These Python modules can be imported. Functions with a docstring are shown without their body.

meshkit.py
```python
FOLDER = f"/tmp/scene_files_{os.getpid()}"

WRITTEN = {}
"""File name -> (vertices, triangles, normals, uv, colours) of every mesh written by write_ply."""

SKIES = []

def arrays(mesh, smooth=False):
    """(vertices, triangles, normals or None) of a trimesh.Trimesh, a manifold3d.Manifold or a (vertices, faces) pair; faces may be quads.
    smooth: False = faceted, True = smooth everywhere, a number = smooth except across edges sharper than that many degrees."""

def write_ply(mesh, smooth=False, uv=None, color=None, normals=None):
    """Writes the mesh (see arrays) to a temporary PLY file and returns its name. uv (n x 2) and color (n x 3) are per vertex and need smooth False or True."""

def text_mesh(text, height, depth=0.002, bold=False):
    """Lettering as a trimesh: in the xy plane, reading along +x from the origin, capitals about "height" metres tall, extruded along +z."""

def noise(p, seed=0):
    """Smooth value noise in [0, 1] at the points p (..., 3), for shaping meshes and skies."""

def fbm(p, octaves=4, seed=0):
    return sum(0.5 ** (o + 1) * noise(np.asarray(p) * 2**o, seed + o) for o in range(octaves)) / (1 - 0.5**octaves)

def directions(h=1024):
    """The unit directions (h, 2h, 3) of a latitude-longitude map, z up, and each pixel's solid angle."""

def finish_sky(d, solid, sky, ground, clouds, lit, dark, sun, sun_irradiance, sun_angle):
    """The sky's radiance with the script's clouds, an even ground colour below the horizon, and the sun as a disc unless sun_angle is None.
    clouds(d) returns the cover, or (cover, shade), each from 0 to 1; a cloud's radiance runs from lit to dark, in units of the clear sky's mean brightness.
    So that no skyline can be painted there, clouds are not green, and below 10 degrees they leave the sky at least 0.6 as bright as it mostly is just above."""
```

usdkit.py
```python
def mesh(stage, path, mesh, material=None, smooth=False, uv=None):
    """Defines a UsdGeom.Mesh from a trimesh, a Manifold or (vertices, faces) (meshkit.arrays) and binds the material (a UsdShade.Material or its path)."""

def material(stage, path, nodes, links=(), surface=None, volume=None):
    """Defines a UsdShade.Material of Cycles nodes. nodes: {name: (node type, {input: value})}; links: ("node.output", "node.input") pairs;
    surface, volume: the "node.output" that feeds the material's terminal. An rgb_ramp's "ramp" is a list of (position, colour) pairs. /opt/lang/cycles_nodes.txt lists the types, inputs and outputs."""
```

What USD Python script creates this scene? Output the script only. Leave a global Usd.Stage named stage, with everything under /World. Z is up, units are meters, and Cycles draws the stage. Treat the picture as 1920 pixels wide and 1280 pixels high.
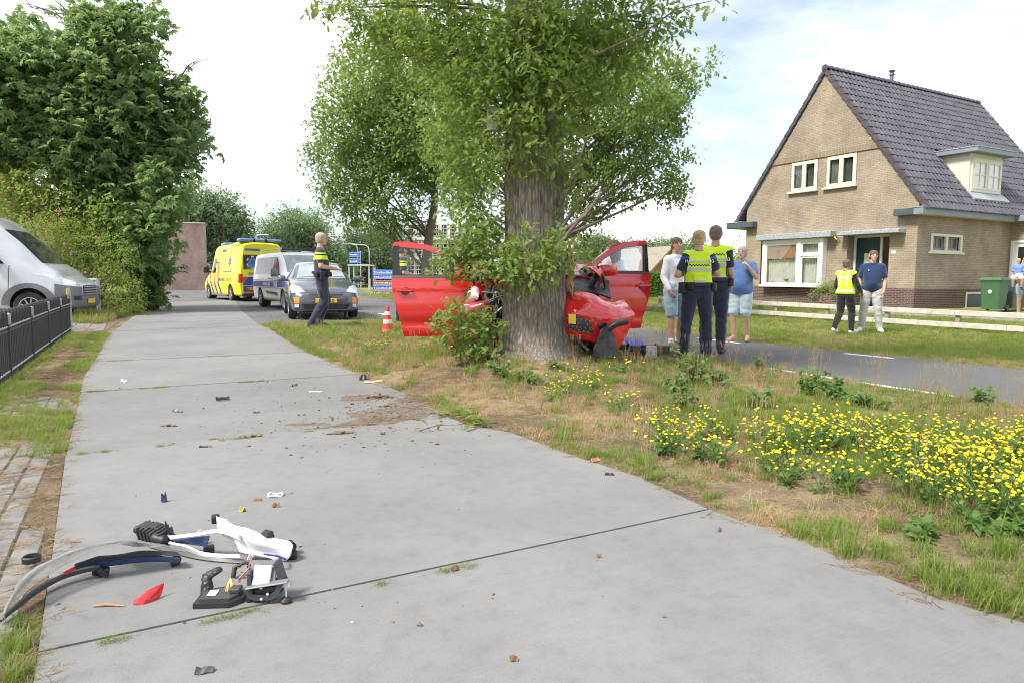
import math, random, re
import numpy as np, trimesh, usdkit, meshkit
import manifold3d as m3
from manifold3d import Manifold, CrossSection
from pxr import Usd, UsdGeom, UsdLux, UsdShade, Sdf, Gf, Vt
from scipy.interpolate import PchipInterpolator, RBFInterpolator
from scipy.spatial import cKDTree
import shapely
from shapely.geometry import Polygon, Point

stage = Usd.Stage.CreateInMemory()
UsdGeom.SetStageUpAxis(stage, 'Z'); UsdGeom.SetStageMetersPerUnit(stage, 1.0)
UsdGeom.Xform.Define(stage, '/World'); UsdGeom.Scope.Define(stage, '/World/Looks')
PI = math.pi

# ---------------------------------------------------------------- camera
FPX, CAMH, PITCH, ROLL = 1300., 1.1, math.radians(5.2), math.radians(0.4)
_r0 = np.array([1, 0, 0.]); _u0 = np.array([0, math.sin(PITCH), math.cos(PITCH)]); CF = np.array([0, math.cos(PITCH), -math.sin(PITCH)])
CR = math.cos(ROLL)*_r0 + math.sin(ROLL)*_u0; CU = -math.sin(ROLL)*_r0 + math.cos(ROLL)*_u0
EYE = np.array([0, 0, CAMH])
cam = UsdGeom.Camera.Define(stage, '/World/camera')
cam.CreateHorizontalApertureAttr(36.0); cam.CreateVerticalApertureAttr(24.0); cam.CreateFocalLengthAttr(36.0*FPX/1920)
cam.CreateClippingRangeAttr((0.05, 5000.0))
cam.CreateFStopAttr(0.0)
M = Gf.Matrix4d(1.0)
for i, r in enumerate((CR, CU, -CF, EYE)):
    M.SetRow(i, Gf.Vec4d(*map(float, r), 1.0 if i == 3 else 0.0))
cam.AddTransformOp().Set(M)
cam.CreateExposureAttr(EXPO := 2.05)
# ---------------------------------------------------------------- sky and sun
SUN = np.array([-0.80, -0.55, 1.25]); SUN /= np.linalg.norm(SUN)
SUN_EL = math.asin(SUN[2]); SUN_ROT = math.atan2(SUN[0], SUN[1])
sky = UsdLux.DomeLight.Define(stage, '/World/sky')
sky.GetPrim().SetCustomDataByKey('kind', 'structure')
skym = usdkit.material(stage, '/World/Looks/sky_air', {
    'sky': ('sky_texture', {'sky_type': 'single_scattering', 'sun_disc': False, 'sun_elevation': SUN_EL, 'sun_rotation': SUN_ROT, 'altitude': 10., 'air_density': 1.0, 'aerosol_density': 1.6, 'ozone_density': 1.0}),
    'tc': ('texture_coordinate', {}),
    'map': ('mapping', {'mapping_type': 'point', 'scale': (1.0, 1.0, 2.6), 'location': (0.35, 0.2, 0.1)}),
    'n': ('noise_texture', {'scale': 2.1, 'detail': 7.0, 'roughness': 0.55, 'distortion': 0.3}),
    'r': ('rgb_ramp', {'ramp': [(0.36, (0.22,)*3), (0.46, (0.58,)*3), (0.55, (0.95,)*3), (1.0, (1.0,)*3)]}),
    'n2': ('noise_texture', {'scale': 4.0, 'detail': 6.0, 'roughness': 0.6}),
    'r2': ('rgb_ramp', {'ramp': [(0.32, (0.54, 0.575, 0.63)), (0.58, (1.0, 1.0, 1.0))]}),
    'cl': ('mix', {'mix_type': 'multiply', 'fac': 1.0, 'color1': (CLOUD := 6.6, CLOUD*1.005, CLOUD*1.02)}),
    'mx': ('mix', {'mix_type': 'mix'}),
    'bg': ('background_shader', {'strength': 0.06})},
    [('tc.generated', 'map.vector'), ('map.vector', 'n.vector'), ('map.vector', 'n2.vector'), ('n.fac', 'r.fac'), ('n2.fac', 'r2.fac'),
     ('r2.color', 'cl.color2'), ('sky.color', 'mx.color1'), ('cl.color', 'mx.color2'), ('r.color', 'mx.fac'), ('mx.color', 'bg.color')], surface='bg.background')
UsdShade.MaterialBindingAPI.Apply(sky.GetPrim()).Bind(skym)
sun = UsdLux.DistantLight.Define(stage, '/World/sun')
sun.CreateIntensityAttr(0.4); sun.CreateAngleAttr(12.0); sun.CreateColorAttr(Gf.Vec3f(1.0, 0.94, 0.85))
sun.GetPrim().CreateAttribute('inputs:normalize', Sdf.ValueTypeNames.Bool).Set(True)
sun.AddTransformOp().Set(Gf.Matrix4d(Gf.Rotation(Gf.Vec3d(0, 0, 1), Gf.Vec3d(*map(float, SUN))), Gf.Vec3d(0, 0, 0)))

# ---------------------------------------------------------------- measuring helpers
def ray(px, py): return CF + (px-960)/FPX*CR - (py-640)/FPX*CU
def at(px, py, D):
    d = ray(px, py); return EYE + d*(D/d[1])
def onplane(px, py, p, n):
    d = ray(px, py); return EYE + d*(np.dot(np.asarray(p)-EYE, n)/np.dot(d, n))
UV = np.array([-.4825, .8759]); VV = np.array([.8759, .4825])        # along the street, and across it
def sn(s, n): return UV*s + VV*n

# ---------------------------------------------------------------- scene helpers
COUNT = {}
def numbered(parent, name):
    k = f'{parent}/{name}'; n = COUNT.get(k, 0); COUNT[k] = n+1
    return k if n == 0 else f'{k}_{n:03d}'
def tag(path, label=None, cat=None, group=None, kind=None):
    p = stage.GetPrimAtPath(path)
    for k, v in (('label', label), ('category', cat), ('group', group), ('kind', kind)):
        if v: p.SetCustomDataByKey(k, v)
    return path
def thing(name, label, cat, loc=(0, 0, 0), rz=0.0, group=None, scale=None):
    path = numbered('/World', name); x = UsdGeom.Xform.Define(stage, path)
    x.AddTranslateOp().Set(Gf.Vec3d(*map(float, loc))); x.AddRotateZOp().Set(math.degrees(rz))
    if scale: x.AddScaleOp().Set(Gf.Vec3f(*([scale]*3 if np.ndim(scale) == 0 else scale)))
    return tag(path, label, cat, group)
def part(parent, name, mesh, mat, smooth=False, label=None, kind=None):
    path = numbered(parent, name)
    usdkit.mesh(stage, path, mesh, MATS[mat], smooth)
    return tag(path, label, None, None, kind)
def solo(name, mesh, mat, label, cat, group=None, smooth=False, loc=None, rz=0.0):
    path = numbered('/World', name); m = usdkit.mesh(stage, path, mesh, MATS[mat], smooth)
    if loc is not None:
        m.AddTranslateOp().Set(Gf.Vec3d(*map(float, loc))); m.AddRotateZOp().Set(math.degrees(rz))
    return tag(path, label, cat, group)
def struct(name, mesh, mat, smooth=False, kind='structure'):
    path = numbered('/World', name); usdkit.mesh(stage, path, mesh, MATS[mat], smooth)
    return tag(path, kind=kind)
def copy(src, loc, rz, label, group=None, scale=None):
    name = re.sub(r'_\d{3}$', '', src.rsplit('/', 1)[1])
    path = numbered('/World', name); x = UsdGeom.Xform.Define(stage, path)
    was = stage.GetPrimAtPath(src).GetCustomData()
    x.AddTranslateOp().Set(Gf.Vec3d(*map(float, loc))); x.AddRotateZOp().Set(math.degrees(rz))
    if scale: x.AddScaleOp().Set(Gf.Vec3f(*([scale]*3 if np.ndim(scale) == 0 else scale)))
    tag(path, label, was['category'], group or was.get('group'))
    x.GetPrim().GetReferences().AddInternalReference(src); x.GetPrim().SetInstanceable(True)
    return path

# ---------------------------------------------------------------- materials
MATS = {}
def mat(name, nodes, links=(), surface='p.BSDF', volume=None):
    MATS[name] = usdkit.material(stage, '/World/Looks/'+name, nodes, links, surface, volume); return name
def simple(name, col, rough=.5, metal=0., spec=.5, coat=0., var=.12, vscale=6., bump=None, space='object', col2=None, detail=4., sheen=0., island=0.):
    """One surface of base colour col, varied by noise towards col2 (or darker and lighter), with fine relief."""
    col = np.array(col, float); lo, hi = (col*(1-var), col*(1+var)) if col2 is None else (col, np.array(col2, float))
    src = 'tc.object' if space == 'object' else 'g.position'
    nodes = {'tc': ('texture_coordinate', {}), 'g': ('geometry', {}), 'n': ('noise_texture', {'scale': vscale, 'detail': detail, 'roughness': .62}),
             'r': ('rgb_ramp', {'ramp': [(.32, tuple(lo)), (.68, tuple(hi))]}),
             'rr': ('map_range', {'from_min': .3, 'from_max': .7, 'to_min': max(rough-.06, .02), 'to_max': min(rough+.08, 1.)}),
             'p': ('principled_bsdf', {'metallic': metal, 'specular_ior_level': spec, 'coat_weight': coat, 'sheen_weight': sheen})}
    links = [(src, 'n.vector'), ('n.fac', 'r.fac'), ('n.fac', 'rr.value'), ('rr.result', 'p.roughness')]
    if island:
        nodes['h'] = ('hsv', {'hue': .5, 'saturation': 1.}); nodes['mr'] = ('map_range', {'to_min': 1-island, 'to_max': 1+island})
        links += [('g.random_per_island', 'mr.value'), ('mr.result', 'h.value'), ('r.color', 'h.color'), ('h.color', 'p.base_color')]
    else: links += [('r.color', 'p.base_color')]
    if bump:
        nodes['bn'] = ('noise_texture', {'scale': bump[0], 'detail': 5., 'roughness': .6}); nodes['b'] = ('bump', {'strength': bump[1], 'distance': bump[2]})
        links += [(src, 'bn.vector'), ('bn.fac', 'b.height'), ('b.normal', 'p.normal')]
    return mat(name, nodes, links)
def leafmat(name, cols, rough=.45, trans=.3, spec=.4):
    """Leaves: each leaf its own tone out of cols, a little light passing through."""
    k = len(cols)
    nodes = {'g': ('geometry', {}), 'tc': ('texture_coordinate', {}), 'n': ('noise_texture', {'scale': 1.3, 'detail': 2.}),
             'm': ('mix_float', {'fac': .35}), 'r': ('rgb_ramp', {'ramp': [(.1+.8*i/(k-1), c) for i, c in enumerate(cols)]}),
             'p': ('principled_bsdf', {'roughness': rough, 'specular_ior_level': spec}), 't': ('translucent_bsdf', {}),
             'h': ('hsv', {'hue': .485, 'saturation': 1.15, 'value': 1.7}), 'x': ('mix_closure', {'fac': trans})}
    links = [('g.position', 'n.vector'), ('g.random_per_island', 'm.a'), ('n.fac', 'm.b'), ('m.result', 'r.fac'), ('r.color', 'p.base_color'),
             ('r.color', 'h.color'), ('h.color', 't.color'), ('p.BSDF', 'x.closure1'), ('t.BSDF', 'x.closure2')]
    return mat(name, nodes, links, 'x.closure')
def pane(name, tint=(.9, .95, .93), ior=1.5, rough=0.0, k=1.0):
    return mat(name, {'f': ('fresnel', {'IOR': ior}), 't': ('transparent_bsdf', {'color': tint}), 'g': ('glossy_bsdf', {'color': (1, 1, 1), 'roughness': rough}),
                      'm': ('math', {'math_type': 'multiply', 'value2': k, 'use_clamp': True}), 'x': ('mix_closure', {})},
               [('f.fac', 'm.value1'), ('m.value', 'x.fac'), ('t.BSDF', 'x.closure1'), ('g.BSDF', 'x.closure2')], 'x.closure')

# ---------------------------------------------------------------- mesh helpers
def tm(v, f): return trimesh.Trimesh(np.asarray(v, float), np.asarray(f, int), process=False)
def cat(ms): return trimesh.util.concatenate([totm(m) for m in ms])
def totm(m):
    if isinstance(m, Manifold):
        q = m.to_mesh(); return tm(q.vert_properties[:, :3], q.tri_verts)
    return m
def toman(m):
    if isinstance(m, Manifold): return m
    return Manifold(m3.Mesh(np.asarray(m.vertices, np.float32), np.asarray(m.faces, np.uint32)))
def moved(m, t=(0, 0, 0), rz=0., rx=0., ry=0.):
    m = totm(m).copy(); T = trimesh.transformations
    A = T.euler_matrix(rx, ry, rz, 'sxyz'); A[:3, 3] = t; m.apply_transform(A); return m
def box(x0, x1, y0, y1, z0, z1): 
    return tm([[x, y, z] for x in (x0, x1) for y in (y0, y1) for z in (z0, z1)], [[0, 1, 3], [0, 3, 2], [4, 6, 7], [4, 7, 5], [0, 4, 5], [0, 5, 1], [2, 3, 7], [2, 7, 6], [0, 2, 6], [0, 6, 4], [1, 5, 7], [1, 7, 3]])
def cbox(x0, x1, y0, y1, z0, z1, b=.01):
    """A box with chamfered edges."""
    b = min(b, .45*min(x1-x0, y1-y0, z1-z0)); c = np.array([(x0+x1)/2, (y0+y1)/2, (z0+z1)/2]); h = np.array([x1-x0, y1-y0, z1-z0])/2
    pts = [c+np.array([2*q-1 for q in s])*(h-b*(1-np.eye(3)[k])) for s in np.ndindex(2, 2, 2) for k in range(3)]
    return totm(Manifold.hull_points(np.array(pts, np.float64)))
def cyl(p0, p1, r0, r1=None, n=12):
    p0, p1 = np.asarray(p0, float), np.asarray(p1, float); return tube([p0, p1], [r0, r0 if r1 is None else r1], n)
def tube(pts, rad, n=8, cap=True):
    p = np.asarray(pts, float); k = len(p); rad = np.broadcast_to(rad, (k,))
    t = np.gradient(p, axis=0) if k > 2 else np.repeat([p[1]-p[0]], 2, 0)
    t = t/(np.linalg.norm(t, axis=1, keepdims=True)+1e-12)
    ref = np.array([0, 0, 1.]) if abs(t[:, 2]).mean() < .8 else np.array([1., 0, 0])
    a = np.cross(t, ref); a /= np.linalg.norm(a, axis=1, keepdims=True)+1e-12; b = np.cross(t, a)
    ang = np.arange(n)*2*PI/n
    v = (p[:, None]+rad[:, None, None]*(np.cos(ang)[None, :, None]*a[:, None]+np.sin(ang)[None, :, None]*b[:, None])).reshape(-1, 3)
    f = []
    for i in range(k-1):
        for j in range(n):
            q = (i*n+j, i*n+(j+1) % n, (i+1)*n+(j+1) % n, (i+1)*n+j); f += [(q[0], q[2], q[1]), (q[0], q[3], q[2])]
    if cap:
        v = np.vstack([v, p[:1], p[-1:]]); c0, c1 = len(v)-2, len(v)-1
        for j in range(n): f += [(c0, j, (j+1) % n), (c1, (k-1)*n+(j+1) % n, (k-1)*n+j)]
    return tm(v, np.array(f)[:, ::-1])
def prism(poly, a, b, axis='y'):
    """The polygon extruded from a to b along an axis; poly is (x, z) for y, (y, z) for x, (x, y) for z. A Manifold."""
    poly = np.asarray(poly, float)
    A = .5*np.sum(poly[:, 0]*np.roll(poly[:, 1], -1)-np.roll(poly[:, 0], -1)*poly[:, 1])
    if A < 0: poly = poly[::-1]
    m = CrossSection([poly]).extrude(b-a)
    if axis == 'z': return m.translate([0, 0, a])
    if axis == 'x': return m.transform(np.array([[0, 0, 1, a], [1, 0, 0, 0], [0, 1, 0, 0]], float))
    return m.transform(np.array([[1, 0, 0, 0], [0, 0, -1, b], [0, 1, 0, 0]], float))
def hull(pr):
    """Hull of spheres: [(centre, radius), ...]."""
    pts = [np.asarray(c, float)+r*SPH for c, r in pr]
    return Manifold.hull_points(np.vstack(pts))
SPH = np.array(trimesh.creation.icosphere(2).vertices)
def chain(js): return [hull([js[i], js[i+1]]) for i in range(len(js)-1)]
def union(ms): return Manifold.batch_boolean(list(ms), m3.OpType.Add)
def melt(ms, edge=.02, it=8):
    """Union of solids, refined and smoothed into one continuous surface."""
    m = totm(union(ms).refine_to_length(edge)); m = trimesh.Trimesh(m.vertices, m.faces, process=True)
    trimesh.smoothing.filter_taubin(m, lamb=.5, nu=.51, iterations=it); return m
def puff(m, e):
    m = totm(m); n = trimesh.Trimesh(m.vertices, m.faces, process=False).vertex_normals; return tm(m.vertices+n*e, m.faces)
def rumple(m, amp, scale, seed=0, aniso=(1, 1, 1)):
    v = np.array(m.vertices); n = m.vertex_normals
    d = meshkit.fbm(v*scale*np.array(aniso)+seed*7.3, 3, seed)-.5
    return tm(v+n*(d*2*amp)[:, None], m.faces)
def grid(P):
    """A sheet through a grid of points (a, b, 3)."""
    P = np.asarray(P, float); a, b = P.shape[:2]; i, j = np.meshgrid(np.arange(a-1), np.arange(b-1), indexing='ij')
    q = np.stack([i*b+j, i*b+j+1, (i+1)*b+j+1, (i+1)*b+j], -1).reshape(-1, 4)
    return tm(P.reshape(-1, 3), np.vstack([q[:, [0, 1, 2]], q[:, [0, 2, 3]]]))
def thick(m, t):
    """A sheet given a thickness."""
    m = tm(m.vertices, m.faces); n = m.vertex_normals; k = len(m.vertices)
    e = m.edges_sorted; u, c = np.unique(e, axis=0, return_counts=True); bd = set(map(tuple, u[c == 1]))
    side = []
    for a, b in m.edges:
        if (min(a, b), max(a, b)) in bd: side += [(a, b+k, b), (a, a+k, b+k)]
    return tm(np.vstack([m.vertices, m.vertices-n*t]), np.vstack([m.faces, m.faces[:, ::-1]+k, np.array(side).reshape(-1, 3)]))
def dense(P, na, nb):
    """Smooth resampling of a coarse grid of points."""
    P = np.asarray(P, float); a, b = P.shape[:2]
    Q = PchipInterpolator(np.linspace(0, 1, a), P, axis=0)(np.linspace(0, 1, na))
    return PchipInterpolator(np.linspace(0, 1, b), Q, axis=1)(np.linspace(0, 1, nb))
def revolve(prof, n=24, axis='z'):
    prof = np.asarray(prof, float); ang = np.arange(n)*2*PI/n
    v = np.stack([prof[:, 0][:, None]*np.cos(ang), prof[:, 0][:, None]*np.sin(ang), np.repeat(prof[:, 1][:, None], n, 1)], -1).reshape(-1, 3); f = []
    for i in range(len(prof)-1):
        for j in range(n):
            q = (i*n+j, i*n+(j+1) % n, (i+1)*n+(j+1) % n, (i+1)*n+j); f += [(q[0], q[1], q[2]), (q[0], q[2], q[3])]
    if axis == 'y': v = v[:, [0, 2, 1]]*[1, 1, -1]
    return tm(v, f)
def text(s, h, depth=.002, bold=True, centre=True):
    m = meshkit.text_mesh(s, h, depth, bold)
    if centre: m.apply_translation([-m.bounds[:, 0].mean(), -m.bounds[:, 1].mean(), 0])
    return m
def stand(m, face='y'):
    """Lettering that lies in xy stood up: reading along x, top to z, facing -y."""
    v = np.array(m.vertices); return tm(np.stack([v[:, 0], -v[:, 2], v[:, 1]], 1), m.faces)
# ================================================================ ground
_ctl = np.array([(0, 2, 0), (-3, 4, 0), (-8, 13, 0), (1, 3.2, 0), (2.1, 1.5, 0), (-5, 7, 0), (-13, 26, 0), (-5, 15.3, .05), (-3.9, 14.2, .09), (-4.8, 18, .0), (-9, 25, 0), (-15, 33, 0),
                 (2.5, 9.4, .02), (4.3, 13, -.10), (7.8, 15.2, -.08), (4, 7, -.02), (6.4, 8.7, -.05), (13.7, 23.6, .177), (10.1, 30.2, .177), (18.7, 26.4, .177), (12, 19, .05), (8, 22, .02),
                 (3, 5, .02), (0, 5, 0), (-1.5, 7.4, 0), (-3, 9.5, 0), (0, 14, -.02), (3, 22, -.03), (-3, 35, 0), (15, 12, 0), (-20, 10, 0), (-12, 8, 0), (0, -8, 0), (10, 0, 0), (-10, -5, 0), (10, 60, 0.05), (-30, 60, 0), (40, 40, .1), (35, 10, 0)], float)
_rbf = RBFInterpolator(_ctl[:, :2], _ctl[:, 2], kernel='linear', smoothing=0.02)
_gx = np.arange(-45, 60.01, .5); _gy = np.arange(-12, 80.01, .5)
_G = np.stack(np.meshgrid(_gx, _gy, indexing='ij'), -1).reshape(-1, 2)
_Z = _rbf(_G).reshape(len(_gx), len(_gy))
from scipy.ndimage import gaussian_filter, map_coordinates
_Z = gaussian_filter(_Z, 1.2)
TREE = np.array([.265, 8.0])
def terrain(x, y):
    x, y = np.asarray(x, float), np.asarray(y, float)
    z = map_coordinates(_Z, [np.clip((x+45)/.5, 0, len(_gx)-1), np.clip((y+12)/.5, 0, len(_gy)-1)], order=1, mode='nearest')
    r = np.hypot(x, y-20); z = z*np.clip((60-r)/15, 0, 1)
    d2 = (x-TREE[0])**2+(y-TREE[1])**2
    return z+.215*np.exp(-d2/1.15)
def tz(x, y): return float(terrain(np.array([x]), np.array([y]))[0])
def onground(px, py, dz=0.):
    d = ray(px, py); t = np.geomspace(.8, 90, 1500); p = EYE+t[:, None]*d
    h = p[:, 2]-terrain(p[:, 0], p[:, 1])-dz; k = np.argmax(h < 0) if (h < 0).any() else len(t)-1
    a = h[k-1]/(h[k-1]-h[k]+1e-12); q = p[k-1]+(p[k]-p[k-1])*a; return q
def gl(pts): return [tuple(onground(*p)[:2]) for p in pts]
def drape(poly, dz, th, step, rough=0.0, holes=()):
    """A slab over a plan polygon that follows the terrain, its top dz above it."""
    polys = [np.asarray(poly, float)]
    A = .5*np.sum(polys[0][:, 0]*np.roll(polys[0][:, 1], -1)-np.roll(polys[0][:, 0], -1)*polys[0][:, 1])
    if A < 0: polys[0] = polys[0][::-1]
    m = totm(CrossSection(polys).extrude(th).refine_to_length(step))
    v = np.array(m.vertices); top = v[:, 2] > th*.5
    z = terrain(v[:, 0], v[:, 1])+dz+v[:, 2]-th
    if rough: z = z+np.where(top, rough*(meshkit.fbm(np.c_[v[:, :2]*9, v[:, 0]*0], 3, 5)-.5), 0)
    v[:, 2] = z; return tm(v, m.faces)

mat('verge_soil', {'g': ('geometry', {}), 'n1': ('noise_texture', {'scale': 1.1, 'detail': 5., 'roughness': .65}), 'n2': ('noise_texture', {'scale': 55., 'detail': 6., 'roughness': .75}),
    'n3': ('noise_texture', {'scale': 3.3, 'detail': 6., 'roughness': .7}),
    'r1': ('rgb_ramp', {'ramp': [(.36, (.10, .07, .05)), (.48, (.185, .135, .095)), (.6, (.31, .245, .16))]}), 'r2': ('rgb_ramp', {'ramp': [(.25, (.45, .42, .4)), (.5, (1, 1, 1)), (.72, (1.35, 1.28, 1.15))]}),
    'r3': ('rgb_ramp', {'ramp': [(.5, (0, 0, 0)), (.66, (.75, .75, .75))]}),
    'mu': ('mix', {'mix_type': 'multiply', 'fac': 1.}), 'mg': ('mix', {'color2': (.12, .155, .045)}), 'b': ('bump', {'strength': .9, 'distance': .02}), 'p': ('principled_bsdf', {'roughness': .95, 'specular_ior_level': .15})},
    [('g.position', 'n1.vector'), ('g.position', 'n2.vector'), ('g.position', 'n3.vector'), ('n1.fac', 'r1.fac'), ('n2.fac', 'r2.fac'), ('n3.fac', 'r3.fac'), ('r1.color', 'mu.color1'), ('r2.color', 'mu.color2'),
     ('mu.color', 'mg.color1'), ('r3.color', 'mg.fac'), ('mg.color', 'p.base_color'), ('n2.fac', 'b.height'), ('b.normal', 'p.normal')])
mat('lawn_turf', {'g': ('geometry', {}), 'n1': ('noise_texture', {'scale': .55, 'detail': 5., 'roughness': .6}), 'n2': ('noise_texture', {'scale': 40., 'detail': 5., 'roughness': .7}),
    'r1': ('rgb_ramp', {'ramp': [(.35, (.13, .17, .04)), (.5, (.21, .225, .06)), (.63, (.34, .29, .11))]}), 'r2': ('rgb_ramp', {'ramp': [(.3, (.6, .6, .6)), (.7, (1.2, 1.2, 1.2))]}), 'mu': ('mix', {'mix_type': 'multiply', 'fac': 1.}),
    'b': ('bump', {'strength': .8, 'distance': .03}), 'p': ('principled_bsdf', {'roughness': .95, 'specular_ior_level': .1})},
    [('g.position', 'n1.vector'), ('g.position', 'n2.vector'), ('n1.fac', 'r1.fac'), ('n2.fac', 'r2.fac'), ('r1.color', 'mu.color1'), ('r2.color', 'mu.color2'), ('mu.color', 'p.base_color'), ('n2.fac', 'b.height'), ('b.normal', 'p.normal')])
_ang = math.atan2(VV[1], VV[0])
def pavemat(name, c0, c1, speck, brush, fine=240., patch=.7):
    """Concrete or asphalt: cloudy tone, grit of light and dark grains, brushed lines across the path."""
    mat(name, {'g': ('geometry', {}), 'rot': ('mapping', {'mapping_type': 'point', 'rotation': (0, 0, -_ang)}), 'st': ('mapping', {'mapping_type': 'point', 'scale': (1.3, 85., 1.)}),
        'n1': ('noise_texture', {'scale': patch, 'detail': 7., 'roughness': .62}), 'n2': ('noise_texture', {'scale': fine, 'detail': 3., 'roughness': .8}), 'n3': ('noise_texture', {'scale': 1., 'detail': 3., 'roughness': .7}),
        'n4': ('noise_texture', {'scale': 9., 'detail': 6., 'roughness': .75}), 'oi': ('object_info', {}), 'ov': ('map_range', {'to_min': .94, 'to_max': 1.05}), 'hs': ('hsv', {'hue': .5, 'saturation': 1.}),
        'r1': ('rgb_ramp', {'ramp': [(.34, c0), (.66, c1)]}), 'r2': ('rgb_ramp', {'ramp': [(.2, (1-speck,)*3), (.42, (1, 1, 1)), (.62, (1, 1, 1)), (.8, (1+speck,)*3)]}),
        'r3': ('rgb_ramp', {'ramp': [(.3, (1-brush,)*3), (.7, (1+brush*.5,)*3)]}), 'r4': ('rgb_ramp', {'ramp': [(.3, (.87, .865, .86)), (.5, (1, 1, 1)), (.75, (1.04, 1.04, 1.04))]}),
        'm1': ('mix', {'mix_type': 'multiply', 'fac': 1.}), 'm2': ('mix', {'mix_type': 'multiply', 'fac': 1.}), 'm3': ('mix', {'mix_type': 'multiply', 'fac': 1.}),
        'ad': ('math', {'math_type': 'add'}), 'b': ('bump', {'strength': .5, 'distance': .003}), 'p': ('principled_bsdf', {'roughness': .88, 'specular_ior_level': .25})},
        [('g.position', 'rot.vector'), ('rot.vector', 'st.vector'), ('st.vector', 'n3.vector'), ('g.position', 'n1.vector'), ('g.position', 'n2.vector'), ('g.position', 'n4.vector'), ('n1.fac', 'r1.fac'), ('n2.fac', 'r2.fac'), ('n3.fac', 'r3.fac'), ('n4.fac', 'r4.fac'),
         ('r1.color', 'm1.color1'), ('r2.color', 'm1.color2'), ('m1.color', 'm2.color1'), ('r3.color', 'm2.color2'), ('m2.color', 'm3.color1'), ('r4.color', 'm3.color2'),
         ('oi.random', 'ov.value'), ('ov.result', 'hs.value'), ('m3.color', 'hs.color'), ('hs.color', 'p.base_color'), ('n2.fac', 'ad.value1'), ('n3.fac', 'ad.value2'), ('ad.value', 'b.height'), ('b.normal', 'p.normal')])
pavemat('slab_concrete', (.172, .171, .171), (.218, .217, .217), .7, .045)
pavemat('road_asphalt', (.115, .115, .116), (.15, .15, .151), .5, .02, 120., .5)
pavemat('kerb_concrete', (.24, .235, .23), (.3, .295, .29), .3, 0.)
simple('paver_concrete', (.185, .175, .165), .9, var=.3, vscale=9, bump=(90, .5, .004), space='pos', spec=.2)
simple('joint_dirt', (.16, .115, .08), .95, var=.3, vscale=25, bump=(80, .8, .01), space='pos', spec=.1)
simple('road_paint', (.72, .72, .7), .7, var=.12, vscale=30, space='pos')

# the ground: one sheet to the horizon, fine near the camera
xs = np.unique(np.r_[np.linspace(-900, -50, 18), np.arange(-50, -8, 1.), np.arange(-8, 8, .25), np.arange(8, 40, 1.), np.linspace(40, 900, 18)])
ys = np.unique(np.r_[np.linspace(-400, -12, 8), np.arange(-12, 0, 1.), np.arange(0, 20, .25), np.arange(20, 60, 1.), np.linspace(60, 1500, 22)])
gx, gy = np.meshgrid(xs, ys, indexing='ij')
struct('ground', grid(np.stack([gx, gy, terrain(gx.ravel(), gy.ravel()).reshape(gx.shape)-.035], -1).transpose(1, 0, 2)[:, ::-1]), 'lawn_turf', True)

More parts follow.
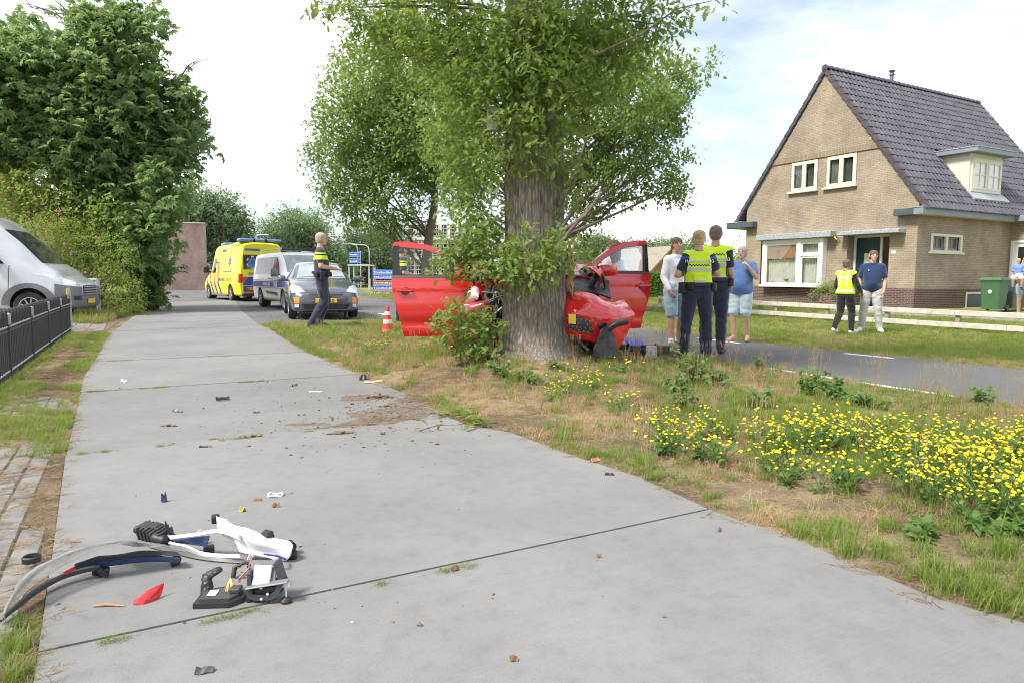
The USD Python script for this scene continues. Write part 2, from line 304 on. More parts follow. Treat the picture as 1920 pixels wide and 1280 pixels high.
LEFT = [(65, 1275), (100, 1030), (122, 865), (140, 788), (157, 709), (185, 666), (205, 629), (230, 610), (251, 594), (288, 573), (299, 568)]
RIGHT = [(440, 563), (455, 585), (487, 610), (520, 628), (560, 655), (640, 690), (690, 712), (760, 740), (830, 780), (875, 800), (960, 815), (1050, 850), (1200, 900), (1330, 960), (1500, 1020), (1640, 1080), (1760, 1130), (1920, 1175)]
L2 = [tuple(sn(-3, -.27))]+gl(LEFT); R2 = gl(RIGHT)+[tuple(sn(.2, 2.75)), tuple(sn(-3, 3.6))]
PATH = Polygon(L2+R2)
JOINTS = [-3, -.3, 2.3, 4.9, 7.55, 10.1, 12.75, 15.4, 18., 20.6, 23.2, 25.8, 28.4, 34.8]
path = thing('cycle_path', None, None); tag(path, kind='structure')
for i in range(len(JOINTS)-1):
    a, b = JOINTS[i]+.004, JOINTS[i+1]-.004
    tilt = .03 if i else 0
    q = PATH.intersection(Polygon([sn(a, -6), sn(b, -6), sn(b+.1, 9), sn(a+.1, 9)])).buffer(-.001)
    if q.is_empty: continue
    q = q if q.geom_type == 'Polygon' else max(q.geoms, key=lambda g: g.area)
    part(path, 'concrete_slab', drape(list(q.exterior.coords)[:-1], .012+.002*(i % 3), .06, .35 if i < 7 else 1.0), 'slab_concrete')
struct('joint_bed', drape(list(PATH.buffer(-.02).exterior.coords)[:-1], -.004, .02, .6), 'joint_dirt')

# the road, its junction with the side street, and its markings
road = [sn(-14, 6.72), sn(3, 6.74), sn(6.5, 6.75), sn(9, 6.5), sn(12, 5.9), gl([(762, 603)])[0], gl([(700, 607)])[0], gl([(600, 609)])[0], gl([(487, 611)])[0], gl([(455, 586)])[0], gl([(440, 563.5)])[0], gl([(420, 567.5)])[0], gl([(299, 569)])[0], gl([(200, 572)])[0],
        gl([(215, 553)])[0], gl([(300, 540)])[0], gl([(480, 534)])[0], gl([(640, 532)])[0], gl([(672, 543)])[0], gl([(735, 562)])[0], gl([(800, 573)])[0], sn(14, 10.6), sn(9, 10.35), sn(4, 10.25), sn(-14, 10.25)]
ROAD = Polygon(road).buffer(0)
rd = thing('road', None, None); tag(rd, kind='structure')
part(rd, 'asphalt_surface', drape(road, .004, .05, .8), 'road_asphalt')
def mark(s0, s1, n0, w=.1, s2=None):
    part(rd, 'edge_line', drape([sn(s0, n0), sn(s1, n0), sn(s1, n0+w), sn(s0, n0+w)], .009, .004, .4), 'road_paint')
for s0, s1, n in [(1.9, 2.6, 6.93), (3.75, 4.75, 6.93), (5.1, 6.0, 6.93), (6.3, 7.1, 9.95), (9.3, 10.4, 9.95), (3.3, 4.4, 9.95), (.5, 1.5, 9.95), (-.9, .1, 6.93)]: mark(s0, s1, n)
q0 = gl([(712, 588)])[0]; q1 = gl([(727, 590)])[0]
part(rd, 'edge_line', drape([q0, q1, (q1[0], q1[1]-.35), (q0[0], q0[1]-.35)], .009, .004, .4), 'road_paint')

# the verge between the path and the road, with bare soil, clods and the mound about the oak
VERGE = Polygon([tuple(x) for x in R2[2:]]+[tuple(sn(-3, 6.8)), tuple(sn(6.5, 6.82)), tuple(sn(9, 6.6)), tuple(sn(12, 6.0)), gl([(762, 602)])[0], gl([(600, 608)])[0]]).buffer(0)
q = VERGE.buffer(.03); q = q if q.geom_type == 'Polygon' else max(q.geoms, key=lambda g: g.area)
vm = drape(list(q.exterior.coords)[:-1], .010, .06, .11)
v = np.array(vm.vertices); inner = np.clip(-np.array([0 if VERGE.contains(Point(*p)) else 1 for p in v[:, :2]])+1, 0, 1)
edge = np.clip(np.array(shapely.distance(shapely.points(v[:, :2]), VERGE.exterior))/.5, 0, 1)*inner
v[:, 2] += edge*(.018+.05*(meshkit.fbm(np.c_[v[:, :2]*2.2, 0*v[:, 0]], 4, 3)-.42)+.03*(meshkit.fbm(np.c_[v[:, :2]*11, 0*v[:, 0]], 3, 9)-.5))
struct('verge', tm(v, vm.faces), 'verge_soil', True)
_vt = cKDTree(v[:, :2]); _vv = v
def vergez(x, y):
    """Height of the verge's top near a point."""
    d, k = _vt.query(np.c_[x, y], k=4); w = 1/(d+.02); z = _vv[k, 2]; top = z >= z.max(1, keepdims=True)-.04; w = w*top
    return (z*w).sum(1)/w.sum(1)
# left strip: soil, and pavers laid in it lengthwise
STRIP = Polygon([tuple(x) for x in L2[:8]]+[tuple(sn(17.3, -1.)), tuple(sn(15.6, -1.1)), tuple(sn(8.2, -1.2)), tuple(sn(-3, -1.6)), tuple(sn(-3, -.27))]).buffer(0)
LEFTGROUND = Polygon([tuple(x) for x in L2]+[tuple(sn(31, -30)), tuple(sn(-3, -30))]).buffer(0)
q = LEFTGROUND.buffer(-.004)
lm = drape(list(q.exterior.coords)[:-1], .001, .05, 1.2); struct('left_verge', lm, 'verge_soil', True)
pv = thing('brick_pavement', None, None); tag(pv, kind='structure')
rng = np.random.default_rng(11)
pavers = [cbox(-.1, .1, -.0465, .0465, -.06, 0, .006) for _ in range(1)]
for row in range(34):
    n = -.40-.102*row
    if n < -1.5: break
    for k in range(34):
        s = .7+.212*k+(.1 if row % 2 else 0)+rng.normal(0, .004)
        if s > 7.4: continue
        p = sn(s, n)
        if PATH.distance(Point(p)) < .075: continue
        if meshkit.fbm(np.array([[p[0]*1.3, p[1]*1.3, 2.]]), 3, 21)[0] > (.74 if s < 5.4 else .47): continue
        m = moved(pavers[0], (p[0], p[1], tz(*p)+.004+rng.normal(0, .002)+.004), math.atan2(UV[1], UV[0])+rng.normal(0, .015), rng.normal(0, .01), rng.normal(0, .01))
        part(pv, 'paver', m, 'paver_concrete')
# the paved drive where the silver van stands: rows of grey pavers, nearest ones built
dr = thing('driveway', None, None); tag(dr, kind='structure')
DRIVE = Polygon([sn(15.75, -.45), sn(20.3, -.1), sn(20.6, -1.0), sn(21.5, -12), sn(15.2, -12), sn(15.7, -1.0)])
part(dr, 'paving_bed', drape(list(DRIVE.exterior.coords)[:-1], .006, .05, .8), 'joint_dirt')
pav2 = cbox(-.147, .147, -.147, .147, -.06, 0, .006)
for i in range(15):
    for j in range(20):
        p = sn(15.9+.3*i, -.62-.3*j)
        if not DRIVE.buffer(-.16).contains(Point(p)): continue
        part(dr, 'paver', moved(pav2, (p[0], p[1], tz(*p)+.014+rng.normal(0, .0015)), math.atan2(UV[1], UV[0]), rng.normal(0, .004), rng.normal(0, .004)), 'paver_concrete')
# garden path and paving on the house side
struct('garden_path', drape([sn(17.0, 10.6), sn(19.5, 10.8), sn(19.5, 15.5), sn(17.2, 15.3)], .006, .05, .6), 'kerb_concrete')
struct('house_paving', drape([tuple(p) for p in (sn(9.5, 20.5), sn(15, 20.2), sn(15.5, 21.0), sn(9.5, 21.4))], .006, .05, .6), 'kerb_concrete')
# ================================================================ leaves and bark
leafmat('oak_leaf', [(.15, .22, .055), (.21, .29, .08), (.28, .345, .11), (.38, .39, .17)], .42, .5)
leafmat('oak_leaf_far', [(.15, .22, .07), (.20, .285, .09), (.28, .345, .125)], .5, .5)
leafmat('chestnut_leaf', [(.17, .25, .11), (.22, .315, .13), (.285, .365, .15), (.40, .42, .17)], .42, .5)
leafmat('light_leaf', [(.20, .275, .08), (.27, .34, .105), (.36, .39, .16)], .5, .48)
leafmat('hedge_leaf', [(.10, .20, .03), (.14, .25, .04), (.19, .30, .06)], .45, .3)
leafmat('distant_leaf', [(.16, .235, .12), (.20, .28, .14), (.245, .32, .165)], .6, .3, .2)
leafmat('willow_leaf', [(.14, .19, .11), (.18, .235, .14), (.22, .27, .165)], .6, .3, .2)
simple('shrub_leaf_plain', (.12, .19, .05), .5, var=.3, vscale=20); simple('rose_petal', (.55, .07, .28), .6, var=.2)
mat('oak_bark', {'tc': ('texture_coordinate', {}), 'mp': ('mapping', {'mapping_type': 'point', 'scale': (1., 1., .17)}), 'v': ('voronoi_texture', {'feature': 'distance_to_edge', 'scale': 34., 'randomness': 1.}), 'n': ('noise_texture', {'scale': 30., 'detail': 7., 'roughness': .75}), 'n2': ('noise_texture', {'scale': 1.6, 'detail': 4.}),
    'dm': ('mix_vector', {'fac': .045}), 'r': ('rgb_ramp', {'ramp': [(0., (.16, .138, .12)), (.12, (.25, .22, .19)), (.35, (.35, .315, .275))]}), 'r2': ('rgb_ramp', {'ramp': [(.3, (.55, .54, .53)), (.7, (1.3, 1.28, 1.25))]}), 'r3': ('rgb_ramp', {'ramp': [(.52, (0, 0, 0)), (.7, (.4, .4, .4))]}),
    'm': ('mix', {'mix_type': 'multiply', 'fac': 1.}), 'mg': ('mix', {'color2': (.20, .225, .165)}), 'ad': ('math', {'math_type': 'multiply_add', 'value2': .18}), 'b': ('bump', {'strength': .8, 'distance': .03}), 'p': ('principled_bsdf', {'roughness': .92, 'specular_ior_level': .15})},
    [('tc.object', 'mp.vector'), ('mp.vector', 'dm.a'), ('n.color', 'dm.b'), ('dm.result', 'v.vector'), ('mp.vector', 'n.vector'), ('tc.object', 'n2.vector'), ('v.distance', 'r.fac'), ('n.fac', 'r2.fac'), ('n2.fac', 'r3.fac'),
     ('r.color', 'm.color1'), ('r2.color', 'm.color2'), ('m.color', 'mg.color1'), ('r3.color', 'mg.fac'), ('mg.color', 'p.base_color'), ('n.fac', 'ad.value1'), ('v.distance', 'ad.value3'), ('ad.value', 'b.height'), ('b.normal', 'p.normal')])
simple('branch_bark', (.15, .125, .10), .9, var=.35, vscale=12, bump=(40, .6, .01), spec=.15)
simple('splinter_wood', (.42, .22, .11), .8, var=.35, vscale=30, bump=(60, .6, .006))
# ================================================================ materials of buildings
def brickmat(name, c1, c2, mortar, bw=.215, rh=.0615, msize=.006, stain=.25, scale=1.0, swap=False):
    """Coursed brick on upright walls: the course runs along x or y, the height is z."""
    links = [('tc.object', 's.vector'), ('s.x', 'a.value1'), ('s.y', 'a.value2'), ('a.value', 'c.x' if not swap else 'c.y'), ('s.z', 'c.y' if not swap else 'c.x'), ('c.vector', 'b.vector'),
             ('tc.object', 'n1.vector'), ('tc.object', 'n2.vector'), ('n1.fac', 'r1.fac'), ('n2.fac', 'r2.fac'), ('b.color', 'm1.color1'), ('r1.color', 'm1.color2'), ('m1.color', 'm2.color1'), ('r2.color', 'm2.color2'),
             ('m2.color', 'p.base_color'), ('b.fac', 'ad.value1'), ('n2.fac', 'ad.value2'), ('ad.value', 'bu.height'), ('bu.normal', 'p.normal')]
    mat(name, {'tc': ('texture_coordinate', {}), 's': ('separate_xyz', {}), 'a': ('math', {'math_type': 'add'}), 'c': ('combine_xyz', {}),
        'b': ('brick_texture', {'color1': c1, 'color2': c2, 'mortar': mortar, 'scale': scale, 'brick_width': bw, 'row_height': rh, 'mortar_size': msize, 'mortar_smooth': .1, 'bias': -.1}),
        'n1': ('noise_texture', {'scale': .9, 'detail': 6., 'roughness': .65}), 'r1': ('rgb_ramp', {'ramp': [(.33, (1-stain,)*3), (.6, (1.05, 1.04, 1.02))]}), 'n2': ('noise_texture', {'scale': 24., 'detail': 4.}),
        'r2': ('rgb_ramp', {'ramp': [(.3, (.82, .82, .82)), (.7, (1.12, 1.12, 1.12))]}), 'm1': ('mix', {'mix_type': 'multiply', 'fac': 1.}), 'm2': ('mix', {'mix_type': 'multiply', 'fac': 1.}),
        'ad': ('math', {'math_type': 'multiply_add', 'value2': .2, 'value3': .0}), 'bu': ('bump', {'strength': .6, 'distance': .006, 'invert': True}), 'p': ('principled_bsdf', {'roughness': .9, 'specular_ior_level': .2})}, links)
brickmat('buff_brick', (.375, .31, .24), (.32, .265, .205), (.215, .185, .15), stain=.28)
brickmat('buff_soldier', (.32, .255, .185), (.275, .22, .16), (.16, .135, .105), stain=.2, bw=.21, rh=.0615, swap=True)
brickmat('plinth_brick', (.125, .07, .062), (.09, .055, .053), (.26, .23, .215), stain=.15, msize=.007)
brickmat('old_red_brick', (.36, .25, .225), (.30, .215, .195), (.36, .31, .285), stain=.35, bw=.22, rh=.075)
brickmat('orange_brick', (.42, .19, .11), (.36, .16, .10), (.36, .3, .25), stain=.2)
simple('cream_paint', (.62, .58, .49), .5, var=.05, vscale=3)
simple('white_paint', (.70, .70, .69), .45, var=.04, vscale=3)
simple('grey_fascia', (.20, .235, .28), .45, var=.1, vscale=4)
simple('dark_fascia', (.06, .09, .105), .45, var=.15, vscale=4)
simple('lead_sheet', (.34, .37, .40), .55, var=.3, vscale=14, metal=.2)
simple('soffit_board', (.45, .33, .2), .7, var=.2, vscale=5)
simple('roof_tile', (.095, .092, .118), .3, var=.28, vscale=2.2, bump=(60, .3, .003), island=.28, spec=.55)
simple('verge_tile', (.075, .06, .068), .45, var=.2, vscale=5)
simple('door_paint', (.018, .045, .055), .35, var=.1, vscale=3)
simple('curtain', (.62, .61, .57), .9, var=.1, vscale=4)
simple('room_grey', (.20, .22, .21), .9, var=.35, vscale=3); simple('dark_room', (.10, .105, .10), .9, var=.3, vscale=2)
simple('wood_blind', (.36, .2, .11), .7, var=.25, vscale=3)
simple('terracotta', (.55, .5, .25), .7); simple('pipe_metal', (.12, .15, .22), .4, metal=.3)
simple('brass', (.45, .3, .12), .4, metal=.7); simple('black_iron', (.02, .022, .024), .5, var=.2)
simple('dark_glass', (.02, .024, .024), .04, spec=.6, var=.2); pane('window_pane', (.94, .96, .95), k=.35); pane('clear_pane', (.96, .98, .97), k=.35)
simple('weathered_wood', (.48, .45, .41), .8, var=.2, vscale=9, bump=(40, .4, .004)); simple('post_wood', (.27, .23, .19), .85, var=.25, vscale=9)
simple('lichen', (.5, .3, .03), .9, var=.3, vscale=30)

simple('orange_tile', (.42, .16, .075), .75, var=.25, vscale=3); simple('thatch', (.26, .225, .185), .95, var=.25, vscale=5, bump=(20, .8, .05)); simple('faded_yellow', (.5, .45, .12), .6, var=.2, vscale=8)
simple('concrete_light', (.5, .49, .47), .85, var=.1); simple('facade_panel', (.62, .56, .52), .8, var=.1); 
simple('galvanised', (.55, .57, .58), .45, metal=.5, var=.1); simple('sign_blue', (.02, .14, .55), .45, var=.05); simple('sign_brown', (.26, .09, .045), .5, var=.05); simple('sign_white', (.8, .8, .8), .5, var=.03)
HC = np.array([13.6357, 23.6, .177]); HX = np.array([.4825, -.8759, 0]); HY = np.array([.8759, .4825, 0]); HRZ = math.atan2(-.8759, .4825)
def hw(px, py, y=0.):
    q = onplane(px, py, HC+HY*y, HY)-HC; return float(q@HX), float(q[2])
def hs(px, py, x=0.):
    q = onplane(px, py, HC+HX*x, HX)-HC; return float(q@HY), float(q[2])
house = thing('brick_house', 'tall gabled house of buff brick with dark tiled roof and dormer', 'house', HC, HRZ)
SL = 5.47/4.18; AX, AZ = -3.85, 8.93
def rz_(x): return AZ-abs(x-AX)*SL
def rect(x0, x1, z0, z1): return [(x0, z0), (x1, z0), (x1, z1), (x0, z1)]
gable = [(-7.45, .66), (0, .66), (0, rz_(0)-.2), (AX, AZ-.26), (-7.45, rz_(-7.45)-.2)]
cut = [prism(rect(*r), -1, 1) for r in ((-5.22, -4.0, 4.40, 5.56), (-3.62, -2.36, 4.40, 5.56), (-6.62, -3.66, .60, 2.56), (-2.60, -.97, -.1, 2.58))]
fw = prism(gable, 0, .28)
for c in cut: fw = fw-c
part(house, 'front_wall', totm(fw), 'buff_brick')
up = prism([(-1.55, 5.60), (AX, AZ-.27), (-6.15, 5.60)], -.03, 0); part(house, 'gable_panel', totm(up), 'buff_brick')
part(house, 'soldier_course', box(-6.2, -1.5, -.042, -.002, 5.58, 5.79), 'buff_soldier')
pl = prism(rect(-7.45, 0, -.6, .66), -.012, .28)-prism(rect(-2.6, -1.45, -.7, 3), -1, 1)-prism(rect(-6.62, -3.66, .60, 2.56), -1, 1)
part(house, 'plinth', totm(pl), 'plinth_brick')
part(house, 'plinth', box(-.002, .012, -.012, 10.3, -.6, .655), 'plinth_brick')
sw = prism([(.28, .66), (10.3, .66), (10.3, 3.6), (.28, 3.6)], -.28, 0, 'x')-prism(rect(.80, 2.70, 1.93, 2.53), -1, 1, 'x')
part(house, 'side_wall', totm(sw), 'buff_brick')
part(house, 'side_wall', box(-7.45, -7.17, .28, 10.3, -.4, 4.0), 'buff_brick')
part(house, 'rear_wall', totm(prism(gable, 10.05, 10.3)), 'buff_brick')
def window(parent, x0, x1, z0, z1, y, lights, fmat='cream_paint', fw=.075, sash=.05, depth=.07, glass='window_pane', sill=.12, frame=None):
    """A framed window in a wall that faces -y; lights = x-fractions of the mullions."""
    xs = [x0]+[x0+(x1-x0)*t for t in lights]+[x1]
    fr = [cbox(x0, x1, y, y+depth, z1-fw, z1, .006), cbox(x0, x1, y, y+depth, z0, z0+fw, .006)]
    for k, x in enumerate(xs):
        a = x if k == 0 else x-fw if k == len(xs)-1 else x-fw/2
        fr.append(cbox(a, a+fw, y+.001, y+depth-.001, z0+fw, z1-fw, .006))
    w = part(parent, 'window', cat(fr), fmat)
    for k in range(len(xs)-1):
        a = xs[k]+(fw if k == 0 else fw/2); b = xs[k+1]-(fw if k == len(xs)-2 else fw/2)
        part(w, 'sash', cat([box(a, b, y-.012, y+.04, z0+fw, z0+fw+sash), box(a, b, y-.012, y+.04, z1-fw-sash, z1-fw), box(a, a+sash, y-.012, y+.04, z0+fw+sash, z1-fw-sash), box(b-sash, b, y-.012, y+.04, z0+fw+sash, z1-fw-sash)]), fmat)
        part(w, 'pane', box(a+sash, b-sash, y+.012, y+.018, z0+fw+sash, z1-fw-sash), glass)
    if sill: part(w, 'sill', cbox(x0-sill, x1+sill*.6, y-.10, y+.03, z0-.075, z0-.002, .008), fmat)
    return w
def drape_sheet(x0, x1, z0, z1, y, amp=.03, waves=9):
    n = 40; x = np.linspace(x0, x1, n); yy = y+amp*np.sin(np.linspace(0, waves*2*PI, n))
    return grid(np.stack([np.stack([x, yy, np.full(n, z)], -1) for z in (z0, z1)]))
for x0, x1 in ((-5.20, -4.02), (-3.60, -2.38)):
    w = window(house, x0, x1, 4.41, 5.54, -.03, [.5])
    part(w, 'curtain', drape_sheet(x0+.66, x1-.05, 4.42, 5.5, .10, .025, 4), 'dark_room'); part(w, 'curtain', drape_sheet(x0+.06, x1-.55, 4.42, 5.5, .09, .02, 5), 'room_grey')
# bay window, proud of the wall, with its lead canopy
by = -.26; bx0, bx1 = hw(1428, 500, by)[0], hw(1541, 500, by)[0]; bz0, bz1 = .66, 2.53
bay = part(house, 'bay_window', cat([cbox(bx0, bx1, by, .0, bz1-.13, bz1, .008), cbox(bx0-.06, bx1+.06, by-.07, .0, bz0-.02, bz0+.07, .01)]+[cbox(a, a+.15, by, by+.12, bz0+.07, bz1-.13, .008) for a in (bx0, bx0+(bx1-bx0)*.60, bx1-.15)]+
    [cbox(bx0, bx0+.12, by+.122, -.002, bz0+.07, bz1-.13, .006), cbox(bx1-.12, bx1, by+.122, -.002, bz0+.07, bz1-.13, .006)]), 'white_paint')
xa, xb, xc = bx0+.15, bx0+(bx1-bx0)*.60, bx1-.15
def sashes(parent, a, b, z0, z1, y, s=.075, m='white_paint'):
    part(parent, 'sash', cat([box(a, b, y, y+.05, z0, z0+s), box(a, b, y, y+.05, z1-s, z1), box(a, a+s, y, y+.05, z0+s, z1-s), box(b-s, b, y, y+.05, z0+s, z1-s)]), m)
    part(parent, 'pane', box(a+s, b-s, y+.02, y+.026, z0+s, z1-s), 'window_pane')
sashes(bay, xa+.002, xb-.002, bz0+.075, bz1-.135, by+.03)
sashes(bay, xb+.152, xc-.002, bz0+.075, bz0+1.19, by+.03); sashes(bay, xb+.152, xc-.002, bz0+1.25, bz1-.135, by+.03)
part(bay, 'transom', cbox(xb+.15, xc, by, by+.1, bz0+1.192, bz0+1.248, .006), 'white_paint')
part(bay, 'blind', cat([cbox(xa+.02, xb-.0, -.175+.022*k, -.155+.022*k, 1.78+.06*k, 2.44, .008) for k in range(3)]), 'wood_blind')
part(bay, 'curtain', drape_sheet(bx0+.13, xb-.0, .74, 2.4, -.04, .025, 14), 'curtain'); part(bay, 'curtain', drape_sheet(xb+.06, xc+.02, .74, 2.4, -.04, .025, 7), 'curtain')
part(bay, 'window_board', box(bx0+.12, bx1-.12, by+.12, .5, bz0+.04, bz0+.07), 'white_paint')
part(house, 'room', box(-7.0, -3.2, 2.6, 2.65, 0, 2.7), 'curtain')
part(house, 'canopy', cbox(hw(1417, 446, -.42)[0], hw(1557, 438, -.42)[0], -.42, -.005, 2.54, 2.76, .012), 'lead_sheet')
part(house, 'canopy', cbox(hw(1568, 441, -.42)[0], hw(1685, 434, -.42)[0], -.42, -.005, 2.56, 2.70, .012), 'lead_sheet')
for k, (x, h) in enumerate([(.35, .16), (.6, .12), (1.0, .2), (1.55, .28)]):
    p_ = thing('window_ornament', ['blue pot on the bay window sill, leftmost', 'small white pot on the bay window sill', 'yellow potted plant on the bay window sill', 'dark lantern on the bay window sill'][k], ['pot', 'pot', 'potted plant', 'lantern'][k], HC+HX*(bx0+.15+x)+HY*-.135+np.array([0, 0, bz0+.072]), HRZ)
    if k < 3: part(p_, 'pot', revolve([(0.001, 0), (.05, 0), (.065, h*.7), (.055, h*.7), (.001, h*.6)], 10), ['grey_fascia', 'white_paint', 'terracotta'][k], True)
    if k == 2: part(p_, 'foliage', cat([tube([(0, 0, h*.6), (.05*math.cos(a), .05*math.sin(a), h*1.0), (.12*math.cos(a), .12*math.sin(a), h*1.25)], [.012, .014, .003], 4) for a in np.arange(0, 6.2, .6)]), 'shrub_leaf_plain')
    if k == 3:
        part(p_, 'frame', cat([box(a-.008, a+.008, b-.008, b+.008, 0, h) for a in (-.09, .09) for b in (-.07, .07)]+[box(-.1, .1, -.08, .08, h, h+.015), box(-.1, .1, -.08, .08, -.0, .015)]), 'black_iron'); part(p_, 'cap', revolve([(.1, h+.015), (.03, h+.1), (.02, h+.16), (.001, h+.16)], 8), 'black_iron')
# recessed porch with the front door
py_ = .42
part(house, 'porch_wall', box(-2.88, -2.60, .28, 1.2, 0, 2.58), 'buff_brick'); part(house, 'porch_wall', box(-.97, -.7, .28, 1.2, 0, 2.58), 'buff_brick'); part(house, 'porch_ceiling', box(-2.9, -.7, .285, 1.2, 2.585, 2.62), 'soffit_board')
dxa = hw(1600, 500, py_)[0]; dxb = -.97
dm = dxa+(dxb-dxa)*.63
part(house, 'plinth', box(dm+.07, dxb, py_-.02, py_+.1, -.1, .93), 'plinth_brick')
part(house, 'porch_wall', box(-2.6, dxa, py_, py_+.1, 0, 2.58), 'buff_brick')
df = part(house, 'door_frame', cat([cbox(dxa, dxa+.09, py_-.03, py_+.08, 0, 2.49), cbox(dxa, dxb, py_-.031, py_+.079, 2.49, 2.58), cbox(dm, dm+.09, py_-.03, py_+.08, 0, 2.49), cbox(dxb-.09, dxb, py_-.03, py_+.08, .94, 2.49), cbox(dm+.09, dxb-.09, py_-.06, py_+.08, .935, 1.0)]), 'white_paint')
part(df, 'pane', box(dm+.09, dxb-.09, py_+.03, py_+.04, 1.0, 2.49), 'dark_glass')
part(df, 'glazing_bar', cat([box(dm+.09, dxb-.09, py_+.015, py_+.03, z, z+.025) for z in (1.45, 1.95)]), 'black_iron')
door = part(house, 'front_door', cat([cbox(dxa+.092, dm-.002, py_+.01, py_+.05, .02, 2.488, .004)]+[box(dxa+.1+.14*k, dxa+.225+.14*k, py_+.003, py_+.012, .1, 2.45) for k in range(int((dm-dxa-.15)/.14))]), 'door_paint')
cx = (dxa+.09+dm)/2+.03
part(door, 'door_window', cat([cbox(cx-.17, cx+.17, py_-.012, py_+.002, 1.28, 1.92, .004)]), 'cream_paint'); part(door, 'pane', box(cx-.12, cx+.12, py_-.018, py_-.0125, 1.34, 1.86), 'curtain')
part(door, 'handle', cat([cyl((dm-.09, py_-.05, 1.05), (dm-.2, py_-.05, 1.05), .012), cyl((dm-.09, py_-.05, 1.05), (dm-.09, py_+.01, 1.05), .016)]), 'lead_sheet')
hn = part(house, 'number_plate', box(*(lambda a: (a-.09, a+.09))(hw(1676, 467)[0]), -.018, -.002, 1.86, 1.96), 'white_paint')
# side wall: twin window, cellar hatch, wing with white door
w = part(house, 'window', cat([cbox(-.06, .015, .79, 2.71, 2.46, 2.55, .006), cbox(-.06, .015, .79, 2.71, 1.92, 1.99, .006), cbox(-.02, .06, .70, 2.80, 1.86, 1.93, .006)]+[cbox(-.06, .014, a, a+.13, 1.99, 2.46, .006) for a in (.79, 1.68, 2.58)]), 'cream_paint')
for a, b in ((.92, 1.68), (1.81, 2.58)):
    part(w, 'sash', cat([box(-.14, -.1, a, b, 1.99, 2.07), box(-.14, -.1, a, b, 2.4, 2.46), box(-.14, -.1, a, a+.06, 2.07, 2.4), box(-.14, -.1, b-.06, b, 2.07, 2.4), box(-.135, -.105, (a+b)/2-.015, (a+b)/2+.015, 2.07, 2.4)]), 'grey_fascia')
    part(w, 'pane', box(-.125, -.12, a+.06, b-.06, 2.07, 2.4), 'window_pane'); part(w, 'curtain', box(-.26, -.255, a-.1, b+.1, 1.95, 2.5), 'wood_blind')
ch = part(house, 'cellar_hatch', cat([cbox(-.02, .03, 3.12, 4.4, .46, .53, .005), cbox(-.02, .03, 3.12, 3.2, -.02, .46, .005), cbox(-.02, .03, 4.32, 4.4, -.02, .46, .005), cbox(-.02, .06, 3.05, 4.45, -.09, -.02, .005)]), 'cream_paint'); part(ch, 'hatch_panel', box(-.01, .02, 3.2, 4.32, -.02, .46), 'door_paint')
wy = 5.85
part(house, 'wing_wall', totm(prism(rect(.0, 3.4, -.4, 3.16), wy, wy+.25)-prism(rect(.06, 1.05, 0, 2.45), wy-1, wy+1)), 'buff_brick')
wd = part(house, 'side_door', cat([cbox(.06, .16, wy-.03, wy+.1, 0, 2.45), cbox(.95, 1.05, wy-.03, wy+.1, 0, 2.45), cbox(.16, .95, wy-.029, wy+.099, 2.36, 2.45), cbox(.16, .95, wy+.02, wy+.07, .0, .7, .004), cbox(.16, .30, wy+.02, wy+.07, .7, 2.36, .004), cbox(.52, .95, wy+.02, wy+.07, .7, 2.36, .004), cbox(.30, .52, wy+.02, wy+.07, 2.2, 2.36, .004)]), 'white_paint'); part(wd, 'pane', box(.30, .52, wy+.035, wy+.045, .7, 2.2), 'dark_glass')
# eaves
def eave(x0, x1, y0, y1, z0, z1, m):
    e = part(house, 'eaves_box', cbox(x0, x1, y0, y1, z0, z1, .008), m); part(e, 'soffit', box(x0+.02, x1-.02, y0+.02, y1-.02, z0-.012, z0-.001), 'soffit_board'); part(e, 'capping', cbox(x0-.02, x1+.02, y0-.02, y1, z1+.001, z1+.03, .006), 'lead_sheet')
ex1, ez1 = hw(1731, 388, -.30); ex0 = hw(1675, 393, -.30)[0]; ez0 = hw(1731, 401, -.30)[1]
eave(-.002, ex1, -.30, 10.6, ez0, ez1, 'grey_fascia'); part(house, 'eaves_return', cbox(ex0, -.004, -.30, -.003, ez0, ez1, .008), 'dark_fascia')
lx0, lx1 = hw(1362, 420, -.30)[0], hw(1411, 415, -.30)[0]
eave(lx0, -7.452, -.30, 10.6, ez0, ez1, 'dark_fascia'); part(house, 'eaves_return', cbox(-7.448, lx1, -.30, -.003, ez0, ez1, .008), 'dark_fascia')
part(house, 'wing_eaves', cbox(ex1+.002, 3.5, wy-.35, wy+.6, ez0, ez1, .008), 'grey_fascia')
# roof: decking, tiles row by row on the slope in view, verge tiles, ridge
RL = 10.45
for sx in (1, -1):
    xe = AX+sx*4.0
    part(house, 'roof_deck', totm(prism([(AX, AZ-.10), (xe, AZ-.10-4.0*SL), (xe, AZ-.22-4.0*SL), (AX, AZ-.24)], -.06, RL)), 'verge_tile')
sl = np.array([1, 0, -SL])/math.hypot(1, SL); nrm = np.array([SL, 0, 1])/math.hypot(1, SL)
nrow, ncol = 20, 43; ex = 6.95/nrow; cw = RL/ncol
def tile(r, c):
    jt = np.random.default_rng(r*97+c).normal(0, 1, 2)*.0035; base = np.array([AX, 0, AZ-.06])+sl*(ex*r+jt[0])+np.array([0, -.05+cw*c, 0])+nrm*(abs(jt[1])*.9)
    u = np.array([0, .05, .3, .62, .74, .86, 1.0])*cw; h = np.array([0, .006, .004, .004, .034, .036, .008])
    rows = []
    for t, lift in ((-.02, .0), (ex+.035, .032)): rows.append([base+sl*t+nrm*(lift+hh+.012)+np.array([0, a, 0]) for a, hh in zip(u, h)])
    rows.append([p-nrm*.03 for p in rows[1]])
    return grid(np.array(rows))
dorm = (2.95, 5.65, -1.75, -.1)
main_, rest = [], []
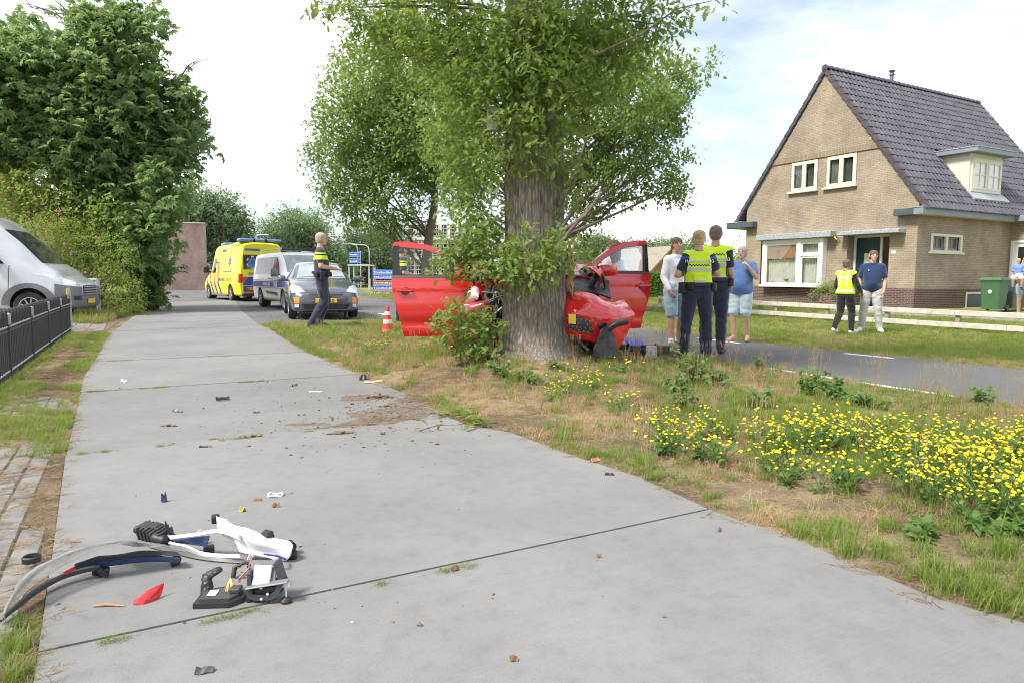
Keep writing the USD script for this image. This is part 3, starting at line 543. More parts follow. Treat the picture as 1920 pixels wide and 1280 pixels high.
for r in range(nrow):
    for c in range(ncol):
        x = AX+sl[0]*ex*(r+.5); y = cw*(c+.5)
        if dorm[0]+.2 < y < dorm[1]-.25 and -1.62 < x < -.3: continue
        (main_ if (r >= 6 and c < 17 or r >= 14 and c < 24) and len(main_) < 296 else rest).append(tile(r, c))
rf = numbered(house, 'roof'); UsdGeom.Xform.Define(stage, rf)
for m in main_: part(rf, 'roof_tile', m, 'roof_tile')
part(rf, 'roof_tiles', cat(rest), 'roof_tile', kind='stuff')
lt = []
for r in range(nrow):                                   # the far slope, seen only along its verge
    a = np.array([AX, 0, AZ-.06]); s2 = np.array([-1, 0, -SL])/math.hypot(1, SL); n2 = np.array([-SL, 0, 1])/math.hypot(1, SL)
    p0, p1 = a+s2*(ex*r-.02)+n2*.02, a+s2*(ex*(r+1)+.035)+n2*.05
    lt.append(grid(np.array([[p0+[0, -.06, 0], p1+[0, -.06, 0]], [p0+[0, RL, 0], p1+[0, RL, 0]]])))
part(rf, 'roof_tiles', cat(lt), 'roof_tile', kind='stuff')
for sx in (1, -1):
    s2 = np.array([sx, 0, -SL])/math.hypot(1, SL); n2 = np.array([sx*SL, 0, 1])/math.hypot(1, SL); vt = []
    for r in range(nrow):
        p = np.array([AX, -.06, AZ-.07])+s2*(ex*r); q = p+s2*(ex+.03); l0, l1 = n2*.02, n2*.05
        b = np.array([p+l0, q+l1, q-n2*.09, p-n2*.12]); b2 = b+np.array([0, -.045, 0])
        vt.append(tm(np.vstack([b, b2]), [[0, 1, 2], [0, 2, 3], [4, 6, 5], [4, 7, 6], [0, 4, 5], [0, 5, 1], [1, 5, 6], [1, 6, 2], [2, 6, 7], [2, 7, 3]]))
        part(rf, 'verge_tile', vt[-1], 'verge_tile' if sx > 0 else 'roof_tile')
rg = []
for k in range(33):
    y = -.08+k*.318; p = np.array([AX, y, AZ-.07])
    a = np.linspace(-.2, PI+.2, 8); R_ = lambda r, yy: np.stack([AX+r*np.cos(a), np.full(8, yy), AZ-.05+r*np.sin(a)], -1)
    m = thick(grid(np.array([R_(.125, y), R_(.105, y+.345)])), -.015); part(rf, 'ridge_tile', m, 'roof_tile')
part(rf, 'ridge_end', cyl((AX, -.1, AZ-.05), (AX, -.07, AZ-.05), .13, n=14), 'roof_tile')
part(house, 'flue', cat([cyl((AX, 4.0, 8.75), (AX, 4.0, 9.32), .075), cyl((AX, 4.0, 9.2), (AX, 4.0, 9.24), .12, .1), cyl((AX, 4.0, 9.32), (AX, 4.0, 9.37), .1, .13)]), 'pipe_metal', 30)
# dormer
d = part(house, 'dormer', totm(prism([(-.19, 3.95), (-.19, 5.5), (-1.45, 5.5), (-1.35, 5.2)], 3.22, 5.34)), 'cream_paint')
part(d, 'dormer_roof', cbox(-1.75, .16, 2.98, 5.66, 5.5, 5.66, .01), 'grey_fascia'); part(d, 'capping', cbox(-1.76, .18, 2.96, 5.68, 5.662, 5.69, .006), 'lead_sheet')
part(d, 'flashing', totm(prism([(-.18, 3.98), (-.18, 4.16), (.12, 3.86), (.05, 3.78)], 3.1, 5.45)), 'lead_sheet')
wn = part(d, 'window', cat([cbox(-.19, -.13, 3.30, 5.26, 4.14, 4.24, .005), cbox(-.19, -.13, 3.30, 5.26, 5.26, 5.34, .005)]+[cbox(-.19, -.131, a, a+.09, 4.24, 5.26, .005) for a in (3.30, 4.235, 5.17)]), 'cream_paint')
for a, b in ((3.39, 4.235), (4.325, 5.17)):
    part(wn, 'sash', cat([box(-.16, -.12, a, b, 4.24, 4.31), box(-.16, -.12, a, b, 5.19, 5.26), box(-.16, -.12, a, a+.06, 4.31, 5.19), box(-.16, -.12, b-.06, b, 4.31, 5.19), box(-.15, -.122, a, b, 4.735, 4.765), box(-.15, -.123, (a+b)/2-.015, (a+b)/2+.015, 4.31, 5.19)]), 'cream_paint')
    part(wn, 'pane', box(-.142, -.138, a+.05, b-.05, 4.3, 5.2), 'window_pane'); part(wn, 'net_curtain', box(-.186, -.182, a+.05, b-.05, 4.3, 5.2), 'white_paint')
for i, (px, py) in enumerate([(1546, 169), (1633, 261)]):
    x, z = hw(px, py); part(house, 'lichen_spot', rumple(tm(trimesh.creation.icosphere(2, .06).vertices*[1.1, .25, .9]+[x, -.035, z], trimesh.creation.icosphere(2).faces), .02, 20, i), 'lichen')
x, z = hw(1563, 444, -.2); ang = np.arange(8)*PI/4
part(house, 'wall_ornament', cat([tube([(x, -.16, z), (x+.17*math.cos(a), -.16, z+.17*math.sin(a)), (x+.12*math.cos(a+.4), -.14, z+.12*math.sin(a+.4))], [.015, .012, .01], 5) for a in ang]+[cyl((x, -.16, z), (x-.25, -.01, z+.1), .014)]), 'brass')
# brick planter by the bay
p_ = thing('brick_planter', 'low dark brick planter with trailing green plant below the bay window', 'planter', HC, HRZ)
x0, x1 = hw(1518, 560, -.7)[0], hw(1590, 560, -.7)[0]; zt = hw(1540, 551, -.7)[1]
part(p_, 'brick_box', box(x0, x1, -.72, -.02, -.3, zt), 'plinth_brick'); PLANTER = (x0, x1, zt)

# ================================================================ wooden rail fence before the lawn of the house
FN = 16.7
def rail_fence():
    t = thing('rail_fence', 'low weathered wooden fence of two rails along the lawn', 'fence')
    for z, ss in ((.40, [2.2, 5.65, 9.1, 12.4, 15.9, 19.4]), (.12, [1.0, 4.6, 8.0, 11.1, 14.2, 17.2, 20.0])):
        for a, b in zip(ss[:-1], ss[1:]):
            p, q = sn(a+.004, FN), sn(b-.004, FN); zp, zq = tz(*p), tz(*q); L = np.linalg.norm(q-p)
            m = cbox(0, L, -.02, .02, -.06, .06, .006); m = moved(m, (0, 0, 0), 0, 0, -math.asin((zq-zp)/L)); part(t, 'rail', moved(m, (p[0], p[1], zp+z), math.atan2(q[1]-p[1], q[0]-p[0])), 'weathered_wood')
    for s in np.arange(3.9, 19.5, 1.72):
        p = sn(s, FN+.08); z = tz(*p); part(t, 'post', moved(cbox(-.05, .05, -.05, .05, -.1, .43, .008), (p[0], p[1], z), math.atan2(UV[1], UV[0])), 'post_wood')
rail_fence()

# ================================================================ iron railing on the left
t = thing('iron_fence', 'low black iron railing with looped tops along the left verge', 'fence')
fa, fb = gl([(0, 728)])[0], gl([(133, 625)])[0]; fa, fb = np.array(fa), np.array(fb); fd = (fb-fa)/np.linalg.norm(fb-fa); FL = np.linalg.norm(fb-fa); frz = math.atan2(fd[1], fd[0])
def fp(a): p = fa+fd*a; return np.array([p[0], p[1], tz(*p)])
a0 = -1.8; post = [3.05*0+FL-k*1.66 for k in range(6)]
for k, a in enumerate(post):
    p = fp(a)
    if k == 0: part(t, 'end_post', moved(cbox(-.035, .035, -.03, .03, -.1, .80, .006), p, frz), 'lead_sheet')
    else: pp = part(t, 'post', moved(cbox(-.018, .018, -.018, .018, -.1, .62, .003), p, frz), 'black_iron'); part(pp, 'post_cap', moved(cbox(-.03, .03, -.03, .03, .58, .70, .008), p, frz), 'lead_sheet')
for i in range(len(post)-1):
    a, b = post[i+1], post[i]; p, q = fp(a), fp(b)
    for z, m in ((.10, 'lead_sheet'), (.555, 'lead_sheet'), (.51, 'black_iron')):
        part(t, 'rail', tube([p+[0, 0, z], q+[0, 0, z]], [.011, .011], 6), m)
    n = 16; st = (b-a)/n
    for k in range(n):
        x = a+st*(k+.5); c = fp(x); part(t, 'bar', tube([c+[0, 0, .02], c+[0, 0, .6]], [.0085]*2, 5), 'black_iron')
    for k in range(0, n-1, 2):
        x0, x1 = a+st*(k+.5), a+st*(k+1.5); c = fp((x0+x1)/2); h = [c+np.r_[fd*(st/2)*math.cos(w), .61+.12*math.sin(w)] for w in np.linspace(PI, 0, 9)]
        part(t, 'loop', tube([h[0]-[0, 0, .03]]+h+[h[-1]-[0, 0, .03]], .0145, 6), 'black_iron')
for k in range(0):
    pass
p0 = sn(17.6+2.6, -.9); gz = tz(*p0)
t = thing('steel_barrier', 'galvanised tube barrier standing by the rose hedge', 'barrier')
pa = np.array(gl([(186, 594)])[0]); pb = pa+np.array([-1.5, .45])
part(t, 'post', tube([np.r_[pa, tz(*pa)-.05], np.r_[pa, tz(*pa)+1.0]], .05, 10), 'lead_sheet'); part(t, 'rail', tube([np.r_[pa, tz(*pa)+.98], np.r_[pb, tz(*pb)+.98]], .035, 8), 'lead_sheet'); part(t, 'post', tube([np.r_[pb, tz(*pb)-.05], np.r_[pb, tz(*pb)+1.0]], .05, 10), 'lead_sheet')
e_ = fp(FL+.03); t = thing('yellow_sign_post', 'grey post with faded yellow panel at the end of the iron railing', 'post', e_, frz)
part(t, 'post', cbox(.06, .10, -.02, .02, -.1, .86, .004), 'post_wood'); part(t, 'panel', cbox(-.42, .055, -.012, .012, .66, .84, .004), 'faded_yellow', label='faded yellow panel')

# ================================================================ buildings farther off
def gabled(name, label, p, rz, L, W, eav, ridge, wall, roofm, win=True, group=None):
    b = thing(name, label, 'house', (p[0], p[1], tz(*p[:2])), rz, group)
    part(b, 'wall', totm(prism([(-W/2, -.3), (W/2, -.3), (W/2, eav), (0, ridge-.1), (-W/2, eav)], -L/2, L/2)), wall)
    s = (ridge-eav)/(W/2)
    r = part(b, 'roof', cat([totm(prism([(0, ridge), (sx*(W/2+.4), eav-.4*s), (sx*(W/2+.4), eav-.4*s-.14), (0, ridge-.16)], -L/2-.25, L/2+.25)) for sx in (1, -1)]), roofm)
    if win: part(r, 'chimney', box(-.35, .35, -.35, .35, ridge-.5, ridge+.7), wall)
    if win:
        for y in (-L/4, L/4):
            for sx in (1, -1):
                f = part(b, 'window', box(min(sx*(W/2-.02), sx*(W/2+.04)), max(sx*(W/2-.02), sx*(W/2+.04)), y-.7, y+.7, .9, 2.1), 'white_paint'); part(f, 'pane', box(min(sx*(W/2+.02), sx*(W/2+.05)), max(sx*(W/2+.02), sx*(W/2+.05)), y-.6, y+.6, 1., 2.0), 'dark_glass')
    return b
q = at(1192, 500, 50); gabled('barn_house', 'low barn with broad grey thatched roof behind the green hedge', (q[0], q[1]), .35, 9, 4.6, .9, 3.2, 'orange_brick', 'thatch', False)
stuffp = at(1110, 500, 75); gabled('roofed_house', 'far house with orange tiled roof behind the open right car door', (stuffp[0]+3, stuffp[1]), 1.45, 9, 6, 1.3, 3.2, 'orange_brick', 'orange_tile')
q = at(60, 480, 27); gabled('garden_house', 'orange brick house almost hidden behind the left bushes', (q[0]-2.6, q[1]+2), .35, 8, 6, 3.2, 5.6, 'orange_brick', 'orange_tile')
# tall blank brick building at the end of the path
q = at(388, 540, 54)-np.array([math.cos(.40), math.sin(.40), 0])*1.45; bz = -.05
b = thing('brick_tower', 'windowless red brick block standing beyond the ambulance', 'building', (q[0], q[1], bz), .40)
part(b, 'wall', box(-3.4, 1.45, 0, 5, -.3, 5.15), 'old_red_brick'); part(b, 'coping', cbox(-3.45, 1.48, -.03, 5.05, 5.15, 5.22, .02), 'concrete_light')
# block of flats with a lattice of balconies behind the second oak
q = at(800, 520, 95); b = thing('flats', 'pale block of flats with gridded balconies seen behind the second oak', 'building', (q[0], q[1], 0), -.12)
part(b, 'wall', box(-8.6, 9, 0, 9, -.5, 8.3), 'facade_panel'); part(b, 'stair_tower', box(-8.9, -7.6, -1.2, 0, -.5, 9.2), 'concrete_light')
for k in range(3):
    part(b, 'balcony', box(-7.4, 9, -1.1, -.002, .9+2.6*k, 1.05+2.6*k), 'concrete_light')
for i in range(14):
    for k in range(3):
        f = part(b, 'window', box(-7.2+1.15*i, -6.3+1.15*i, -.05, -.001, 1.3+2.6*k, 3.1+2.6*k), 'white_paint'); part(f, 'pane', box(-7.1+1.15*i, -6.4+1.15*i, -.08, -.052, 1.4+2.6*k, 3.0+2.6*k), 'dark_glass')
bars = [box(-7.4+.5*i, -7.34+.5*i, -1.18, -1.12, .5, 8.2) for i in range(33)]+[box(-7.4, 9, -1.26, -1.2, .6+.5*k, .66+.5*k) for k in range(16)]
part(b, 'lattice', cat(bars), 'concrete_light')

# ================================================================ street furniture in the distance
def lamp(px, py, D, h, arm, label):
    p = at(px, py, D); z = tz(p[0], p[1]); t = thing('street_lamp', label, 'street lamp', (p[0], p[1], z), 0, 'street lamps on the far junction')
    part(t, 'pole', tube([(0, 0, 0), (0, 0, 1), (0, 0, h-.5), (arm*.06, 0, h-.15), (arm*.25, 0, h), (arm*.75, 0, h+.04)], [.09, .07, .05, .045, .04, .04], 8), 'galvanised', True)
    part(t, 'lamp_head', cbox(min(arm*.7, arm), max(arm*.7, arm), -.12, .12, h-.03, h+.09, .03), 'galvanised'); part(t, 'lamp_base', cyl((0, 0, 0), (0, 0, .9), .11, .1, 10), 'galvanised')
lamp(693, 537, 62, 3.9, -1.45, 'tall grey street lamp nearest the red car, arm to the left')
lamp(671, 535, 75, 4.6, -1.6, 'grey street lamp beside the blue direction sign')
lamp(478, 470, 60, 4.6, 1.2, 'thin street lamp rising behind the ambulance roof')
def signs(px, py, D, plates, label, xw, rz=0.):
    p = at(px, py, D); z = tz(p[0], p[1]); t = thing('direction_sign', label, 'road sign', (p[0], p[1], z), rz)
    top = plates[0][0]+.3
    for x in ([0.] if xw < 1.5 else [.15, xw*.9]): part(t, 'post', tube([(x, .05, 0), (x, .05, top)], .045, 8), 'galvanised')
    for z, h, m, tx in plates:
        s = part(t, 'sign_panel', cbox(0 if xw > 0 else xw, max(xw, 0)+.0, -.03, .0, z-h/2, z+h/2, .008), m)
        L = abs(xw); x0 = min(0, xw)
        part(s, 'border', cat([box(x0+.03, x0+L-.03, -.035, -.0305, z-h/2+.02, z-h/2+.035), box(x0+.03, x0+L-.03, -.035, -.0305, z+h/2-.035, z+h/2-.02)]), 'sign_white')
        rg_ = np.random.default_rng(int(z*100)); x = x0+.2; ws = []
        while x < x0+L*tx:
            w_ = rg_.uniform(.05, .11); ws.append(box(x, x+w_, -.036, -.0305, z-h*.17, z+h*rg_.choice([.0, .08]))); x += w_+.03
        part(s, 'lettering', cat(ws), 'sign_white')
        part(s, 'arrow', totm(prism([(x0+.06, z), (x0+.15, z+.07), (x0+.15, z-.07)], -.036, -.0305)), 'sign_white')
signs(676, 520, 60, [(3.0, .38, 'sign_blue', .75), (2.45, .38, 'sign_blue', .75)], 'pair of blue direction signs on a slim post', -.95)
signs(699, 538, 46, [(1.42, .3, 'sign_blue', .85), (1.1, .3, 'sign_blue', .8), (.72, .3, 'sign_brown', .8), (.38, .3, 'sign_blue', .85), (.05, .28, 'sign_brown', .6)], 'stack of blue and brown direction signs behind the police officer', 1.9)
p = at(655, 540, 58); t = thing('bus_shelter', 'small pale bus shelter frame beyond the dark car', 'shelter', (p[0], p[1], tz(p[0], p[1])), -.1)
part(t, 'frame', cat([box(a-.04, a+.04, b-.04, b+.04, 0, 2.0) for a in (0, 1.7) for b in (0, 1.2)]), 'galvanised'); part(t, 'roof', cbox(-.1, 1.8, -.1, 1.3, 2.0, 2.1, .02), 'galvanised'); part(t, 'pane', box(.05, 1.65, 1.19, 1.2, .2, 1.9), 'clear_pane'); part(t, 'bench', cbox(.2, 1.5, .85, 1.15, .42, .5, .02), 'post_wood')

# wheeled bins by the side door
simple('bin_green', (.045, .12, .055), .5, var=.08); simple('bin_grey', (.07, .08, .09), .5, var=.08)
def wheel_bin(label, px, py, D, rz, m):
    p = at(px, py, D); t = thing('wheeled_bin', label, 'bin', (p[0], p[1], tz(p[0], p[1])), rz, 'wheeled bins by the side door')
    q = [(.24, .27, .06), (.27, .30, .55), (.29, .34, .95)]
    part(t, 'bin_body', totm(Manifold.hull_points(np.array([(a*w, b*d, z) for w, d, z in q for a, b in ((-1, -.9), (-.9, -1), (.9, -1), (1, -.9), (1, .9), (.9, 1), (-.9, 1), (-1, .9))]))), m)
    part(t, 'rim', cbox(-.31, .31, -.36, .36, .93, .99, .015), m); part(t, 'lid', totm(Manifold.hull_points(np.array([(a, b, z) for a, b, z in [(-.31, -.38, .995), (.31, -.38, .995), (-.31, .36, .995), (.31, .36, .995), (-.28, -.3, 1.07), (.28, -.3, 1.07), (-.27, .28, 1.05), (.27, .28, 1.05)]]))), m)
    part(t, 'handle', tube([(-.25, .36, .98), (-.25, .44, 1.0), (.25, .44, 1.0), (.25, .36, .98)], .016, 6), m)
    for x in (-.27, .27): part(t, 'wheel', cyl((x-.03, .30, .1), (x+.03, .30, .1), .1, n=16), 'black_iron')
    part(t, 'round_label', cyl((.0, -.32, .62), (.0, -.335, .62), .06, n=16), 'cream_paint')
wheel_bin('green wheeled bin against the side wall', 1862, 581, 22.4, HRZ+.1, 'bin_green'); wheel_bin('grey wheeled bin half hidden right of the green one', 1888, 582, 22.9, HRZ+.15, 'bin_grey'); wheel_bin('dark grey bin nearest the side door', 1907, 582, 23.6, HRZ+.05, 'bin_grey')
# ================================================================ trees and shrubs
def fold(outline, fo=.35, droop=.25):
    p = Polygon(outline); v, f = trimesh.creation.triangulate_polygon(p, engine='earcut')
    v = np.asarray(v); return np.c_[v, np.abs(v[:, 0])*fo-droop*v[:, 1]**2], np.asarray(f)
OAK_R = [(.02, .0), (.04, .14), (.17, .22), (.075, .33), (.26, .45), (.10, .57), (.29, .70), (.14, .79), (.17, .91), (.0, 1.)]
LEAF_OAK = fold(OAK_R+[(-x, y) for x, y in OAK_R[-2::-1]])
_r = np.array([[0, 0, 0], [.22, .5, .08], [0, 1, -.12], [-.22, .5, .08]]); LEAF_SIMPLE = (_r, np.array([[0, 1, 2], [0, 2, 3]]))
_r = np.array([[0, 0, 0], [.26, .38, .07], [.2, .72, .05], [0, 1, -.15], [-.2, .72, .05], [-.26, .38, .07]]); LEAF_SIX = (_r, np.array([[0, 1, 5], [1, 2, 4], [1, 4, 5], [2, 3, 4]]))
def palm():
    V, Fc = [], []
    for k, a in enumerate((-2.0, -1.2, -.55, 0., .55, 1.2, 2.0)):
        L = [.6, .8, .95, 1., .95, .8, .6][k]; c, s = math.cos(a), math.sin(a)
        q = np.array([[0, 0, 0], [.21, .62, .03], [0, 1., -.28], [-.21, .62, .03]])*L
        q = np.c_[q[:, 0]*c+q[:, 1]*s, -q[:, 0]*s+q[:, 1]*c, q[:, 2]-.1*np.abs(q[:, 1])]
        Fc += [[4*k, 4*k+1, 4*k+2], [4*k, 4*k+2, 4*k+3]]; V.append(q)
    return np.vstack(V), np.array(Fc)
LEAF_PALM = palm()
def frames(d, up, rng, jit):
    d = d+rng.normal(0, jit, d.shape); d /= np.linalg.norm(d, axis=1, keepdims=True)
    n = up+rng.normal(0, jit, d.shape); n -= d*(n*d).sum(1, keepdims=True); n /= np.linalg.norm(n, axis=1, keepdims=True)+1e-9
    return np.stack([np.cross(d, n), d, n], 2)          # columns x, y, z
def scatter(tmpl, pos, R, size):
    v, f = tmpl; n = len(pos)
    V = np.einsum('nij,kj->nki', R, v)*size[:, None, None]+pos[:, None]
    return tm(V.reshape(-1, 3), (f[None]+np.arange(n)[:, None, None]*len(v)).reshape(-1, 3))
def fill(blobs, ntw, nleaf, size, rng, tw=.18, shell=.55, jit=.45, spread=.6, flat=1.0):
    """Twigs through the volume of each ellipsoid (centre, radius), each with leaves along it. Returns positions, directions."""
    P, D = [], []
    tot = sum(r**2 for _, r in blobs)
    for c, r in blobs:
        k = max(3, int(ntw*r**2/tot)); u = rng.normal(0, 1, (k, 3)); u /= np.linalg.norm(u, axis=1, keepdims=True)
        rad = r*(shell+(1-shell)*rng.random(k)**.6)*(1+.18*rng.normal(0, 1, k))
        b = np.asarray(c)+u*rad[:, None]*[1, 1, flat]
        d = u*.8+[0, 0, .15]+rng.normal(0, .45, (k, 3)); d /= np.linalg.norm(d, axis=1, keepdims=True)
        t = rng.random((k, nleaf))*tw
        p = b[:, None]+d[:, None]*t[..., None]+rng.normal(0, tw*.22, (k, nleaf, 3))
        ld = d[:, None]*.6+rng.normal(0, spread, (k, nleaf, 3))+[0, 0, -.12]
        P.append(p.reshape(-1, 3)); D.append(ld.reshape(-1, 3))
    return np.vstack(P), np.vstack(D)
def foliage(blobs, ntw, nleaf, size, tmpl, rng, jit=.4, **k):
    P, D = fill(blobs, ntw, nleaf, size, rng, **k)
    D /= np.linalg.norm(D, axis=1, keepdims=True)
    return scatter(tmpl, P, frames(D, np.array([0, 0, 1.])+rng.normal(0, .35, D.shape), rng, jit*.5), size*rng.uniform(.65, 1.25, len(P)))
def pb(lst, D, rng=None, dd=0., both=0.):
    out = []
    for e in lst:
        px, py, r = e[:3]; Dk = D+(e[3] if len(e) > 3 else (rng.normal(0, dd) if rng is not None and dd else 0))
        out.append((at(px, py, Dk), r*Dk/FPX))
    return out
def bough(p0, p1, r0, r1, rng, sag=.12, k=6, wob=.05):
    t = np.linspace(0, 1, k)[:, None]; L = np.linalg.norm(np.subtract(p1, p0))
    p = np.asarray(p0)*(1-t)+np.asarray(p1)*t+np.c_[np.zeros((k, 2)), (sag*L*np.sin(PI*t))]; p[1:-1] += rng.normal(0, wob*L*.5, (k-2, 3))
    return tube(p, np.linspace(r0, r1, k), 6)
def trunk_mesh(pts, rad, n=14, rng=None, rough=.06):
    t = np.linspace(0, 1, len(pts)); tt = np.linspace(0, 1, len(pts)*5); p = PchipInterpolator(t, np.asarray(pts, float))(tt); r = PchipInterpolator(t, np.asarray(rad, float))(tt)
    m = tube(p, r, n); v = np.array(m.vertices); nn = m.vertex_normals; v += nn*((meshkit.fbm(v*[6, 6, 1.5], 3, 3)-.5)*rough*2)[:, None]*.6; return tm(v, m.faces)

# ---- the oak the car has hit
rng = np.random.default_rng(3)
tx, ty = TREE; tz0 = tz(tx, ty)
oak = thing('oak_tree', 'thick oak trunk with leafy shoots that the red car has crashed into', 'tree', (tx, ty, tz0))
zz = np.array([-.25, 0., .08, .2, .45, .8, 1.2, 1.7, 2.3, 3.0, 4.0, 5.0, 6.5])
rr = np.array([.58, .49, .435, .39, .362, .35, .34, .335, .33, .315, .29, .25, .19])
na, nz = 260, 420
Zs = np.r_[np.linspace(-.25, 2.6, 330), np.linspace(2.62, 6.5, 90)]; A = np.arange(na)*2*PI/na
Rb = PchipInterpolator(zz, rr)(Zs)
flare = np.exp(-np.clip(Zs, 0, 9)/.33)
rootw = .5+.5*np.cos(5*A+.7)+.3*np.cos(3*A+2.1)
X0 = np.interp(Zs, [0, 2.3, 6.5], [0, -.03, -.1])
RR = Rb[:, None]*(1+.13*flare[:, None]*rootw[None])
ci, si = np.cos(A), np.sin(A)
def bark_h(a, z):
    q = np.stack([np.cos(a)*5.2, np.sin(a)*5.2, z*.75], -1)
    q1 = q*[2.6, 2.6, 1.5]+0.9*(meshkit.noise(q*[1.4, 1.4, 1.6], 4)[..., None]-.5)
    r = np.abs(meshkit.noise(q1, 8)-.5)*2; r2 = np.abs(meshkit.noise(q1*[2.1, 2.1, 1.6]+11, 9)-.5)*2
    return .65*np.minimum(r*2.2, 1)+.35*np.minimum(r2*2., 1)
AA, ZZ = np.meshgrid(A, Zs)
hb = bark_h(AA, ZZ)
RR = RR+.026*(hb-.6)+.018*(meshkit.fbm(np.stack([np.cos(AA)*1.5, np.sin(AA)*1.5, ZZ*.9], -1), 3, 14)-.5)
Vt_ = np.stack([X0[:, None]+RR*ci, RR*si, np.repeat(Zs[:, None], na, 1)], -1)
Pg = np.concatenate([Vt_, Vt_[:, :1]], 1)
part(oak, 'trunk', grid(Pg[:, ::1]), 'oak_bark', True)
part(oak, 'split_bark', thick(grid(dense([[[.37+.02*k, -.08+.03*j-.0*k, zt_] for k in range(2)] for j, zt_ in enumerate((.75, .95, 1.15, 1.3))], 12, 6)), .012), 'splinter_wood', label='torn bark strip on the right of the trunk')
spl = []
for k in range(26):
    a = rng.uniform(-.35, .15); z = rng.uniform(.75, 1.35); r = .375; p = np.array([r*math.cos(a), r*math.sin(a), z]); spl.append(tube([p, p+[.015+rng.uniform(0, .05), 0, -.1], p+[.03+rng.uniform(0, .05), -.02, -.22]], [.004, .012, .002], 4))
for k in range(70):
    a = PI+rng.uniform(-.3, .55); z = abs(rng.normal(.12, .14)); r = .44+.2*math.exp(-z/.2); p = np.array([r*math.cos(a), r*math.sin(a), z]); d = np.array([-rng.uniform(.02, .12), rng.normal(0, .06), rng.uniform(-.08, .10)]); spl.append(tube([p, p+d*.6, p+d*1.2+[0, 0, -.02]], [.006, rng.uniform(.006, .014), .002], 4))
part(oak, 'splinters', cat(spl), 'splinter_wood')
O = np.array([tx, ty, tz0])
low = [(870, 355, 34, -.1), (905, 400, 42, -.1), (872, 460, 44, -.25), (845, 485, 32, -.35), (915, 455, 44, -.25), (905, 505, 42, -.3), (962, 490, 22, -.55), (1008, 485, 30, -.6), (1045, 462, 28, -.5), (1000, 518, 28, -.6), (965, 512, 22, -.55), (1062, 390, 22, -.25), (1068, 340, 26, -.2), (1032, 500, 20, -.6), (1075, 480, 22, -.4), (935, 478, 34, -.45), (985, 455, 24, -.6)]
base = [(885, 625, 34, -.35), (862, 590, 26, -.4), (900, 645, 34, -.4), (880, 655, 24, -.45), (835, 605, 18, -.5), (915, 610, 26, -.35), (855, 615, 24, -.5), (818, 600, 9, -.5)]
mid = [(1000, 275, 46, -.45), (960, 215, 60, -.5), (1035, 190, 66, -.45), (900, 160, 66, -.2), (1075, 115, 74, -.2), (985, 90, 76, -.4), (860, 250, 52, -.1), (905, 290, 46, -.2), (850, 185, 46, .0), (1100, 205, 46, .1), (1140, 140, 52, .1), (940, 310, 30, -.45), (1060, 300, 32, -.2), (1020, 320, 20, -.5), (870, 320, 34, .1), (835, 120, 60, .1), (920, 60, 60, -.4), (1010, 20, 70, -.5), (940, 130, 50, -.55), (1000, 150, 50, -.6), (1040, 60, 60, -.5)]
top = [(700, 12, 52, .4), (640, 8, 26, .6), (800, 35, 66, .2), (880, 20, 74, .0), (745, 62, 34, .3), (690, 85, 30, .5), (1150, 55, 70, .1), (1225, 25, 46, .3), (1262, 42, 20, .3), (1100, 20, 80, .0), (1200, 90, 34, .2), (602, 8, 12, .6), (660, 120, 22, 1.), (770, 110, 40, .6), (1335, 2, 9, -1.5), (820, 90, 40, .2)]
crown = [((tx+rng.normal(0, 1.9), ty+rng.normal(.4, 1.8), rng.uniform(5.6, 10.5)), rng.uniform(.8, 1.4)) for _ in range(26)]
br = []
for g, (l, r0) in enumerate(((low, .009), (base, .008), (mid, .012), (top, .022))):
    for c, r in pb(l, ty):
        z = min(max(c[2]-O[2]-.12*(g < 2)-.35*(g >= 2), .05), 6); a = math.atan2(c[1]-ty, c[0]-tx); rt = np.interp(z, zz, rr)*.9
        br.append(bough((rt*math.cos(a), rt*math.sin(a), z), c-O, r0, .003, rng, .05))
for c, r in crown:
    br.append(bough((rng.normal(0, .05), rng.normal(0, .05), min(c[2]-1.5, 6.2)), np.array(c)-O, .09, .02, rng, .05))
[part(oak, 'branch', q, 'branch_bark') for q in br]
def shift(b): return [(np.asarray(c)-O, r) for c, r in b]
lf = []
P1, D1 = fill(shift(pb(low, ty)), 430, 6, .09, rng, tw=.13, shell=.25, spread=.7)
P2, D2 = fill(shift(pb(base, ty)), 150, 6, .09, rng, tw=.13, shell=.25, spread=.7)
P3, D3 = fill(shift(pb(mid, ty)), 1350, 6, .1, rng, tw=.17, shell=.15, spread=.65)
P4, D4 = fill(shift(pb(top, ty)), 1000, 6, .1, rng, tw=.17, shell=.3, spread=.65)
P5, D5 = fill(shift(crown), 1500, 5, .16, rng, tw=.25, shell=.5)
P = np.vstack([P1, P2, P3, P4]); D = np.vstack([D1, D2, D3, D4]); D /= np.linalg.norm(D, axis=1, keepdims=True)
keep = (np.hypot(P[:, 0]-np.interp(P[:, 2], [0, 2.3, 6.5], [0, -.03, -.1]), P[:, 1]) > np.interp(P[:, 2], zz, rr)+.02) & (P[:, 2] > .02); P, D = P[keep], D[keep]
Rm = frames(D, np.array([0, -.45, 1.])+rng.normal(0, .4, D.shape), rng, .22); S = rng.uniform(.055, .105, len(P))
near = np.argsort(np.linalg.norm(P+O-EYE, axis=1)-.35*(P[:, 2] < 1.3)*(rng.random(len(P)) < .8)-S*3)[:290]; mask = np.ones(len(P), bool); mask[near] = False
for k in near: part(oak, 'leaf', scatter(LEAF_OAK, P[k:k+1], Rm[k:k+1], S[k:k+1]), 'oak_leaf')
part(oak, 'crown', scatter(LEAF_OAK, P[mask], Rm[mask], S[mask]), 'oak_leaf', kind='stuff')
D5 /= np.linalg.norm(D5, axis=1, keepdims=True)
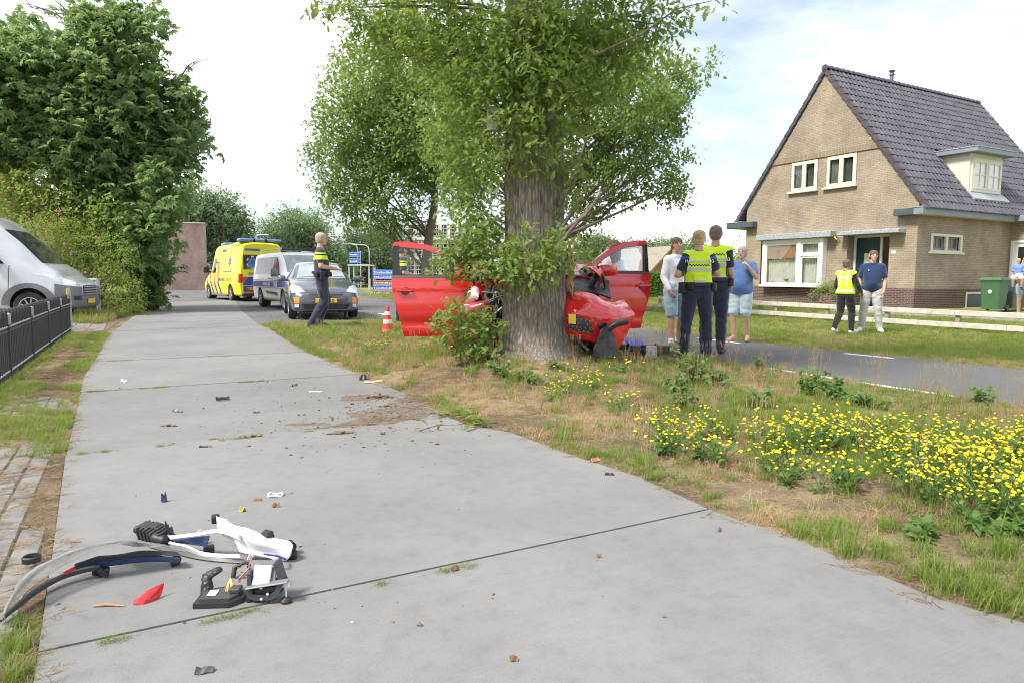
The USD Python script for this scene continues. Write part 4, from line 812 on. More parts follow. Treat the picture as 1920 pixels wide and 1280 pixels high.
part(oak, 'upper_crown', scatter(LEAF_SIX, P5, frames(D5, np.array([0, 0, 1.])+rng.normal(0, .3, D5.shape), rng, .2), rng.uniform(.12, .22, len(P5))), 'oak_leaf_far', kind='stuff')
# nesting box on the trunk
q = at(925, 223, 7.75); t = thing('nesting_box', 'small weathered wooden nesting box hung on the oak trunk', 'nesting box', q, -.3)
part(t, 'box', cbox(-.055, .055, -.06, .06, -.13, .10, .005), 'weathered_wood'); part(t, 'lid', moved(cbox(-.07, .07, -.09, .08, -.01, .01, .004), (0, 0, .12), 0, .2), 'post_wood'); part(t, 'entrance_hole', cyl((0, -.0605, .03), (0, -.064, .03), .018), 'dark_room')

# ---- the other trees
def tree(name, label, cat_, px, py, D, blobs, ntw, nleaf, size, tmpl, lm, rng, trunk=None, r0=.2, dd=1.2, group=None, limbs=True, **k):
    base_ = np.array(at(px, py, D)); base_[2] = tz(base_[0], base_[1])
    t = thing(name, label, cat_, base_, 0, group); B = [(c-base_, r) for c, r in pb(blobs, D, rng, dd)]
    cz = max(b[0][2] for b in B)
    tp = trunk if trunk is not None else [(0, 0, -.2), (0, 0, cz*.3), (rng.normal(0, .15), 0, cz*.55), (rng.normal(0, .3), 0, cz*.8)]
    ms = [trunk_mesh(tp, np.linspace(r0*1.25, r0*.35, len(tp)))]
    part(t, 'trunk', cat(ms), 'branch_bark', True)
    if limbs:
        br = []; tpa = np.asarray(tp, float)
        for c, r in B:
            j = np.argmin(np.abs(tpa[:, 2]-max(c[2]-1.2*abs(c[0])*.6-.6, tpa[1, 2]*.8))); br.append(bough(tpa[j], c, r0*.26, .012, rng, .08))
        part(t, 'limbs', cat(br), 'branch_bark', True)
    part(t, 'crown', foliage(B, ntw, nleaf, size, tmpl, rng, **k), lm, kind='stuff')
    return t
rng = np.random.default_rng(8)
b2 = [(700, 150, 70), (770, 110, 80), (650, 245, 60), (720, 250, 85), (800, 220, 85), (660, 335, 58), (740, 340, 74), (820, 310, 70), (618, 290, 34), (640, 392, 34), (690, 395, 40), (712, 430, 26), (592, 300, 20), (750, 60, 60), (840, 180, 80), (610, 350, 22), (720, 190, 60), (690, 300, 60), (775, 290, 60), (640, 180, 40), (655, 120, 26), (870, 120, 80), (608, 232, 18), (760, 420, 26)]
tree('oak_tree', 'broad green oak whose crown stands left of the crashed oak', 'tree', 800, 545, 29, [(a, b, .9*c) for a, b, c in b2], 5400, 8, .165, LEAF_SIX, 'oak_leaf_far', rng, [(0, 0, -.2), (0, 0, 1.4), (.1, 0, 2.7), (.35, 0, 4.4), (0, 0, 6.5), (-.2, 0, 9)], .21, 1.0, tw=.45, shell=.45)
b3 = [(1120, 190, 70), (1190, 190, 62), (1100, 285, 56), (1170, 275, 56), (1225, 225, 44), (1262, 160, 34), (1318, 122, 18), (1290, 150, 22), (1236, 335, 32), (1265, 362, 22), (1120, 360, 46), (1082, 420, 26), (1100, 465, 18), (1060, 130, 80), (1150, 110, 60), (890, 300, 66), (850, 265, 56), (900, 180, 80), (868, 372, 34), (1215, 290, 26), (1275, 300, 18), (1250, 260, 26), (1225, 120, 36), (1150, 330, 36), (1000, 120, 80), (1190, 355, 20), (1240, 205, 40), (1275, 215, 18), (1262, 345, 18), (960, 250, 60)]
tree('oak_tree', 'spreading oak behind the crashed oak, its boughs reaching right', 'tree', 1005, 560, 21, [(a, b, .9*c) for a, b, c in b3], 5400, 8, .13, LEAF_SIX, 'oak_leaf_far', rng, [(0, 0, -.2), (0, 0, 1.5), (-.1, 0, 2.6), (0, 0, 4.5), (.2, 0, 6.5), (.2, 0, 8)], .3, .8, tw=.36, shell=.4)
bc = [(35, 85, 42), (165, 78, 55), (225, 75, 58), (100, 170, 100), (215, 190, 95), (295, 190, 62), (342, 228, 38), (20, 250, 80), (170, 290, 105), (285, 300, 72), (225, 395, 84), (272, 440, 50), (285, 490, 34), (240, 480, 56), (30, 150, 80), (-10, 250, 90), (-20, 110, 70), (270, 40, 36), (330, 270, 46), (360, 215, 22), (305, 360, 40), (205, 35, 26), (262, 525, 40), (278, 550, 22), (210, 440, 60), (300, 425, 24), (180, 120, 70), (250, 250, 70), (120, 260, 60)]
ch_ = tree('chestnut_tree', 'large horse chestnut with drooping leaves over the left of the path', 'tree', 262, 586, 21.8, [(a, b, .80*c) for a, b, c in bc], 3300, 5, .215, LEAF_PALM, 'chestnut_leaf', rng, [(0, 0, -.2), (0, 0, 1.2), (-.3, 0, 2.6), (-.7, 0, 4.4), (-.9, 0, 6.4)], .2, .6, tw=.5, shell=.55, spread=.75)
tw = []; ob = np.array(at(262, 586, 21.8)); ob[2] = tz(ob[0], ob[1])
for (a, b, c, d) in [(150, 55, 45, 5), (160, 50, 75, 20), (140, 45, 95, -5), (230, 60, 205, -10), (335, 150, 372, 112), (180, 40, 60, 15), (190, 30, 120, -15), (300, 330, 330, 322)]:
    p, q = at(a, b, 21.3)-ob, at(c, d, 21.1)-ob; m_ = (p+q)/2+[0, 0, .12]; tw.append(tube([p, m_, q], [.03, .018, .006], 5))
    for k in range(5):
        f = rng.uniform(.3, .95); s = p*(1-f)+q*f; e = s+(q-p)*rng.uniform(.15, .35)+rng.normal(0, .14, 3); tw.append(tube([s, (s+e)/2+[0, 0, .03], e], [.012, .008, .003], 4))
[part(ch_, 'bare_twig', q, 'branch_bark') for q in tw]
def bush(name, label, cat_, D, blobs, ntw, nleaf, size, tmpl, lm, rng, dd=.3, px=None, **k):
    B = pb(blobs, D, rng, dd); c0 = np.mean([b[0] for b in B], 0); o = np.array([c0[0], c0[1], tz(c0[0], c0[1])]); B = [(c-o, r) for c, r in B]
    t = thing(name, label, cat_, o)
    part(t, 'stems', cat([bough((rng.normal(0, .25), rng.normal(0, .2), -.1), c, .03, .008, rng, .05) for c, r in B]), 'branch_bark')
    part(t, 'foliage', foliage(B, ntw, nleaf, size, tmpl, rng, **k), lm, kind='stuff'); return t, B
bush('leafy_shrub', 'light green leafy shrub above the roof of the silver van', 'shrub', 20.4, [(25, 365, 44), (75, 350, 40), (110, 385, 34), (60, 400, 40), (0, 380, 50), (150, 400, 28), (205, 405, 34), (235, 412, 18), (180, 425, 26), (130, 345, 16), (40, 330, 22)], 800, 6, .13, LEAF_SIX, 'light_leaf', rng, tw=.3, shell=.4)
rh, RB = bush('rose_hedge', 'rounded rose hedge with a few pink flowers behind the silver van', 'hedge', 19.6, [(90, 455, 44), (150, 455, 44), (205, 480, 42), (150, 505, 56), (215, 535, 40), (236, 560, 26), (185, 560, 36), (120, 520, 46), (228, 500, 28), (60, 470, 40), (200, 585, 20), (235, 585, 16), (95, 560, 40), (150, 575, 26), (40, 520, 50), (255, 575, 14), (272, 582, 10)], 3000, 7, .068, LEAF_SIX, 'light_leaf', rng, tw=.22, shell=.6)
for (px, py) in [(67, 450), (121, 458), (180, 446), (45, 432), (160, 512)]:
    part(rh, 'rose_flower', moved(cat([moved(trimesh.creation.icosphere(1, .02), (.018*math.cos(a), .0, .018*math.sin(a))) for a in np.arange(0, 6, 1.25)]), at(px, py, 18.7)-np.array(stage.GetPrimAtPath(rh).GetAttribute('xformOp:translate').Get())), 'rose_petal')
far = [('tree', 'loose grey green tree rising above the brick block', 425, 535, 66, [(370, 395, 38), (415, 415, 36), (342, 385, 26), (448, 430, 24), (400, 455, 36), (440, 470, 24), (420, 385, 20), (365, 440, 34), (458, 455, 14), (395, 490, 24)], 'distant_leaf', .36, 2000),
    ('tree', 'dense round green tree behind the white police van', 560, 535, 74, [(540, 432, 32), (503, 446, 22), (575, 445, 34), (612, 468, 24), (560, 475, 48), (605, 500, 38), (515, 485, 36), (632, 500, 24), (548, 415, 16), (590, 425, 18), (650, 520, 20), (520, 515, 30)], 'distant_leaf', .36, 3000),
    ('tree', 'pale drooping tree behind the street lamps', 690, 535, 82, [(680, 462, 30), (655, 485, 30), (705, 490, 32), (735, 470, 36), (690, 510, 30), (668, 440, 16), (720, 440, 22), (725, 515, 30), (650, 510, 24)], 'willow_leaf', .36, 2200),
    ('tree', 'round far tree right of the open red door', 1260, 545, 66, [(1250, 478, 22), (1290, 485, 26), (1228, 480, 20), (1320, 495, 20), (1270, 505, 30), (1235, 505, 24), (1310, 515, 20), (1345, 510, 16)], 'distant_leaf', .36, 1500),
    ('tree', 'far tree left of the open red door window', 1115, 545, 70, [(1120, 470, 24), (1095, 490, 24), (1145, 480, 18), (1130, 500, 24), (1180, 476, 14)], 'distant_leaf', .36, 1000),
    ('tree', 'light green young tree by the left corner of the house', 1372, 560, 38, [(1372, 500, 14), (1380, 520, 16), (1366, 535, 14), (1378, 545, 14)], 'light_leaf', .2, 700)]
for nm, lb, px, py, D, bl, lm, sz, nt in far: tree('tree', lb, 'tree', px, py, D, bl, nt, 8, sz, LEAF_SIMPLE, lm, rng, None, .2*D/60, 1.2, tw=.9, shell=.35)
wood = [(np.array([x*1.0, 185+rng.normal(0, 8), rng.uniform(1, 3.2)]), rng.uniform(2.5, 4)) for x in np.arange(-210, 260, 4.5)]
path_ = struct('distant_wood', foliage(wood, 9000, 6, .8, LEAF_SIMPLE, rng, tw=1.5, shell=.5), 'distant_leaf', kind='stuff'); tag(path_, 'low far wood along the horizon', 'wood')
# clipped hedge behind the lawn
p0, p1 = at(1130, 550, 36), at(1425, 550, 33); d = (p1-p0)[:2]; L = np.linalg.norm(d); o = (p0[0], p0[1], tz(p0[0], p0[1])+.1); hz = math.atan2(d[1], d[0])
t = thing('clipped_hedge', 'bright green clipped hedge along the back of the lawn', 'hedge', o, hz)
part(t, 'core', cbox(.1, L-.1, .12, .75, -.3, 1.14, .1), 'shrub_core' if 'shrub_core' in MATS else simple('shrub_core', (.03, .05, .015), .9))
n = 15000; f = rng.random(n); Pq = np.where((f < .6)[:, None], np.c_[rng.random(n)*L, rng.normal(.05, .035, n), rng.random(n)*1.25-.1], np.c_[rng.random(n)*L, rng.random(n)*.85, rng.normal(1.2, .035, n)]); Dq = rng.normal(0, 1, (n, 3))+[0, -.6, .5]; Dq /= np.linalg.norm(Dq, axis=1, keepdims=True)
part(t, 'foliage', scatter(LEAF_SIMPLE, Pq, frames(Dq, np.array([0, -.5, 1.])+rng.normal(0, .3, Dq.shape), rng, .2), rng.uniform(.07, .13, n)), 'hedge_leaf', kind='stuff')
# plant in the brick planter
x0, x1, zt = PLANTER; t = thing('planter_plant', 'leafy green plant spilling over the brick planter', 'plant', HC+HX*((x0+x1)/2)+HY*-.38+np.array([0, 0, zt]), HRZ)
B = [(np.array([a, b, c]), r) for a, b, c, r in [(-.4, -.1, .12, .26), (.0, .0, .25, .32), (.45, .05, .35, .34), (-.65, -.25, -.12, .18), (.3, -.1, .1, .26), (.7, .1, .5, .2)]]
part(t, 'stems', cat([bough((0, 0, -.1), c, .012, .004, rng, .1) for c, r in B]), 'branch_bark'); part(t, 'foliage', foliage(B, 330, 6, .085, LEAF_SIX, rng, tw=.18, shell=.35), 'light_leaf', kind='stuff')
# ================================================================ vehicles
def paint(name, col, rough=.25, coat=.6, metal=0., var=.03):
    simple(name, col, rough, metal, .5, coat, var=var, vscale=3, bump=(2.6, .12, .02))
paint('silver_paint', (.50, .52, .55), .3, .6, .35); paint('yellow_paint', (.78, .72, .015), .35, .4); paint('van_white', (.84, .85, .86), .3, .5); paint('graphite_paint', (.10, .112, .138), .22, .8, .45); paint('red_paint', (.52, .012, .014), .16, 1., .05)
simple('bumper_grey', (.13, .14, .155), .55, var=.08); simple('black_plastic', (.018, .019, .021), .5, var=.2, bump=(120, .15, .002)); simple('black_gloss', (.012, .013, .015), .12, var=.1); simple('tyre_rubber', (.022, .022, .022), .85, var=.2, bump=(60, .3, .004)); simple('alloy', (.42, .43, .44), .35, metal=.7, var=.1)
simple('lamp_clear', (.62, .65, .68), .08, metal=.25, spec=.8, var=.2, vscale=14); simple('lamp_orange', (.75, .25, .02), .2, var=.1); simple('lamp_red', (.45, .01, .015), .15, var=.1); simple('lamp_blue', (.12, .2, .5), .15, var=.15); simple('chrome', (.6, .61, .62), .15, metal=1., var=.05)
simple('plate_yellow', (.72, .45, .015), .45, var=.05); simple('ink', (.012, .012, .014), .6); simple('stripe_blue', (.035, .05, .33), .4, var=.05); simple('stripe_red', (.62, .06, .03), .4, var=.05); simple('stripe_orange', (.75, .16, .03), .4, var=.05); simple('star_blue', (.05, .15, .5), .4, var=.05); simple('pure_white', (.82, .82, .82), .45, var=.02); simple('stripe_yellow', (.75, .55, .02), .4)
simple('car_glass', (.028, .034, .036), .03, spec=.9, var=.15); simple('car_glass_light', (.27, .31, .33), .04, spec=1., var=.3, vscale=2); simple('red_glass', (.05, .025, .03), .04, spec=.9)

def fillet(P, rads, k=4):
    """Closed polygon with each corner rounded; a fixed number of points per corner."""
    out = []; n = len(P)
    for i in range(n):
        p, a, b = P[i], P[i-1], P[(i+1) % n]; la, lb = np.linalg.norm(a-p)+1e-9, np.linalg.norm(b-p)+1e-9; r = min(rads[i], .45*la, .45*lb)
        q0, q1 = p+(a-p)/la*r, p+(b-p)/lb*r
        for t in np.linspace(0, 1, k): out.append((1-t)**2*q0+2*t*(1-t)*p+t*t*q1)
    return np.array(out)
def body(rows, rads=(.06, .05, .06, .1, .08, .10, .25), nx=80, e=0.0, crush=None, sharp=()):
    """A closed body lofted along x (front at the largest x). Row: x, z bottom, half width bottom, z waist, half width waist, z belt, half width belt, z roof edge, half width roof edge, z top."""
    rows = np.array(sorted(rows), float); xs = rows[:, 0]
    X = np.unique(np.r_[np.linspace(xs[0], xs[-1], nx), xs]); I = PchipInterpolator(xs, rows[:, 1:], axis=0)(X)
    V = []
    for x, (zb, wb, zw, ww, zl, wl, zr, wr, zt) in zip(X, I):
        half = [(wb*.85, zb), (wb, zb+.06), (ww, zw), (wl, zl), (wr, zr), (wr*.55, zt-.25*(zt-zr))]
        P = np.array(half+[(-a, b) for a, b in half[::-1]]); rr = list(rads[:6])+list(rads[:6][::-1])
        s = fillet(P, rr); V.append(np.c_[np.full(len(s), x), s])
    V = np.array(V); a, b = V.shape[:2]
    if crush is not None: V = crush(V)
    f = []
    idx = np.arange(a*b).reshape(a, b); nxt = np.roll(idx, -1, 1)
    q = np.stack([idx[:-1], nxt[:-1], nxt[1:], idx[1:]], -1).reshape(-1, 4); F = np.vstack([q[:, [0, 1, 2]], q[:, [0, 2, 3]]])
    Vf = np.vstack([V.reshape(-1, 3), V[0].mean(0), V[-1].mean(0)]); c0, c1 = a*b, a*b+1
    F = np.vstack([F, np.stack([np.full(b, c0), nxt[0], idx[0]], 1), np.stack([np.full(b, c1), idx[-1], nxt[-1]], 1)])
    m = tm(Vf, F)
    if m.volume < 0: m = tm(Vf, F[:, ::-1])
    return puff(m, e) if e else m
class Car:
    """A vehicle body from which openings are cut and onto which flush panels are laid."""
    def __init__(s, rows, **k):
        s.base = body(rows, **k); s.B = toman(s.base); s.cuts = []; s.k = 0
    def shell(s, e): return toman(puff(s.base, e))
    def panel(s, pr, e=.004, inner=-.006):
        return totm((s.shell(e) ^ pr)-s.shell(inner)) if True else None
    def cut(s, pr): s.B = s.B-pr
def wheel(r, w, spokes=10, rim='alloy', inset=.03):
    """Tyre, rim and spokes about the y axis, outer face at -y."""
    t = revolve([(r*.66, w/2), (r*.93, w/2), (r, w*.36), (r, -w*.36), (r*.93, -w/2), (r*.66, -w/2), (r*.64, -w*.3), (r*.64, w*.3), (r*.66, w/2)], 36, 'y')
    ri = [revolve([(r*.63, w*.3), (r*.665, -w*.47), (r*.61, -w*.5), (r*.58, -w*.3), (r*.58, w*.2)], 32, 'y')]
    for k in range(spokes):
        a = 2*PI*k/spokes; c, s = math.cos(a), math.sin(a)
        m = cbox(.05*r, .61*r, -w*.42, -w*.30, -.045*r, .045*r, .006); v = np.array(m.vertices); ri.append(tm(np.c_[v[:, 0]*c-v[:, 2]*s, v[:, 1], v[:, 0]*s+v[:, 2]*c], m.faces))
    ri.append(cyl((0, -w*.44, 0), (0, -w*.2, 0), r*.16, n=16)); back = cyl((0, -w*.08, 0), (0, w*.2, 0), r*.6, n=24)
    return t, cat(ri), back
def put_wheels(t, r, w, pos, side, rim='alloy', spokes=10, steer=0.):
    ty_, ri, bk = wheel(r, w, spokes)
    for x, y in pos:
        rz = 0 if y < 0 else PI
        o = part(t, 'wheel', moved(ty_, (x, y, r), rz), 'tyre_rubber', 35); part(o, 'rim', moved(ri, (x, y, r), rz), rim, 35); part(o, 'brake_disc', moved(bk, (x, y, r), rz), 'black_plastic')
def arches(c, t, pos, r, hw_, depth=.32):
    for x, y in pos:
        s = 1 if y > 0 else -1; y0, y1 = sorted((s*(hw_-depth), s*(hw_+.2)))
        ang = np.linspace(0, 2*PI, 28, endpoint=False); c.cut(prism(np.c_[x+r*np.cos(ang), r*.93+r*np.sin(ang)], y0, y1))
        a = np.linspace(-.25, PI+.25, 18); L = np.array([[[x+(r-.006)*math.cos(q), yy, r*.93+(r-.006)*math.sin(q)] for q in a] for yy in (s*(hw_-depth+.01), s*(hw_-.035))])
        part(t, 'wheel_arch', thick(grid(L), .01), 'black_plastic'); part(t, 'wheel_arch', totm(prism(np.c_[x+(r-.008)*np.cos(ang), r*.93+(r-.008)*np.sin(ang)], s*(hw_-depth+.012)-.004, s*(hw_-depth+.012)+.004)), 'black_plastic')
def poly(*p): return [tuple(q) for q in p]
def mirror(t, x, y, z, s, m='black_plastic', sc=1., h=.2):
    o = part(t, 'door_mirror', totm(hull([((x, y+s*.10*sc, z-h*.3), .05*sc), ((x, y+s*.24*sc, z-h*.3), .05*sc), ((x, y+s*.10*sc, z+h*.35), .05*sc), ((x, y+s*.22*sc, z+h*.35), .05*sc), ((x+.04, y+s*.17*sc, z), .055*sc)])), m, 50)
    part(o, 'mirror_arm', tube([(x+.0, y-s*.02, z-h*.3), (x, y+s*.12*sc, z-h*.32)], [.03*sc, .028*sc], 8), 'black_plastic')
def plate(t, c, rot, txt, w=.52, h=.11, blue=True):
    """A number plate lying in the local xz plane, facing -y, placed by rz=rot at c."""
    ps = part(t, 'number_plate', moved(cbox(-w/2, w/2, -.006, .006, -h/2, h/2, .003), c, rot), 'plate_yellow')
    if blue: part(ps, 'country_band', moved(box(-w/2+.006, -w/2+.045, -.008, -.0062, -h/2+.006, h/2-.006), c, rot), 'star_blue')
    if txt: part(ps, 'lettering', moved(stand(text(txt, h*.62, .002)), (c[0]+.012*math.sin(rot)*1, c[1]-.012*math.cos(rot), c[2]), rot), 'ink')
    return ps

# ---- dark hybrid hatchback facing the camera
f_ = np.array(at(612, 592, 17.3)); hd = math.atan2(-.93, .345)
car = thing('parked_car', 'dark grey hatchback with yellow plate standing on the road behind the police officer', 'car', (f_[0], f_[1], tz(f_[0], f_[1])+.01), hd)
R_ = [(0.03, .30, .45, .42, .50, .55, .47, .60, .35, .61), (-.02, .24, .62, .44, .66, .60, .60, .65, .42, .66), (-.14, .20, .76, .50, .80, .68, .73, .75, .52, .76), (-.36, .18, .80, .56, .855, .77, .79, .83, .60, .85), (-.72, .17, .81, .60, .87, .86, .83, .93, .66, .95),
      (-1.12, .17, .81, .62, .8725, .92, .835, 1.0, .68, 1.03), (-1.55, .17, .81, .64, .8725, .95, .84, 1.20, .66, 1.235), (-2.05, .17, .81, .66, .8725, .97, .845, 1.40, .61, 1.45), (-2.6, .17, .81, .66, .8725, .99, .84, 1.445, .58, 1.49), (-3.3, .18, .80, .66, .865, 1.01, .83, 1.37, .56, 1.42), (-3.95, .22, .77, .66, .84, 1.04, .80, 1.20, .55, 1.24), (-4.3, .28, .70, .66, .80, 1.02, .74, 1.1, .55, 1.12), (-4.43, .34, .60, .62, .70, .9, .62, 1.0, .45, 1.01)]
c = Car(R_); WP = [(-.93, -.76), (-.93, .76), (-3.63, -.76), (-3.63, .76)]; arches(c, car, WP, .345, .875)
part(car, 'body', totm(c.B), 'graphite_paint', 32)
put_wheels(car, .315, .2, [(-.93, -.765), (-.93, .765), (-3.63, -.765), (-3.63, .765)], None, spokes=5)
part(car, 'windscreen', c.panel(prism([(-.63, 1.035), (.63, 1.035), (.50, 1.41), (-.50, 1.41)], -2.05, -1.1, 'x') ^ Manifold.cube([2, 2, .8]).translate([-2.6, -1, 1.0])), 'car_glass_light', 32)
for s in (-1, 1):
    part(car, 'side_window', c.panel(prism([(-1.75, .99), (-2.75, 1.03), (-2.75, 1.36), (-2.3, 1.36)], *sorted((s*.3, s*1.)))), 'car_glass', 32); part(car, 'side_window', c.panel(prism([(-2.82, 1.03), (-3.7, 1.07), (-3.3, 1.31), (-2.82, 1.36)], *sorted((s*.3, s*1.)))), 'car_glass', 32)
    part(car, 'headlight', c.panel(prism([(s*.50, .70), (s*.80, .66), (s*.84, .80), (s*.80, .88), (s*.62, .83)], -.62, .1, 'x')), 'lamp_clear', 32)
    part(car, 'fog_light', c.panel(prism([(s*.64, .42), (s*.76, .42), (s*.76, .56), (s*.64, .56)], -.5, .1, 'x')), 'lamp_orange', 32); part(car, 'fog_light', c.panel(prism([(s*.65, .32), (s*.75, .32), (s*.75, .40), (s*.65, .40)], -.5, .1, 'x')), 'lamp_clear', 32)
    mirror(car, -1.55, s*.84, 1.02, s, 'graphite_paint', .9, .12)
    part(car, 'door_seam', c.panel(prism([(-1.72, .3), (-1.73, .95), (-1.74, .95), (-1.73, .3)], *sorted((s*.5, s*1.))), .001), 'black_plastic')
part(car, 'lower_grille', c.panel(prism([(-.52, .27), (.52, .27), (.58, .40), (-.58, .40)], -.4, .1, 'x')), 'black_plastic', 32)
gr = part(car, 'upper_grille', c.panel(prism([(-.40, .615), (.40, .615), (.42, .655), (-.42, .655)], -.5, .1, 'x')), 'black_plastic', 32)
part(car, 'bonnet_edge', c.panel(prism([(-.52, .672), (.52, .672), (.52, .68), (-.52, .68)], -.5, .1, 'x'), .002), 'black_plastic', 32)
ang = np.linspace(0, 2*PI, 20, endpoint=False)
em = cat([tube([(.035, .075*math.cos(a), .63+.05*math.sin(a)) for a in np.linspace(0, 2*PI, 17)], .008, 6), tube([(.035, .03*math.cos(a), .645+.025*math.sin(a)) for a in np.linspace(0, 2*PI, 17)], .006, 6)])
part(car, 'badge', em, 'chrome')
plate(car, (.062, 0, .49), PI/2, 'K-GJ-2', blue=False)
part(car, 'wiper', cat([tube([(-1.12, -.55, 1.055), (-1.2, -.1, 1.095)], .008, 5), tube([(-1.12, .1, 1.06), (-1.2, .55, 1.085)], .008, 5)]), 'black_plastic')

# ---- panel vans
def vanrows(L, W, H, hood, scr0, scr1, zb=.28, nose=.0, zh=1.05, zbelt=1.15, roofw=.84):
    w = W/2
    return [(.0, zb+.05, w*.72, .55, w*.80, zh*.72, w*.72, zh*.78, w*.55, zh*.79), (-.08, zb, w*.86, .6, w*.90, zh*.80, w*.82, zh*.86, w*.62, zh*.88), (-.3, zb-.03, w*.93, .65, w*.975, zh*.88, w*.9, zh*.95, w*.68, zh*.98), (-hood*.7, zb-.04, w*.95, .7, w, zh*.97, w*.94, zh*1.08, w*.74, zh*1.11), (scr0, zb-.04, w*.95, .72, w, zh*1.05, w*.95, zh*1.18, w*.78, zh*1.22),
            ((scr0+scr1)/2, zb-.04, w*.95, .74, w, zbelt, w*.965, (zh*1.2+H)/2, w*.80, (zh*1.22+H)/2+.05), (scr1, zb-.04, w*.95, .75, w, zbelt, w*.97, H-.16, w*roofw, H-.03), (scr1-.35, zb-.04, w*.95, .75, w, zbelt, w*.975, H-.11, w*roofw, H), (-L*.6, zb-.04, w*.95, .75, w, zbelt, w*.975, H-.10, w*roofw, H), (-L+.12, zb-.03, w*.94, .75, w*.99, zbelt, w*.965, H-.11, w*roofw, H-.01), (-L+.02, zb, w*.92, .75, w*.965, zbelt, w*.94, H-.16, w*roofw*.97, H-.05), (-L, zb+.03, w*.9, .75, w*.95, zbelt, w*.925, H-.18, w*roofw*.95, H-.08)]
VR = (.05, .05, .10, .12, .12, .2)
# white enforcement van, facing the camera and to the right
a_, b_ = np.array(at(494, 573, 25.2)), np.array(at(534, 579.5, 22.9)); hv = b_-a_; hd = math.atan2(hv[1], hv[0]); un = hv[:2]/np.linalg.norm(hv[:2]); lf_ = np.array([-un[1], un[0]])
fr = a_[:2]+un*(2.95+.95)+lf_*.86
van = thing('police_van', 'white patrol van with blue side band parked behind the dark car', 'van', (fr[0], fr[1], 0.), hd)
c = Car(vanrows(4.97, 1.98, 1.98, .9, -1.0, -1.95, zh=1.0, zbelt=1.12), rads=VR); WP = [(-.95, -.84), (-.95, .84), (-3.88, -.84), (-3.88, .84)]; arches(c, van, WP, .37, .99)
part(van, 'body', totm(c.B), 'van_white', 32); put_wheels(van, .335, .22, [(-.95, -.86), (-.95, .86), (-3.88, -.86), (-3.88, .86)], None, spokes=5)
part(van, 'windscreen', c.panel(prism([(-.76, 1.24), (.76, 1.24), (.70, 1.82), (-.70, 1.82)], -2.0, -.95, 'x')), 'car_glass_light', 32)
for s in (-1, 1):
    Y = sorted((s*.6, s*1.2))
    part(van, 'side_window', c.panel(prism([(-1.40, 1.15), (-2.28, 1.15), (-2.28, 1.76), (-1.90, 1.76)], *Y)), 'car_glass', 32); part(van, 'side_window', c.panel(prism([(-2.42, 1.17), (-4.65, 1.17), (-4.6, 1.76), (-2.42, 1.76)], *Y)), 'red_glass', 32)
    bl = part(van, 'blue_band', c.panel(prism([(-.55, .74), (-.45, .93), (-4.94, .93), (-4.94, .74)], *Y)), 'stripe_blue', 32)
    part(van, 'thin_stripe', c.panel(prism([(-.55, .955), (-.55, .975), (-4.94, .975), (-4.94, .955)], *Y)), 'stripe_blue', 32); part(van, 'thin_stripe', c.panel(prism([(-.55, .70), (-.55, .715), (-4.94, .715), (-4.94, .70)], *Y)), 'stripe_blue', 32)
    part(van, 'yellow_stripe', c.panel(prism([(-1.4, .30), (-1.4, .36), (-3.45, .36), (-3.45, .30)], *Y)), 'stripe_yellow', 32); part(van, 'side_moulding', c.panel(prism([(-1.55, .46), (-1.6, .57), (-3.0, .60), (-3.0, .52)], *Y), .012), 'bumper_grey', 32)
    part(van, 'door_seam', c.panel(prism([(-2.345, .3), (-2.345, 1.82), (-2.36, 1.82), (-2.36, .3)], *Y), .0015), 'bumper_grey')
    for x in (-2.2, -2.55): part(van, 'door_handle', cbox(x-.08, x+.08, min(s*.985, s*1.02), max(s*.985, s*1.02), 1.02, 1.05, .008), 'black_plastic')
    part(van, 'side_lettering', moved(stand(text('HANDHAVING', .10, .004)), (-2.85, -1.002, .835)) if s < 0 else moved(stand(text('HANDHAVING', .10, .004)), (-2.85, 1.002, .835), PI), 'pure_white')
    for k in range(3): part(van, 'white_chevron', c.panel(prism([(-1.55-.14*k, .745), (-1.62-.14*k, .925), (-1.70-.14*k, .925), (-1.63-.14*k, .745)], *Y), .007), 'pure_white')
    part(van, 'headlight', c.panel(prism([(s*.52, .70), (s*.90, .70), (s*.93, .95), (s*.74, .92)], -.7, .1, 'x')), 'lamp_clear', 32); mirror(van, -1.35, s*.95, 1.22, s, 'bumper_grey', 1., .26)
part(van, 'grille', c.panel(prism([(-.5, .56), (.5, .56), (.55, .74), (-.55, .74)], -.5, .1, 'x')), 'black_plastic', 32); part(van, 'front_bumper', c.panel(prism([(-.85, .3), (.85, .3), (.85, .48), (-.85, .48)], -.5, .1, 'x')), 'bumper_grey', 32)
for s in (-1, 1): part(van, 'roof_rail', cat([tube([(-2.0, s*.74, 1.95), (-2.15, s*.74, 2.03), (-4.5, s*.74, 2.03), (-4.65, s*.74, 1.95)], .022, 6)]), 'alloy')
part(van, 'light_bar', cbox(-2.5, -2.2, -.62, .62, 1.99, 2.08, .03), 'black_gloss')

